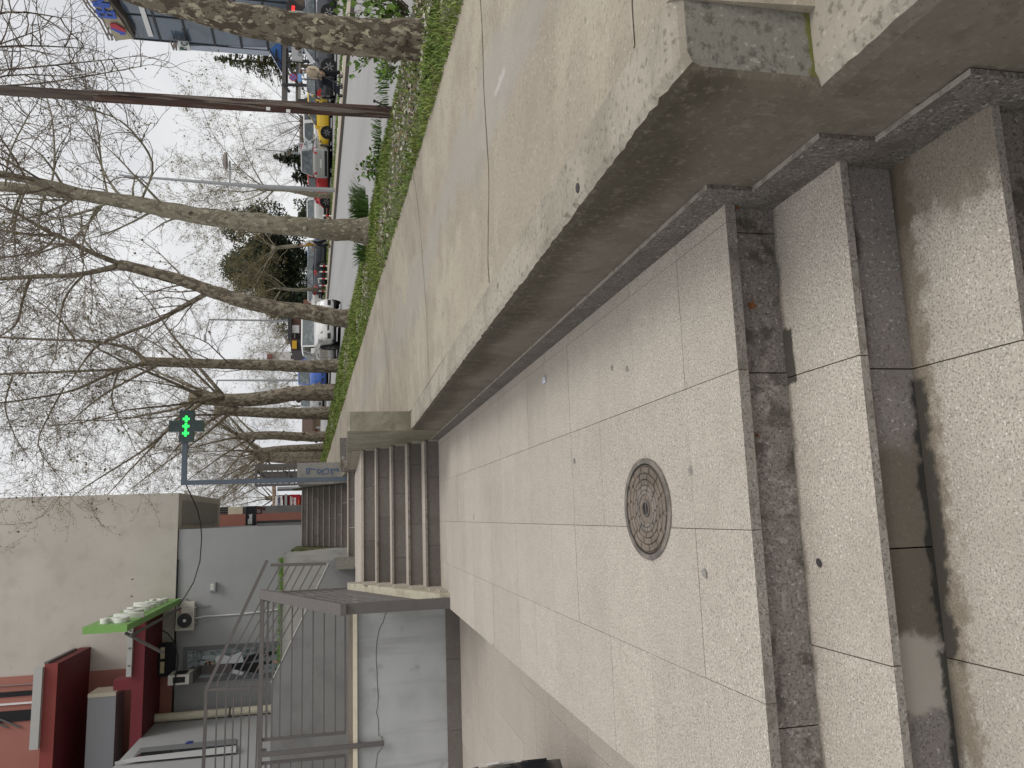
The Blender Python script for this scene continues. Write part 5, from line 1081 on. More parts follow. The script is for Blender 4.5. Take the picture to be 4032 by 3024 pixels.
q = slope_at(1620, 40, .30); shrub('bright green leafy suckers growing behind the nearest mottled trunk', (q.x+.15, q.y+.35, q.z), .62, 34, .3, .075)
q = slope_at(1505, 650, .28); shrub('small dark green weed with broad leaves at the road edge of the verge', (q.x, q.y, q.z), .25, 12, .15, .06)
q = slope_at(1545, 255, .30); shrub('few leafy shoots at the left foot of the mottled trunk', (q.x-.25, q.y-.3, q.z), .16, 7, .08, .05)
# ================================================================ MANHOLE and small things on the stone
mh = thing('manhole_cover', 'round worn cast iron manhole cover with concentric block pattern set in the granite landing', 'manhole cover', (-.003, 2.795, 0))
cxm, cym, ax_, ay_ = -.003, 2.795, .186, .228
def ell(k, r, z): a = 2*math.pi*k; return (cxm+ax_*r*math.cos(a), cym+ay_*r*math.sin(a), z)
def ering(mb, r0, r1, z0, z1, a0=0, a1=1, n=48):
    b_ = len(mb.v); m_ = max(2, int(n*(a1-a0)))
    for i in range(m_+1):
        t_ = a0+(a1-a0)*i/m_; mb.v.extend([ell(t_, r0, z0), ell(t_, r0, z1), ell(t_, r1, z1), ell(t_, r1, z0)])
    for i in range(m_):
        for k in range(4): mb.face((b_+4*i+k, b_+4*i+(k+1) % 4, b_+4*i+4+(k+1) % 4, b_+4*i+4+k))
    if a1-a0 < .999: mb.face((b_, b_+1, b_+2, b_+3)); mb.face((b_+4*m_+3, b_+4*m_+2, b_+4*m_+1, b_+4*m_))
b = MB(); ering(b, .90, 1.0, -.02, .006); b.build('frame', cast_iron, mh)
b = MB(); ering(b, .86, .90, -.02, .0015); b.build('gap', mat('grime', (.035, .03, .025), .95), mh)
b = MB(); b.prism([ell(k/48, .86, -.02) for k in range(48)], (0, 0, .0225)); b.build('cover', cast_pale, mh)
rm = random.Random(3)
for ri, (r0, r1, n) in enumerate(((.72, .83, 14), (.59, .69, 12), (.475, .565, 11), (.375, .455, 9), (.29, .36, 8))):
    b = MB(); off = rm.random()
    for k in range(n):
        ering(b, r0, r1, .0026, .0062, (k+off)/n+.008, (k+1+off)/n-.008, 60)
    tag(b.build('block_ring', cast_pale if ri < 3 else mat('cast_dark_worn', (.22, .19, .165), .6, [('noise', 12, 4, .4, .65, (.12, .105, .095), .8), ('noise', 60, 3, .55, .7, (.34, .3, .26), .5)], (90, .3, .003)), mh), kind='stuff')
    b = MB(); ering(b, r1+.004, r1+.018, .0026, .0034); b.build('groove', mat('groove_dark', (.06, .05, .042), .9), mh)
b = MB(); ering(b, .13, .16, .0026, .008); b.build('socket_rim', cast_iron, mh)
b = MB(); b.prism([ell(k/24, .128, .0026) for k in range(24)], (0, 0, .0012)); b.build('socket', mat('socket_dark', (.02, .018, .016), .7), mh)
b = MB(); b.bar((cxm-.03, cym, .0045), (cxm+.03, cym, .0045), .006, .003); b.build('key_bar', cast_iron, mh)
pp = at(2142, 1497, Z=.012); b = MB(); rg2 = random.Random(2)
pts3 = [Vector((rg2.gauss(0, .011), rg2.gauss(0, .011), rg2.uniform(0, .018))) for _ in range(16)]
bmh = __import__('bmesh').new()
for q in pts3: bmh.verts.new(q + Vector((pp.x, pp.y, .001)))
__import__('bmesh').ops.convex_hull(bmh, input=bmh.verts)
me_ = bpy.data.meshes.new('paper_scrap'); bmh.to_mesh(me_); bmh.free(); me_.materials.append(mat('paper', (.62, .64, .70), .8, [('noise', 80, 2, .5, .6, (.2, .25, .45), .5)])); o = bpy.data.objects.new('paper_scrap', me_); col.objects.link(o); tag(o, 'small crumpled white and blue paper scrap near the wall on the landing', 'litter')
def leaf(label, p, nrm, s_, m_):
    n = Vector(nrm).normalized(); u_ = n.orthogonal().normalized(); v_ = n.cross(u_); k = 9; b = MB()
    ring = [Vector(p)+n*.004+(u_*math.cos(2*math.pi*i/k)+v_*math.sin(2*math.pi*i/k))*s_*(1 if i % 2 else .55)+n*(.006 if i % 2 else 0) for i in range(k)]
    for i in range(k): b.poly([Vector(p)+n*.001, ring[i], ring[(i+1) % k]])
    tag(b.build('dry_leaf', m_), label, 'leaf', 'dry leaves on the steps')
lf_m = mat('leaf_brown', (.16, .06, .02), .8, [('noise', 60, 3, .4, .6, (.08, .03, .012), .7)])
q = at(2958, 1205, Y=2.045); leaf('reddish brown dry leaf stuck to the riser under the landing edge', q, (0, -1, .1), .017, lf_m)
q = at(2872, 798, Y=2.03); leaf('brown leaf litter in the corner between landing edge and right wall', (q.x-.015, 2.04, -.03), (0, -1, .4), .02, lf_m)
q = at(2978, 1715, Y=2.046); leaf('tiny orange leaf scrap on the riser, left of the reddish one', q, (0, -1, .1), .008, lf_m)
def gum(x, y, z, r_, m_): 
    p = at(x, y, Z=z); b = MB(); b.disc((p.x, p.y, z+.0008), (0, 0, 1), r_, .0016, 14, 1.25); return b
gmat = mat('gum_dark', (.055, .05, .052), .8); gmat2 = mat('gum_grey', (.27, .25, .23), .85)
for (x, y, z, r_, m_, lb_) in ((3226, 2216, -.165, .0105, gmat, 'black round gum spot on the middle tread'), (2775, 2257, 0, .013, gmat2, 'grey gum spot on the landing left of the manhole'), (2469, 1452, 0, .011, gmat2, 'grey gum spot on the landing nearest the right wall'), (2410, 1448, 0, .011, gmat2, 'grey gum spot further along near the right wall'), (2261, 1815, 0, .012, gmat2, 'grey gum spot in the middle of the landing'), (2275, 740, .42, .014, gmat, 'dark gum spot on the coping of the right wall')):
    o = gum(x, y, z+.0012, r_, m_).build('gum_spot', m_); tag(o, lb_, 'gum spot', 'gum spots on the stone')
# ================================================================ wooden pole
p0 = slope_at(1535, 442, .29); wp = thing('wooden_pole', 'weathered brown wooden pole with a spliced upper part standing in the verge', 'pole', tuple(p0))
Pl, Rl = [], []
for x, y, w_ in ((1545, 443, 47), (1200, 425, 47), (900, 409, 47), (600, 391, 46), (392, 379, 46)):
    q = at(x, y, Y=p0.y); Pl.append(q); Rl.append(w_/2/FPX*(q-Vector((0, 0, CAMZ))).dot(FW))
b = MB(); b.tube(Pl, Rl, 20); b.build('lower_shaft', wood, wp, smooth=False)
Pu = [at(x, y, Y=p0.y) for x, y in ((391, 379), (0, 355), (-600, 318))]; b = MB(); b.tube(Pu, [Rl[-1]*.88, Rl[-1]*.84, Rl[-1]*.72], 18); b.build('upper_shaft', mat('pole_wood_pale', (.13, .105, .09), .9, [('noise', 5, 5, .45, .6, (.07, .05, .042), .8, (3, 3, .12)), ('noise', 9, 4, .55, .66, (.2, .18, .16), .7, (2.5, 2.5, .1))], (12, .7, .02, (3, 3, .15))), wp)
q = at(391, 379, Y=p0.y); b = MB(); b.tube([q-Vector((0, 0, .04)), q+Vector((0, 0, .04))], [Rl[-1]*1.03, Rl[-1]*1.0], 18); b.build('splice_band', wood, wp)
for (x, y) in ((1056, 427), (1135, 436)):
    q = at(x, y, Y=p0.y-Rl[0]*1.02); b = MB(); b.box(q.x-.02, q.x+.015, q.y-.002, q.y+.003, q.z-.02, q.z+.02); b.build('paper_notice', white_paint, wp)
st = thing('iron_stake', 'bent rusty iron stake sticking out of the ground beside the wooden pole', 'stake', (p0.x+.06, p0.y-.05, p0.z))
b = MB(); b.tube([at(1548, 432, Y=p0.y-.1), at(1510, 413, Y=p0.y-.12), at(1474, 397, Y=p0.y-.1)], .009, 6); b.build('rod', mat('rust_dark', (.05, .035, .03), .8), st)
b = MB(); b.tube([at(1474, 394, Y=p0.y-.1), at(1474, 402, Y=p0.y-.1)], .014, 6); b.build('hook', mat('rust_dark', (.05, .035, .03), .8), st)
# ================================================================ VEHICLES
glass_c = mat('car_glass', (.05, .065, .07), .04, [('noise', 3.5, 4, .5, .62, (.16, .19, .20), .5)], spec=.8)
lamp_g = mat('lamp_clear', (.20, .205, .21), .12, [('noise', 16, 2, .45, .6, (.12, .12, .12), .7)], spec=.7); tail_r = mat('lamp_red', (.42, .02, .02), .15, spec=.6)
alloy = mat('alloy', (.22, .22, .225), .4, metal=.5); plate_m = mat('number_plate_white', (.62, .62, .60), .5)
def paint(n, c, met=.0): return mat('paint_'+n, c, .28, [('noise', 2.5, 3, .45, .7, tuple(x*.93 for x in c), .6)], spec=.5, metal=met, coat=.6)
CARS = {}
SH = {  # lower body top line (x, z, half width factor), glass: (x, z) base front, roof front, roof rear, base rear
 'hatch': (4.2, 1.78, 1.48, [(2.10, .55, .80), (2.0, .70, .90), (1.75, .80, .97), (1.05, .93, 1.0), (.2, .95, 1.0), (-1.2, .97, 1.0), (-1.85, .98, .95), (-2.06, .90, .88), (-2.10, .55, .84)], (1.12, .92), (.35, 1.40), (-1.25, 1.43), (-1.92, 1.0)),
 'suv': (4.5, 1.86, 1.68, [(2.25, .62, .84), (2.18, .85, .92), (1.9, .98, .98), (1.1, 1.06, 1.0), (.2, 1.06, 1.0), (-1.3, 1.08, 1.0), (-2.1, 1.08, .97), (-2.22, .95, .92), (-2.25, .60, .88)], (1.15, 1.05), (.45, 1.58), (-1.55, 1.62), (-2.12, 1.1)),
 'sedan': (4.6, 1.80, 1.45, [(2.30, .55, .80), (2.2, .70, .90), (1.9, .80, .97), (1.0, .92, 1.0), (.2, .94, 1.0), (-1.1, .96, 1.0), (-2.0, .98, .95), (-2.25, .92, .88), (-2.30, .55, .84)], (1.05, .91), (.30, 1.38), (-.95, 1.40), (-1.65, .98)),
 'van': (4.6, 1.86, 1.82, [(2.30, .60, .84), (2.22, .85, .92), (2.0, 1.0, .97), (1.45, 1.10, 1.0), (.2, 1.10, 1.0), (-1.3, 1.10, 1.0), (-2.2, 1.10, .98), (-2.28, 1.0, .94), (-2.30, .60, .9)], (1.55, 1.08), (.85, 1.72), (-1.95, 1.76), (-2.24, 1.12)),
}
def car(name, label, kind, pm, loc, rz, h=None, lower=None, sc=1.0, group=None, cat='car'):
    Lc, W, H, ST, g0_, g1_, g2_, g3_ = SH[kind]; W2 = W/2
    t = thing(name, label, cat, loc, group); t.rotation_euler = (0, 0, rz); t.scale = (sc,)*3
    Z0 = Vector((0, 0, 0)); P_ = dict(parent=t, loc=(0, 0, 0))
    b = MB(); rows = []
    # denser stations
    ST2 = []
    for (a, c) in zip(ST, ST[1:]):
        for k in range(3): ST2.append(tuple(a[i]+(c[i]-a[i])*k/3 for i in range(3)))
    ST2.append(ST[-1])
    for (x, z, f) in ST2:
        hw = W2*f; sh = [(hw*.90, .20), (hw*.99, .30), (hw, .50), (hw*.985, max(.52, z-.22)), (hw*.95, max(.53, z-.07)), (hw*.86, z), (hw*.4, z+.025)]
        full = [(y, zz_) for y, zz_ in sh] + [(-y, zz_) for y, zz_ in reversed(sh)]
        rows.append(len(b.v)); b.v.extend([(x, y, zz_) for y, zz_ in full])
    n = 14
    for i in range(len(rows)-1):
        for k in range(n): b.face((rows[i]+k, rows[i]+(k+1) % n, rows[i+1]+(k+1) % n, rows[i+1]+k))
    b.face(tuple(rows[0]+k for k in range(n-1, -1, -1))); b.face(tuple(rows[-1]+k for k in range(n)))
    bd = b.build('body', pm, smooth=True, **P_)
    lt = MB(); lt.box(-Lc/2+.15, Lc/2-.15, -W2*.88, W2*.88, .13, .34); lt.build('sill_trim', black_pl, **P_)
    hb, ht = W2*.90, W2*.70
    A = [Vector((g0_[0], s_*hb, g0_[1])) for s_ in (1, -1)]; B_ = [Vector((g1_[0], s_*ht, g1_[1])) for s_ in (1, -1)]
    C_ = [Vector((g2_[0], s_*ht, g2_[1])) for s_ in (1, -1)]; D_ = [Vector((g3_[0], s_*hb, g3_[1])) for s_ in (1, -1)]
    def inset(q, f=.06, off=.012):
        c = sum(q, Vector())/len(q); nn = (q[1]-q[0]).cross(q[2]-q[0]).normalized()
        if nn.dot(c-Vector((-.3, 0, .8))) < 0: nn = -nn
        return [p.lerp(c, f)+nn*off for p in q], nn
    # body colour cabin shell
    b = MB(); b.hexa([A[0], A[1], D_[1], D_[0], B_[0], B_[1], C_[1], C_[0]]); 
    rf = [(g1_[0]+.02, ht, g1_[1]), (g1_[0]+.02, -ht, g1_[1]), (g2_[0]-.02, -ht, g2_[1]), (g2_[0]-.02, ht, g2_[1])]
    b.hexa([Vector(q)+Vector((0, 0, .001)) for q in rf] + [Vector((q[0]*.9-.03, q[1]*.86, q[2]+.055)) for q in rf])
    ro = b.build('cabin', pm, **P_)
    for nm, q in (('windscreen', [A[0], A[1], B_[1], B_[0]]), ('rear_window', [D_[1], D_[0], C_[0], C_[1]])):
        qq, nn = inset(q, .07); b = MB(); b.prism(qq, -nn*.008); b.build(nm, glass_c, **P_)
    for s_ in (0, 1):
        f = [A[s_], B_[s_], C_[s_], D_[s_]]; xm = [(-.15+.0, .55), (-.95, .5)]
        def lerp_side(xx):                               # points on top and bottom edges at a given x
            tb = (A[s_].x-xx)/(A[s_].x-D_[s_].x); tt = (B_[s_].x-xx)/(B_[s_].x-C_[s_].x); return A[s_].lerp(D_[s_], tb), B_[s_].lerp(C_[s_], tt)
        m1b, m1t = lerp_side(-.22); m1b2, m1t2 = lerp_side(-.32)
        for q in ([A[s_], B_[s_], m1t, m1b], [m1b2, m1t2, C_[s_], D_[s_]]):
            qq, nn = inset(q, .09); b = MB(); b.prism(qq, -nn*.008); b.build('side_window', glass_c, **P_)
    r_ = .33 if kind != 'suv' else .37
    for xw in (Lc*.31, -Lc*.30):
        for s_ in (1, -1):
            b = MB(); b.disc((xw, s_*(W2-.004), r_), (0, s_, 0), r_+.06, .008, 24); b.build('wheel_arch', dark, **P_)
            wm = MB(); wm.tube([(xw, s_*(W2-.19), r_), (xw, s_*(W2-.05), r_), (xw, s_*(W2+.008), r_)], [r_, r_, r_*.93], 24); wo = wm.build('wheel', rubber, **P_)
            rm_ = MB(); rm_.disc((xw, s_*(W2+.009), r_), (0, s_, 0), r_*.64, .004, 20); rr = rm_.build('rim_disc', dark, parent=wo, loc=(0, 0, 0))
            for k in range(6):
                a = 2*math.pi*k/6+.3
                sp_ = MB(); sp_.bar((xw+.05*math.cos(a), s_*(W2+.017), r_+.05*math.sin(a)), (xw+r_*.62*math.cos(a), s_*(W2+.017), r_+r_*.62*math.sin(a)), .055, .008, up=(0, 1, 0)); sp_.build('spoke', alloy, parent=wo, loc=(0, 0, 0))
    xf, xr_ = Lc/2, -Lc/2; zh = .62 if kind in ('hatch', 'sedan') else .78
    for s_ in (1, -1):
        b = MB(); b.prism([(xf-.06, s_*W2*.50, zh-.03), (xf-.22, s_*W2*.93, zh+.02), (xf-.36, s_*W2*.985, zh+.13), (xf-.20, s_*W2*.62, zh+.10)], (.07, s_*.012, .012)); b.build('headlight', lamp_g, **P_)
        b = MB(); b.box(xf-.07, xf+.012, s_*W2*.72-.10, s_*W2*.72+.10, .30, .42); b.build('fog_lamp', black_pl, **P_)
        zt_ = .72 if kind != 'van' else .85
        b = MB(); b.prism([(xr_+.02, s_*W2*.55, zt_), (xr_+.10, s_*W2*.90, zt_), (xr_+.26, s_*W2*.985, zt_+.10), (xr_+.12, s_*W2*.90, zt_+.24), (xr_+.04, s_*W2*.62, zt_+.16)], (-.045, s_*.012, 0)); b.build('taillight', tail_r, **P_)
        b = MB(); b.hexa([(g0_[0]-.18, s_*(W2-.03), g0_[1]-.02), (g0_[0]-.04, s_*(W2-.03), g0_[1]-.02), (g0_[0]-.02, s_*(W2+.18), g0_[1]+.0), (g0_[0]-.14, s_*(W2+.18), g0_[1]+.0), (g0_[0]-.18, s_*(W2-.03), g0_[1]+.12), (g0_[0]-.04, s_*(W2-.03), g0_[1]+.12), (g0_[0]-.02, s_*(W2+.17), g0_[1]+.13), (g0_[0]-.14, s_*(W2+.17), g0_[1]+.13)]); b.build('mirror', pm, **P_)
        b = MB(); b.box(-.05, .11, s_*(W2+.001)-.008, s_*(W2+.001)+.014, .80, .83); b.build('door_handle', black_pl, **P_)
        b = MB(); b.box(.98, .992, s_*(W2+.0015)-.003, s_*(W2+.0015)+.001, .32, .86); b.box(-.275, -.263, s_*(W2+.0015)-.003, s_*(W2+.0015)+.001, .32, .86); b.build('door_gap', dark, **P_)
    b = MB(); b.prism([(xf-.02, W2*.46, .36), (xf-.02, -W2*.46, .36), (xf-.05, -W2*.60, .56), (xf-.05, W2*.60, .56)], (.03, 0, 0)); b.build('grille', black_pl, **P_)
    b = MB(); b.box(xf+.012, xf+.024, -.26, .26, .40, .51); b.build('front_plate', plate_m, **P_)
    b = MB(); b.box(xr_-.022, xr_-.01, -.26, .26, .56, .67); b.build('rear_plate', plate_m, **P_)
    b = MB(); b.box(xr_-.02, xr_+.1, -W2*.82, W2*.82, .24, .40); b.build('rear_bumper', black_pl if kind != 'sedan' else pm, **P_)
    b = MB(); b.disc((xf-.028, 0, .66), (1, 0, .15), .055, .03, 14); b.build('badge', alloy, **P_)
    return t
white_p, yel_p, red_p = paint('white', (.68, .68, .67)), paint('yellow', (.72, .47, .01)), paint('red', (.48, .025, .025))
silv_p, dgrey_p, black_p, blue_p, lblue_p, grey_p = paint('silver', (.40, .40, .39), .4), paint('dark_grey', (.05, .055, .065), .2), paint('black', (.012, .012, .016)), paint('blue', (.03, .10, .40), .2), paint('mid_blue', (.03, .16, .36), .2), paint('grey', (.16, .17, .19), .3)
HY = -math.pi/2                                           # facing the viewer
p = slope_at(1342, 1268, .0); p.y += 2.0
car('parked_car', 'white hatchback facing the viewer at the kerb, half hidden by the leaning plane tree', 'hatch', white_p, (p.x, p.y, street(p.x, p.y)-.01), HY+.04)
def road_car(y, D, kind, pm, lab, rz, sc=1, lower=0):
    d = ray(1300, y); d = d/d.dot(FW); X_, Y_ = d.x*D, d.y*D
    return car('parked_car', lab, kind, pm, (X_, Y_, street(min(X_, 17), Y_)-lower), rz, sc=sc)
road_car(1478, 46, 'van', blue_p, 'blue people carrier with light roof coming down the road, seen between two plane trunks', HY)
road_car(1572, 58, 'van', silv_p, 'silver van behind the blue one on the road, partly hidden by trunks', HY)
road_car(1398, 54, 'hatch', dgrey_p, 'dark hatchback on the road just behind the white hatchback', HY+.2)
PG = 'cars parked across the road'
def lot_car(y, D, kind, pm, lab, rz, sc=1.0):
    d = ray(1300, y); d = d/d.dot(FW); X_, Y_ = d.x*D, d.y*D
    return car('parked_car', lab, kind, pm, (X_, Y_, -.15+gy(Y_)+.004), rz, sc=sc, group=PG)
lot_car(20, 43, 'suv', grey_p, 'grey estate car parked behind the mottled trunk at the top right edge', HY-1.2)
lot_car(180, 41.5, 'suv', dgrey_p, 'dark grey SUV with alloy wheels parked behind the person with the buggy', math.pi*.93)
lot_car(330, 43, 'hatch', black_p, 'black hatchback seen from the rear, beside the no stopping sign', 1.15)
lot_car(385, 50, 'hatch', white_p, 'white hatchback showing its headlight beside the black one', HY-.7)
lot_car(372, 60, 'hatch', yel_p, 'yellow car with only its roof showing behind the white one', HY+.5)
lot_car(438, 49, 'hatch', yel_p, 'yellow hatchback with its nose showing left of the wooden pole', math.pi*.86)
lot_car(515, 55, 'van', white_p, 'white minivan parked behind the yellow hatchback', math.pi*.97)
lot_car(618, 50, 'van', silv_p, 'silver car seen from the rear with long red tail lamps', .95)
lot_car(672, 55, 'sedan', silv_p, 'older silver saloon between the silver rear and the red car', 1.0)
lot_car(702, 50, 'hatch', red_p, 'red hatchback parked right of the grey street lamp pole', math.pi*.80)
lot_car(818, 52, 'hatch', white_p, 'white hatchback with red tail lamps just right of the pale plane tree', 1.05)
lot_car(858, 60, 'hatch', dgrey_p, 'dark car peeping out behind the pale plane trunk', 1.1)
lot_car(985, 66, 'hatch', lblue_p, 'blue hatchback beside the person in the mustard waistcoat', 1.1)
lot_car(1035, 62, 'hatch', dgrey_p, 'dark grey hatchback behind the striped bollards', .55)
lot_car(1085, 68, 'hatch', black_p, 'black car with bright red tail lamps behind the bollards', 1.2)
lot_car(1120, 74, 'hatch', dgrey_p, 'dark hatchback furthest up the line of parked cars', 1.2)
lot_car(1158, 78, 'hatch', white_p, 'white car at the far end of the line near the road sign', 1.2)
q = at(1960, 2990, Y=5.45)
car('dark_car', 'black car nose poking in at the left edge of the courtyard', 'van', black_p, (-3.93, 5.05, ZC), .30)
# ================================================================ STREET FURNITURE across the road
lp = thing('street_lamp', 'tall tapering grey street lamp on the far pavement with a round lamp on an arm', 'street lamp', (0, 0, 0))
D_ = 43; d = ray(1306, 748); d = d/d.dot(FW); bx_, by_ = d.x*D_, d.y*D_; lp.location = (bx_, by_, -.14+gy(by_))
pt = at(470, 690, Y=by_); b = MB(); b.tube([lp.location, (bx_, by_, 6), (pt.x, by_, pt.z)], [.125, .10, .05], 12); b.build('pole', steel_lt, lp)
b = MB(); a0, a1 = at(905, 722, Y=by_), at(905, 634, Y=by_); b.bar(a0, a1, .09, .09); b.build('lamp_arm', steel_lt, lp)
b = MB(); a2 = at(893, 634, Y=by_); b.disc((a2.x, by_, a2.z), (0, 0, 1), .45, .10, 20); b.disc((a2.x, by_, a2.z+.1), (0, 0, 1), .30, .08, 20); b.build('lamp_head', mat('lamp_head', (.34, .30, .28), .5), lp)
lp = thing('street_lamp', 'plain grey street lamp pole rising behind the white road car', 'street lamp', (0, 0, 0))
q = far_pos(1266, 16.9); lp.location = q; b = MB(); b.tube([q, (q[0], q[1], q[2]+9.5)], [.12, .06], 10); b.build('pole', steel_lt, lp)
b = MB(); b.bar((q[0], q[1], q[2]+9.5), (q[0]-1.4, q[1], q[2]+9.8), .08, .08); b.build('lamp_arm', steel_lt, lp); b = MB(); b.box(q[0]-1.9, q[0]-1.3, q[1]-.12, q[1]+.12, q[2]+9.74, q[2]+9.9); b.build('lamp_head', steel_lt, lp)
lp = thing('street_lamp', 'grey street lamp pole rising behind the blue people carrier', 'street lamp', (0, 0, 0))
q = far_pos(1498, 12.0); lp.location = q; b = MB(); b.tube([q, (q[0], q[1], q[2]+9)], [.13, .07], 10); b.build('pole', steel_lt, lp); b = MB(); b.bar((q[0], q[1], q[2]+8.9), (q[0]-1.4, q[1], q[2]+9.2), .1, .1); b.build('lamp_arm', steel_lt, lp)
lp = thing('lantern_post', 'low park lantern with a brown funnel shade behind the silver car', 'street lamp', (0, 0, 0))
q = far_pos(612, 27); lp.location = q; zt_ = at(1148, 612, Y=q[1]).z; zz_ = at(1131, 612, Y=q[1]).z; b = MB(); b.tube([q, (q[0], q[1], zt_)], .06, 8); b.build('post', steel_lt, lp); b = MB(); b.tube([(q[0], q[1], zt_), (q[0], q[1], zz_)], [.08, .25], 14); b.build('shade', mat('lantern', (.22, .18, .14), .5), lp); b = MB(); b.tube([(q[0], q[1], zz_+.001), (q[0], q[1], zz_+.04)], [.27, .27], 14); b.build('cap', steel_lt, lp)
db = thing('delivery_board', 'white sign board with red word DOSTAVA on a tall thin mast', 'sign', (0, 0, 0))
q = far_pos(580, 34); db.location = q; Yd = q[1]; a, c = at(1205, 602, Y=Yd), at(1175, 560, Y=Yd); b = MB(); b.box(a.x, c.x, Yd, Yd+.15, a.z, c.z); b.build('board', mat('board_white', (.60, .60, .60), .6), db)
hh = c.z-a.z; text('DOSTAVA', hh*.40, mat('sign_red_text', (.5, .02, .03), .6), (a.x+.06, Yd-.01, a.z+hh*.42), (1, 0, 0), (0, 0, 1), db, 'lettering', .004, .006, (c.x-a.x-.1)/(hh*.40*4.9)); text('Fiona', hh*.24, navy, (a.x+(c.x-a.x)*.52, Yd-.01, a.z+hh*.76), (1, 0, 0), (0, 0, 1), db, 'small_lettering', .004, .004, 1.0)
b = MB(); b.box(a.x+.05, a.x+.09, Yd+.02, Yd+.1, q[2], a.z); b.box(c.x-.09, c.x-.05, Yd+.02, Yd+.1, q[2], a.z-.001); b.build('legs', steel, db)
b = MB(); m0_, m1_ = at(1175, 595, Y=Yd), at(1006, 582, Y=Yd); b.tube([(m0_.x, Yd+.3, q[2]), (m0_.x, Yd+.3, m0_.z), (m1_.x, Yd+.3, m1_.z)], .05, 8); b.build('mast', steel_lt, db)
ns = thing('no_stopping_sign', 'round blue and red no stopping sign with a small blue plate on a grey post', 'road sign', (0, 0, 0))
q = far_pos(310, 19.3); ns.location = q; Yn = q[1]; c_ = at(1154, 305, Y=Yn); rr = abs(at(1138, 305, Y=Yn).z-c_.z)
b = MB(); b.tube([(c_.x, Yn+.06, q[2]), (c_.x, Yn+.06, c_.z+rr)], .03, 8); b.build('post', steel, ns)
b = MB(); b.disc((c_.x, Yn, c_.z), (0, -1, 0), rr, .02, 28); b.build('red_rim', mat('sign_rim', (.40, .03, .05), .5), ns); b = MB(); b.disc((c_.x, Yn-.021, c_.z), (0, -1, 0), rr*.80, .008, 28); b.build('blue_face', mat('sign_bl', (.10, .16, .42), .5), ns)
for s_ in (1, -1):
    b = MB(); b.prism([(c_.x-rr*.62, Yn-.032-.003*(s_ > 0), c_.z-s_*rr*.50), (c_.x-rr*.50, Yn-.032-.003*(s_ > 0), c_.z-s_*rr*.62), (c_.x+rr*.62, Yn-.032-.003*(s_ > 0), c_.z+s_*rr*.50), (c_.x+rr*.50, Yn-.032-.003*(s_ > 0), c_.z+s_*rr*.62)], (0, -.003, 0)); b.build('cross_bar', mat('sign_rim', (.40, .03, .05), .5), ns)
a, c = at(1188, 322, Y=Yn), at(1172, 290, Y=Yn); b = MB(); b.box(a.x, c.x, Yn-.01, Yn+.01, a.z, c.z); b.build('blue_plate', mat('plate_bl', (.16, .30, .58), .5), ns)
rs_ = thing('direction_sign', 'blue and green hanging road sign in front of the dark evergreen', 'road sign', (0, 0, 0))
q = far_pos(1142, 20.5); rs_.location = q; Yn = q[1]
b = MB(); a, c = at(1185, 1147, Y=Yn), at(1151, 1138, Y=Yn); b.box(a.x, c.x, Yn, Yn+.08, a.z, c.z); b.build('blue_panel', mat('plate_bl2', (.05, .10, .40), .5), rs_)
b = MB(); a, c = at(1206, 1148, Y=Yn), at(1186, 1138, Y=Yn); b.box(a.x, c.x, Yn, Yn+.08, a.z, c.z); b.build('green_panel', mat('plate_gr', (.03, .28, .18), .5), rs_)
b = MB(); b.tube([((a.x+c.x)/2, Yn+.12, q[2]), ((a.x+c.x)/2, Yn+.12, c.z+1)], .04, 8); b.build('post', steel, rs_)
BG = 'striped bollards on the far pavement'
red_b = mat('bollard_red', (.50, .03, .03), .5)
def bollard():
    t = thing('bollard', 'red and white striped bollard', 'bollard', (0, 0, 0), BG); h_ = .62
    for k in range(3):
        b = MB(); b.tube([(0, 0, h_*k/3), (0, 0, h_*(k+1)/3-.001)], .05, 10); b.build('band', white_paint if k % 2 == 0 else red_b, parent=t, loc=(0, 0, 0))
    return t
bo = bollard()
for i, (y, lab) in enumerate(((850, 'striped bollard beside the white hatchback, right of the pale plane tree'), (1048, 'striped bollard in front of the dark grey hatchback wheel'), (1071, 'striped bollard, second left of the hatchback wheel'), (1098, 'striped bollard in front of the red tail lamps'), (1125, 'striped bollard, second from the far end of the line'), (1147, 'striped bollard nearest the direction sign'))):
    q = far_pos(y, 17.6); q = (q[0], q[1], -.135+gy(q[1]))
    if i == 0: bo.location = q; bo['label'] = lab
    else: dup(bo, q, 0, lab)
# ================================================================ BUILDINGS across the road
ob = thing('glass_office', 'curved blue glass office block with roof rails and big blue letters on a beige fascia', 'building', (35, 55, 2))
d = ray(524, 153); d = d/d.dot(FW)*60; Pf = Vector((d.x, d.y, CAMZ+d.z)); fd = Vector((.13, -.9915, 0)); fn = Vector((-.9915, -.13, 0))
def O(x, y, off=0): d = ray(x, y); o_ = Vector((0, 0, CAMZ)); t = (Pf+fn*off-o_).dot(fn)/d.dot(fn); return o_+d*t
glass_o = mat('office_glass', (.085, .115, .155), .06, [('noise', .5, 5, .5, .60, (.035, .045, .055), .6), ('noise', .12, 3, .45, .6, (.17, .21, .27), .7)], spec=.9)
zb_, ztp = 2.0, Pf.z; LW = 34
b = MB(); b.prism([(Pf.x, Pf.y, zb_), (Pf+fd*LW).xy.to_3d()+Vector((0, 0, zb_)), (Pf+fd*LW).xy.to_3d()+Vector((0, 0, ztp)), (Pf.x, Pf.y, ztp)], -fn*12); b.build('glass_facade', glass_o, ob)
mul = mat('mullion', (.03, .033, .04), .4)
for k in range(1, 8):
    z = ztp-(ztp-zb_)*k/7.5; 
    mb_ = MB(); c0 = Vector((Pf.x, Pf.y, z))+fn*.02; mb_.bar(c0, c0+fd*LW, .10, .16); mb_.build('mullion_rail', mul, ob)
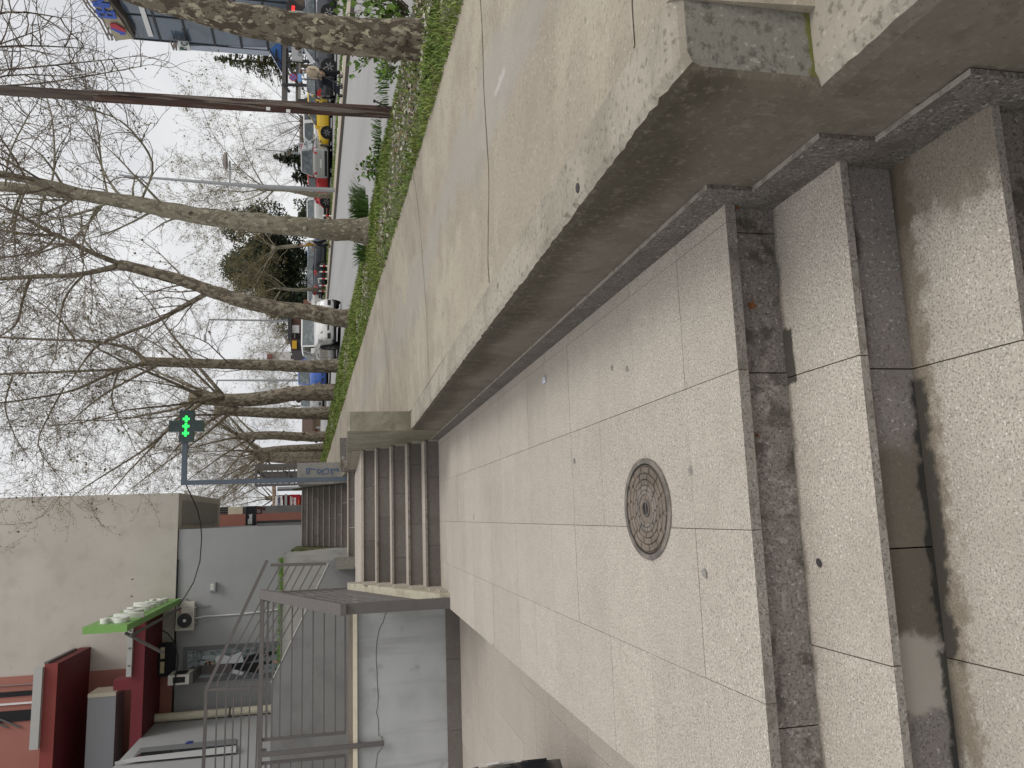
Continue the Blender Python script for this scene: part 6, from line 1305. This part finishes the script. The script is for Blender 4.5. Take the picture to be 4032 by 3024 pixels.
for k in range(0, 14):
    c0 = Vector((Pf.x, Pf.y, 0))+fd*(.05+2.6*k)+fn*.03; mb_ = MB(); mb_.bar((c0.x, c0.y, zb_), (c0.x, c0.y, ztp), .09, .09); mb_.build('mullion_post', mul, ob)
mb_ = MB(); e0 = O(640, 112, .06); c0 = Vector((Pf.x, Pf.y, 0)); 
for (k0, k1, z0_, z1_) in ((5.5, 30, .62, .66),): 
    mb_.bar((c0+fd*.6).xy.to_3d()+Vector((0, 0, ztp-1.4))+fn*.1, (c0+fd*LW).xy.to_3d()+Vector((0, 0, ztp-1.4))+fn*.1, .1, .35)
mb_.build('pale_band', white_paint, ob)
fs = MB(); fp_ = [O(524, 153, .5), O(433, 15, .5), O(400, -60, .5), O(310, -60, .5), O(358, 0, .5), O(460, 160, .5)]; fs.prism(fp_, -fn*1.0); fs.build('fascia', mat('fascia_beige', (.42, .38, .28), .8), ob)
fs = MB(); fp_ = [O(532, 150, .55), O(495, 75, .55), O(440, 10, .55), O(405, -60, .55), O(395, -60, .55), O(432, 14, .55), O(484, 80, .55), O(524, 154, .55)]; fs.prism(fp_, -fn*1.1); fs.build('eave', mat('eave_dark', (.10, .085, .07), .7), ob)
rl_m = mat('roof_rail', (.26, .22, .21), .5)
for pts in (((430, 157), (392, 82), (345, 30), (322, -10)), ((444, 156), (405, 78), (352, 20), (330, -20)), ((459, 160), (425, 95), (385, 40), (357, 0))):
    b = MB(); b.tube([O(x, y, .4) for x, y in pts], .07, 6); b.build('roof_rail', rl_m, ob)
for a_, c_ in (((424, 150), (428, 108)), ((440, 158), (441, 118)), ((332, 10), (350, 12)), ((370, 55), (372, 62))):
    b = MB(); b.tube([O(*a_, .4), O(*c_, .4)], .06, 6); b.build('rail_strut', rl_m, ob)
up_ = Vector((0, 0, 1)); 
p_a = O(458, 78, .62); p_b = O(398, 5, .62); sz = abs(O(470, 70, .62).z-O(395, 60, .62).z)
ltr = mat('letter_blue', (.06, .13, .50), .5)
for ch, (x, y, hpx) in (('E', (461, 78, 72)), ('H', (446, 58, 66)), ('N', (433, 34, 64)), ('O', (420, 6, 62))):
    o_ = O(x, y, .62); s_ = abs(O(x-hpx, y, .62).z-o_.z); text(ch, s_*1.38, ltr, o_, fd, up_, ob, 'letter', .05, .02, 1.05)
b = MB(); b.prism([O(x, y, .62) for x, y in ((434, 91), (456, 91), (495, 115), (493, 124), (436, 104))], fn*.1); b.build('emblem_red', mat('emblem_red', (.45, .05, .07), .5), ob)
b = MB(); b.prism([O(x, y, .60) for x, y in ((436, 104), (493, 124), (495, 133), (473, 133), (473, 128), (437, 110))], fn*.1); b.build('emblem_blue', mat('emblem_blue', (.06, .10, .50), .5), ob)
# lower return with white panels and the small letter board at the corner
Rr = Vector((fn.x, fn.y, 0)); b = MB()
r0_, r1_ = O(750, 185), O(1058, 215)
b.prism([O(738, 178, .0)+fn*.05, O(742, 195, 0)+fn*.05, O(1060, 218, 0)+fn*.05, O(1060, 185, 0)+fn*.05], -fn*.6); b.build('white_panels', mat('panel_blue_white', (.42, .46, .54), .4), ob)
vs_ = thing('corner_sign', 'small white board with green outlined letters PC on the corner of the glass office', 'sign', tuple(O(735, 190, .5)))
b = MB(); b.prism([O(x, y, .5) for x, y in ((703, 200), (699, 165), (741, 168), (752, 200))], -fn*.12); b.build('board', white_paint, vs_)
grl = mat('letter_green', (.035, .10, .085), .5)
o_ = O(736, 198, .63); s_ = abs(O(706, 198, .63).z-o_.z); text('P', s_*1.25, grl, o_, fd, up_, vs_, 'letter', .03, .02, .75); o_ = O(741, 181, .63); text('C', s_*1.25, grl, o_, fd, up_, vs_, 'letter', .03, .02, .75)
for a_, c_ in (((672, 164), (684, 196)), ((684, 196), (686, 165)), ((686, 165), (695, 197)), ((695, 197), (696, 166))):
    b = MB(); b.tube([O(*a_, .5), O(*c_, .5)], .07, 5); b.build('strut', rl_m, vs_)
aw = thing('blue_awning', 'blue glass triangular awning at the foot of the office, over the cafe', 'awning', tuple(O(1085, 230)))
Ya_ = 50
b = MB(); b.prism([at(1061, 197, Y=Ya_), at(1110, 150, Y=Ya_), at(1110, 282, Y=Ya_)], (0, .4, 0)); b.build('glazing', mat('awning_blue', (.06, .16, .42), .1, spec=.8), aw)
for a_, c_ in (((1061, 197), (1110, 282)), ((1085, 215), (1110, 258)), ((1087, 240), (1087, 195)), ((1110, 282), (1110, 150))):
    b = MB(); b.bar(at(*a_, Y=Ya_-.05), at(*c_, Y=Ya_-.05), .09, .09, up=(0, 1, 0)); b.build('glazing_bar', mul, aw)
pv = thing('cafe_pavilion', 'open cafe pavilion with dark steel beams and posts behind the parked cars', 'building', tuple(at(1300, 320, Y=48)))
Yp_ = 47.5
for (x0, y0, x1, y1) in ((1112, 170, 1130, 420), (1128, 190, 1133, 330), (1166, 190, 1172, 420)):
    b = MB(); a, c = at(x1, y1, Y=Yp_), at(x0, y0, Y=Yp_); b.box(a.x, c.x, Yp_, Yp_+.4, a.z, c.z); b.build('beam', mat('beam_steel', (.13, .125, .12), .6), pv)
for a_, c_ in (((1130, 240), (1300, 244)), ((1112, 333), (1320, 340)), ((1135, 255), (1168, 320)), ((1118, 335), (1140, 362)), ((1172, 395), (1300, 400))):
    b = MB(); b.bar(at(*a_, Y=Yp_-.1), at(*c_, Y=Yp_-.1), .14, .14, up=(0, 1, 0)); b.build('strut', mat('beam_dark', (.05, .05, .055), .6), pv)
b = MB(); a, c = at(1182, 420, Y=Yp_+3), at(1172, 200, Y=Yp_+3); b.box(a.x, c.x, Yp_+3, Yp_+3.4, a.z, c.z); b.build('pale_beam', mat('beam_pale', (.40, .37, .33), .7), pv)
cf = thing('cafe_sign', 'white sign board lettered CAFFE P beside the mottled trunk', 'sign', tuple(at(1170, 210, Y=44)))
b = MB(); a, c = at(1191, 238, Y=44), at(1150, 40, Y=44); b.box(a.x, c.x, 44, 44.15, a.z, c.z); b.build('board', mat('board_grey_white', (.46, .46, .46), .6), cf)
hh = c.z-a.z; text('CAFFE PUB', hh*.46, mat('ink_grey', (.05, .05, .055), .6), at(1187, 222, Y=43.98), (1, 0, 0), (0, 0, 1), cf, 'lettering', .004, 0, .80)
b = MB(); a, c = at(1330, 60, Y=46), at(1130, -160, Y=46); b.box(a.x, c.x, 46, 46.2, 1.5, c.z); kk = tag(b.build('shop_window', mat('cafe_glass', (.06, .055, .05), .1, [('noise', 1.2, 3, .5, .6, (.22, .17, .12), .7)], spec=.7)), 'cafe shop window with goods behind glass at the right edge', 'window')
rl_ = thing('red_light_sign', 'small bright red lit sign in the cafe window', 'light', tuple(at(1152, 30, Y=45.8)))
b = MB(); a, c = at(1160, 43, Y=45.8), at(1149, 22, Y=45.8)
for k in range(4): zz_ = c.z-(c.z-a.z)*0; 
b.box(a.x, c.x, 45.8, 45.9, a.z, c.z); b.build('led_panel', mat('led_red', (.5, .01, .01), .5, emit=((1, .03, .03), 2.0)), rl_)
def house(name, label, px, Y, m_, extra=(), depth=5, cat='building', zbase=None):
    x0, y0, x1, y1 = px; a, c = at(x1, y1, Y=Y), at(x0, y0, Y=Y); t = thing(name, label, cat, ((a.x+c.x)/2, Y, a.z)); b = MB(); b.box(a.x, c.x, Y, Y+depth, min(a.z, gy(Y)) if zbase is None else zbase, c.z); b.build('wall', m_, t)
    for nm, (x0, y0, x1, y1), m2, dd in extra:
        a, c = at(x1, y1, Y=Y-dd), at(x0, y0, Y=Y-dd); b = MB(); b.box(a.x, c.x, Y-dd, Y-.001, a.z, c.z); b.build(nm, m2, t)
    return t
brown = mat('kiosk_brown', (.05, .04, .045), .7); orange = mat('house_orange', (.50, .30, .15), .9, [('noise', .5, 3, .4, .7, (.42, .25, .13), .6)])
house('dark_kiosk', 'dark brown kiosk with an orange yellow sign behind the white road car', (1146, 1338, 1240, 1381), 66, brown, [('yellow_sign', (1150, 1341, 1168, 1372), mat('kiosk_yellow', (.62, .36, .03), .5), .2), ('white_notice', (1203, 1356, 1208, 1372), white_paint, .1)])
house('brick_shop', 'red brown shop front with white window and arched door behind the white road car', (1136, 1255, 1250, 1336), 68, mat('shop_redbrown', (.14, .075, .065), .8), [('window', (1150, 1280, 1178, 1311), white_paint, .1), ('roof_edge', (1134, 1250, 1147, 1338), mat('roof_dark', (.06, .06, .065), .7), .3), ('arch', (1162, 1312, 1200, 1332), dark, .1), ('arch_frame', (1158, 1313, 1163, 1331), alloy, .12)])
house('orange_house', 'orange rendered house seen between the trees behind the road cars', (1173, 1382, 1260, 1428), 84, orange, [('dark_pipe', (1140, 1385, 1260, 1388), dark, .2)])
house('white_house', 'white house with a red window panel between the trees', (1050, 1384, 1172, 1425), 90, mat('house_white', (.60, .59, .57), .9), [('red_panel', (1153, 1399, 1166, 1413), mat('shutter_red', (.25, .04, .06), .6), .2), ('red_panel', (1052, 1395, 1072, 1412), mat('shutter_red', (.25, .04, .06), .6), .2), ('window', (1145, 1399, 1152, 1413), glass_d, .1)])
t = house('brown_roof_house', 'low house with a brown slatted roof seen between trunks left of the silver van', (1236, 1650, 1290, 1706), 92, mat('house_cream', (.44, .34, .24), .9), [('white_panel', (1243, 1679, 1282, 1687), white_paint, .2), ('door', (1240, 1690, 1252, 1704), mat('door_red', (.25, .05, .05), .6), .1)])
b = MB(); a, c = at(1236, 1712, Y=91), at(1199, 1645, Y=94); b.prism([(a.x, 91, a.z), (c.x+.5, 91, a.z), (c.x+.5, 94.5, c.z+.1), (a.x, 94.5, c.z+.1)], (0, .1, .2)); b.build('roof', mat('roof_brown', (.10, .065, .05), .9, [('noise', 4, 2, .45, .6, (.06, .04, .032), .9, (4, .2, 1))]), t)
house('bus_shelter', 'pale framed shelter with dark window seen between far trunks', (1141, 1752, 1215, 1778), 96, cream, [('window', (1153, 1757, 1178, 1772), dark, .2), ('bright_pane', (1160, 1762, 1176, 1770), white_paint, .3)])
house('red_house', 'dull red house behind the parked cars at the foot of the evergreen', (1195, 1180, 1240, 1240), 95, mat('house_dull', (.24, .12, .09), .9))
house('long_low_building', 'long grey low building closing the car park behind the wooden pole', (1182, 455, 1250, 640), 88, mat('far_wall', (.34, .31, .27), .9), [('roof_edge', (1180, 452, 1186, 645), mat('far_roof', (.25, .22, .19), .9), .3)])
# ================================================================ PEOPLE (local: facing +x, left = +y, feet on z = 0, 1.70 m tall)
def skin_mesh(name, joints, edges, root, m_, parent, sub=2):
    me = bpy.data.meshes.new(name); me.from_pydata([j[:3] for j in joints], edges, []); o = bpy.data.objects.new(name, me); col.objects.link(o)
    sk_ = o.modifiers.new('s', 'SKIN'); sk_.use_smooth_shade = True
    for i, j in enumerate(joints): me.skin_vertices[0].data[i].radius = (j[3], j[4] if len(j) > 4 else j[3]); me.skin_vertices[0].data[i].use_root = (i == root)
    ss = o.modifiers.new('u', 'SUBSURF'); ss.levels = sub; ss.render_levels = sub
    dg = bpy.context.evaluated_depsgraph_get(); dg.update(); m2 = bpy.data.meshes.new_from_object(o.evaluated_get(dg)); bpy.data.objects.remove(o)
    m2.materials.clear(); m2.materials.append(m_); ob = bpy.data.objects.new(name, m2); col.objects.link(ob); ob.parent = parent
    return ob
def rings(mb, rows, n=16):                              # rows of (cx, cy, cz, rx, ry)
    base = []
    for (cx, cy, cz, rx, ry) in rows:
        base.append(len(mb.v)); mb.v.extend([(cx+rx*math.cos(2*math.pi*k/n), cy+ry*math.sin(2*math.pi*k/n), cz) for k in range(n)])
    for a, c in zip(base, base[1:]):
        for k in range(n): mb.face((a+k, a+(k+1) % n, c+(k+1) % n, c+k))
    mb.face(tuple(base[0]+k for k in range(n-1, -1, -1))); mb.face(tuple(base[-1]+k for k in range(n)))
    return mb
skin_m = mat('skin', (.47, .29, .21), .6); denim = mat('trousers_dark', (.012, .013, .02), .8); shoe_w = mat('shoe_pale', (.50, .47, .42), .7)
def person(label, loc, rz, sc, top_m, vest_m, hair_m, lean, legs, arms, coat_len, mask=False, shoe=None, hair_len=.0):
    t = thing('person', label, 'person', (0, 0, 0))
    J = [(0, 0, .93, .125, .15), (lean*.35, 0, 1.12, .105, .13), (lean*.7, 0, 1.32, .115, .165), (lean*.95, 0, 1.43, .06, .08), (lean*1.1+.01, 0, 1.50, .05, .05), (lean*1.2+.03, 0, 1.58, .085, .075), (lean*1.25+.03, 0, 1.66, .08, .072)]
    E_ = [(i, i+1) for i in range(6)]
    def chain(start, pts):
        k = start
        for p in pts: J.append(p); E_.append((k, len(J)-1)); k = len(J)-1
        return k
    for s_, (knee, ank, toe) in zip((1, -1), legs):
        chain(0, [(0, s_*.09, .86, .085), (knee[0], s_*.10, knee[1], .06), (ank[0], s_*.10, ank[1], .042), (toe[0], s_*.11, toe[1], .035)])
    for s_, (el, wr_) in zip((1, -1), arms):
        w0 = chain(2, [(lean*.85, s_*.185, 1.37, .055), (el[0], s_*el[1], el[2], .043), (wr_[0], s_*wr_[1], wr_[2], .028)])
        d = Vector((wr_[0]-el[0], s_*(wr_[1]-el[1]), wr_[2]-el[2])).normalized(); wv = Vector((wr_[0], s_*wr_[1], wr_[2]))
        pal = chain(w0, [tuple(wv+d*.05)+(.03, .016)])
        for k in range(4):
            off = Vector((.0, 0, 0)) + d.cross(Vector((0, 1, 0))).normalized()*(.022*(k-1.5)); ln = (.06, .072, .068, .052)[k]
            chain(pal, [tuple(wv+d*.085+off)+(.0085,), tuple(wv+d*(.085+ln*.6)+off+Vector((0, -s_*.008, -.006)))+(.008,), tuple(wv+d*(.085+ln)+off+Vector((0, -s_*.022, -.012)))+(.0065,)])
        chain(pal, [tuple(wv+d*.045+Vector((.03, -s_*.012, 0)))+(.009,), tuple(wv+d*.08+Vector((.045, -s_*.02, 0)))+(.008,)])
    skin_mesh('body', J, E_, 0, skin_m, t)
    hx, hz = lean*1.22+.03, 1.61
    # trousers
    for s_, (knee, ank, toe) in zip((1, -1), legs):
        b = MB(); b.tube([(0, s_*.085, .96), (0, s_*.09, .84), ((knee[0])*.5, s_*.098, (.84+knee[1])/2), (knee[0], s_*.10, knee[1]), ((knee[0]+ank[0])/2, s_*.10, (knee[1]+ank[1])/2), (ank[0], s_*.10, ank[1]+.03)], [.115, .112, .098, .082, .076, .07], 14); b.build('trouser_leg', denim, parent=t, loc=(0, 0, 0), smooth=True)
        dx, dz = toe[0]-ank[0], toe[1]-ank[1]; b = MB(); b.tube([(ank[0]-.05, s_*.10, ank[1]-.02), (ank[0]+.0, s_*.10, ank[1]-.025), ((ank[0]+toe[0])/2, s_*.105, (ank[1]+toe[1])/2-.02), (toe[0]+.02, s_*.11, toe[1]-.005), (toe[0]+.05, s_*.11, toe[1])], [.03, .05, .046, .04, .015], 12); b.build('shoe', shoe or shoe_w, parent=t, loc=(0, 0, 0), smooth=True)
    # coat or shirt: torso, sleeves, collar
    b = MB(); rings(b, [(0, 0, coat_len, .155, .205), (0, 0, .95, .15, .19), (lean*.35, 0, 1.12, .135, .175), (lean*.7, 0, 1.30, .14, .20), (lean*.9, 0, 1.40, .10, .17), (lean*1.0, 0, 1.455, .062, .075)]); b.build('coat' if coat_len < .85 else 'shirt', top_m, parent=t, loc=(0, 0, 0), smooth=True)
    for s_, (el, wr_) in zip((1, -1), arms):
        b = MB(); b.tube([(lean*.85, s_*.155, 1.395), (lean*.87, s_*.20, 1.34), (el[0], s_*el[1], el[2]), ((el[0]+wr_[0])/2, s_*(el[1]+wr_[1])/2, (el[2]+wr_[2])/2), (wr_[0], s_*wr_[1], wr_[2])], [.06, .072, .058, .05, .044], 12); b.build('sleeve', top_m, parent=t, loc=(0, 0, 0), smooth=True)
    if vest_m:
        b = MB(); rings(b, [(0, 0, .86, .165, .20), (lean*.35, 0, 1.1, .15, .185), (lean*.7, 0, 1.30, .155, .195), (lean*.9, 0, 1.40, .112, .14), (lean*.98, 0, 1.44, .08, .09)]); b.build('waistcoat', vest_m, parent=t, loc=(0, 0, 0), smooth=True)
    # face and hair
    fx = hx+.083
    for s_ in (1, -1):
        b = MB(); b.disc((fx-.012, s_*.032, hz+.02), (1, 0, 0), .011, .008, 10); b.build('eye', dark, parent=t, loc=(0, 0, 0))
        b = MB(); b.tube([(hx-.005, s_*.074, hz+.03), (hx-.01, s_*.088, hz+.005), (hx-.002, s_*.076, hz-.03)], [.008, .014, .008], 8); b.build('ear', skin_m, parent=t, loc=(0, 0, 0))
    b = MB(); b.tube([(fx-.012, 0, hz+.025), (fx+.012, 0, hz-.012), (fx-.01, 0, hz-.022)], [.008, .014, .008], 8); b.build('nose', skin_m, parent=t, loc=(0, 0, 0))
    if mask:
        b = MB(); rings(b, [(hx+.025, 0, hz-.075, .055, .05), (hx+.03, 0, hz-.045, .072, .066), (hx+.028, 0, hz-.008, .070, .070), (hx+.026, 0, hz+.002, .062, .066)]); b.build('face_mask', mat('mask_blue', (.36, .52, .58), .8), parent=t, loc=(0, 0, 0), smooth=True)
    else:
        b = MB(); b.box(fx-.012, fx-.002, -.024, .024, hz-.05, hz-.042); b.build('mouth', mat('lips', (.28, .10, .08), .6), parent=t, loc=(0, 0, 0))
    b = MB(); rings(b, [(hx-.045, 0, hz-.06-hair_len, .045+hair_len*.2, .06+hair_len*.2), (hx-.035, 0, hz-.01, .075, .083), (hx-.02, 0, hz+.045, .092, .089), (hx-.012, 0, hz+.085, .088, .08), (hx-.012, 0, hz+.115, .055, .05), (hx-.012, 0, hz+.122, .02, .02)]); b.build('hair', hair_m, parent=t, loc=(0, 0, 0), smooth=True)
    t.location = loc; t.rotation_euler = (0, 0, rz); t.scale = (sc,)*3
    return t
def far_walk(y, X_): d = ray(1300, y); Yw = X_/d.x*d.y; return Vector((X_, Yw, -.145+gy(Yw)+.005))
pw_ = far_walk(288, 18.3); s1 = 1.0
coat = mat('coat_beige', (.47, .39, .29), .9, [('noise', 9, 4, .45, .7, (.38, .31, .22), .6)])
person('person in a beige coat and blue face mask pushing a buggy along the far pavement', tuple(pw_), math.pi*1.12, s1, coat, None, mat('hair_auburn', (.10, .035, .02), .7), .03,
       (((.10, .50), (.02, .10), (.14, .035)), ((-.06, .50), (-.22, .14), (-.12, .04))), ((( .05, .25, 1.10), (.26, .22, .92)), ((.0, .27, 1.10), (.10, .26, .88))), .72, True, None, .05)
bp = thing('buggy', 'dark folding baby buggy being pushed by the person in the beige coat', 'buggy', (0, 0, 0))
fm = mat('buggy_frame', (.03, .03, .034), .5); fab = mat('buggy_fabric', (.015, .017, .025), .9); kw = dict(parent=bp, loc=(0, 0, 0))
for s_ in (1, -1):
    b = MB(); b.tube([(-.30, s_*.20, 1.0), (-.05, s_*.22, .66), (.38, s_*.24, .16)], .014, 8); b.build('push_tube', fm, **kw)
    b = MB(); b.tube([(.05, s_*.23, .70), (-.12, s_*.24, .12)], .013, 8); b.build('rear_tube', fm, **kw)
    for xw in (.40, -.12):
        b = MB(); b.tube([(xw, s_*.27-.015, .09), (xw, s_*.27+.015, .09)], .09, 16); w0 = b.build('wheel', rubber, **kw); b = MB(); b.tube([(xw, s_*.27-.018, .09), (xw, s_*.27+.018, .09)], .05, 12); b.build('rim', alloy, parent=w0, loc=(0, 0, 0))
b = MB(); b.tube([(-.30, -.20, 1.0), (-.33, 0, 1.02), (-.30, .20, 1.0)], .017, 8); b.build('handle', fm, **kw)
b = MB(); b.hexa([(.0, -.19, .34), (.34, -.19, .28), (.34, .19, .28), (.0, .19, .34), (-.02, -.19, .42), (.36, -.19, .35), (.36, .19, .35), (-.02, .19, .42)]); b.build('seat', fab, **kw)
b = MB(); b.hexa([(-.06, -.19, .36), (.0, -.19, .34), (.0, .19, .34), (-.06, .19, .36), (-.16, -.18, .82), (-.11, -.18, .84), (-.11, .18, .84), (-.16, .18, .82)]); b.build('backrest', fab, **kw)
b = MB(); 
hd = [(-.12+.26*math.sin(a), .84-.02+.16*math.cos(a)) for a in [-.3+1.9*i/7 for i in range(8)]]
for (xa, za), (xb, zb) in zip(hd, hd[1:]): b.hexa([(xa, -.2, za-.012), (xb, -.2, zb-.012), (xb, .2, zb-.012), (xa, .2, za-.012), (xa, -.2, za), (xb, -.2, zb), (xb, .2, zb), (xa, .2, za)])
b.build('hood', fab, **kw)
b = MB(); b.hexa([(.34, -.17, .12), (.46, -.17, .12), (.46, .17, .12), (.34, .17, .12), (.34, -.17, .30), (.38, -.17, .30), (.38, .17, .30), (.34, .17, .30)]); b.build('footrest', fab, **kw)
hd_ = math.pi*1.12; bp.location = (pw_.x+math.cos(hd_)*.62*s1, pw_.y+math.sin(hd_)*.62*s1, -.145+gy(pw_.y)+.004); bp.rotation_euler = (0, 0, hd_); bp.scale = (s1,)*3
pm_ = far_walk(958, 17.7); s2 = 1.2
person('person in a mustard waistcoat and white shirt walking left along the far pavement', tuple(pm_), math.pi*.95, s2, mat('shirt_white', (.62, .62, .64), .9), mat('waistcoat_mustard', (.36, .21, .035), .9), mat('hair_dark', (.025, .018, .014), .7), .10,
       (((.16, .50), (.10, .10), (.22, .04)), ((-.04, .49), (-.28, .17), (-.20, .07))), (((-.06, .23, 1.10), (.08, .20, .88)), ((.10, .24, 1.10), (.26, .20, .98))), .88, False, mat('shoe_brown', (.12, .055, .025), .6))
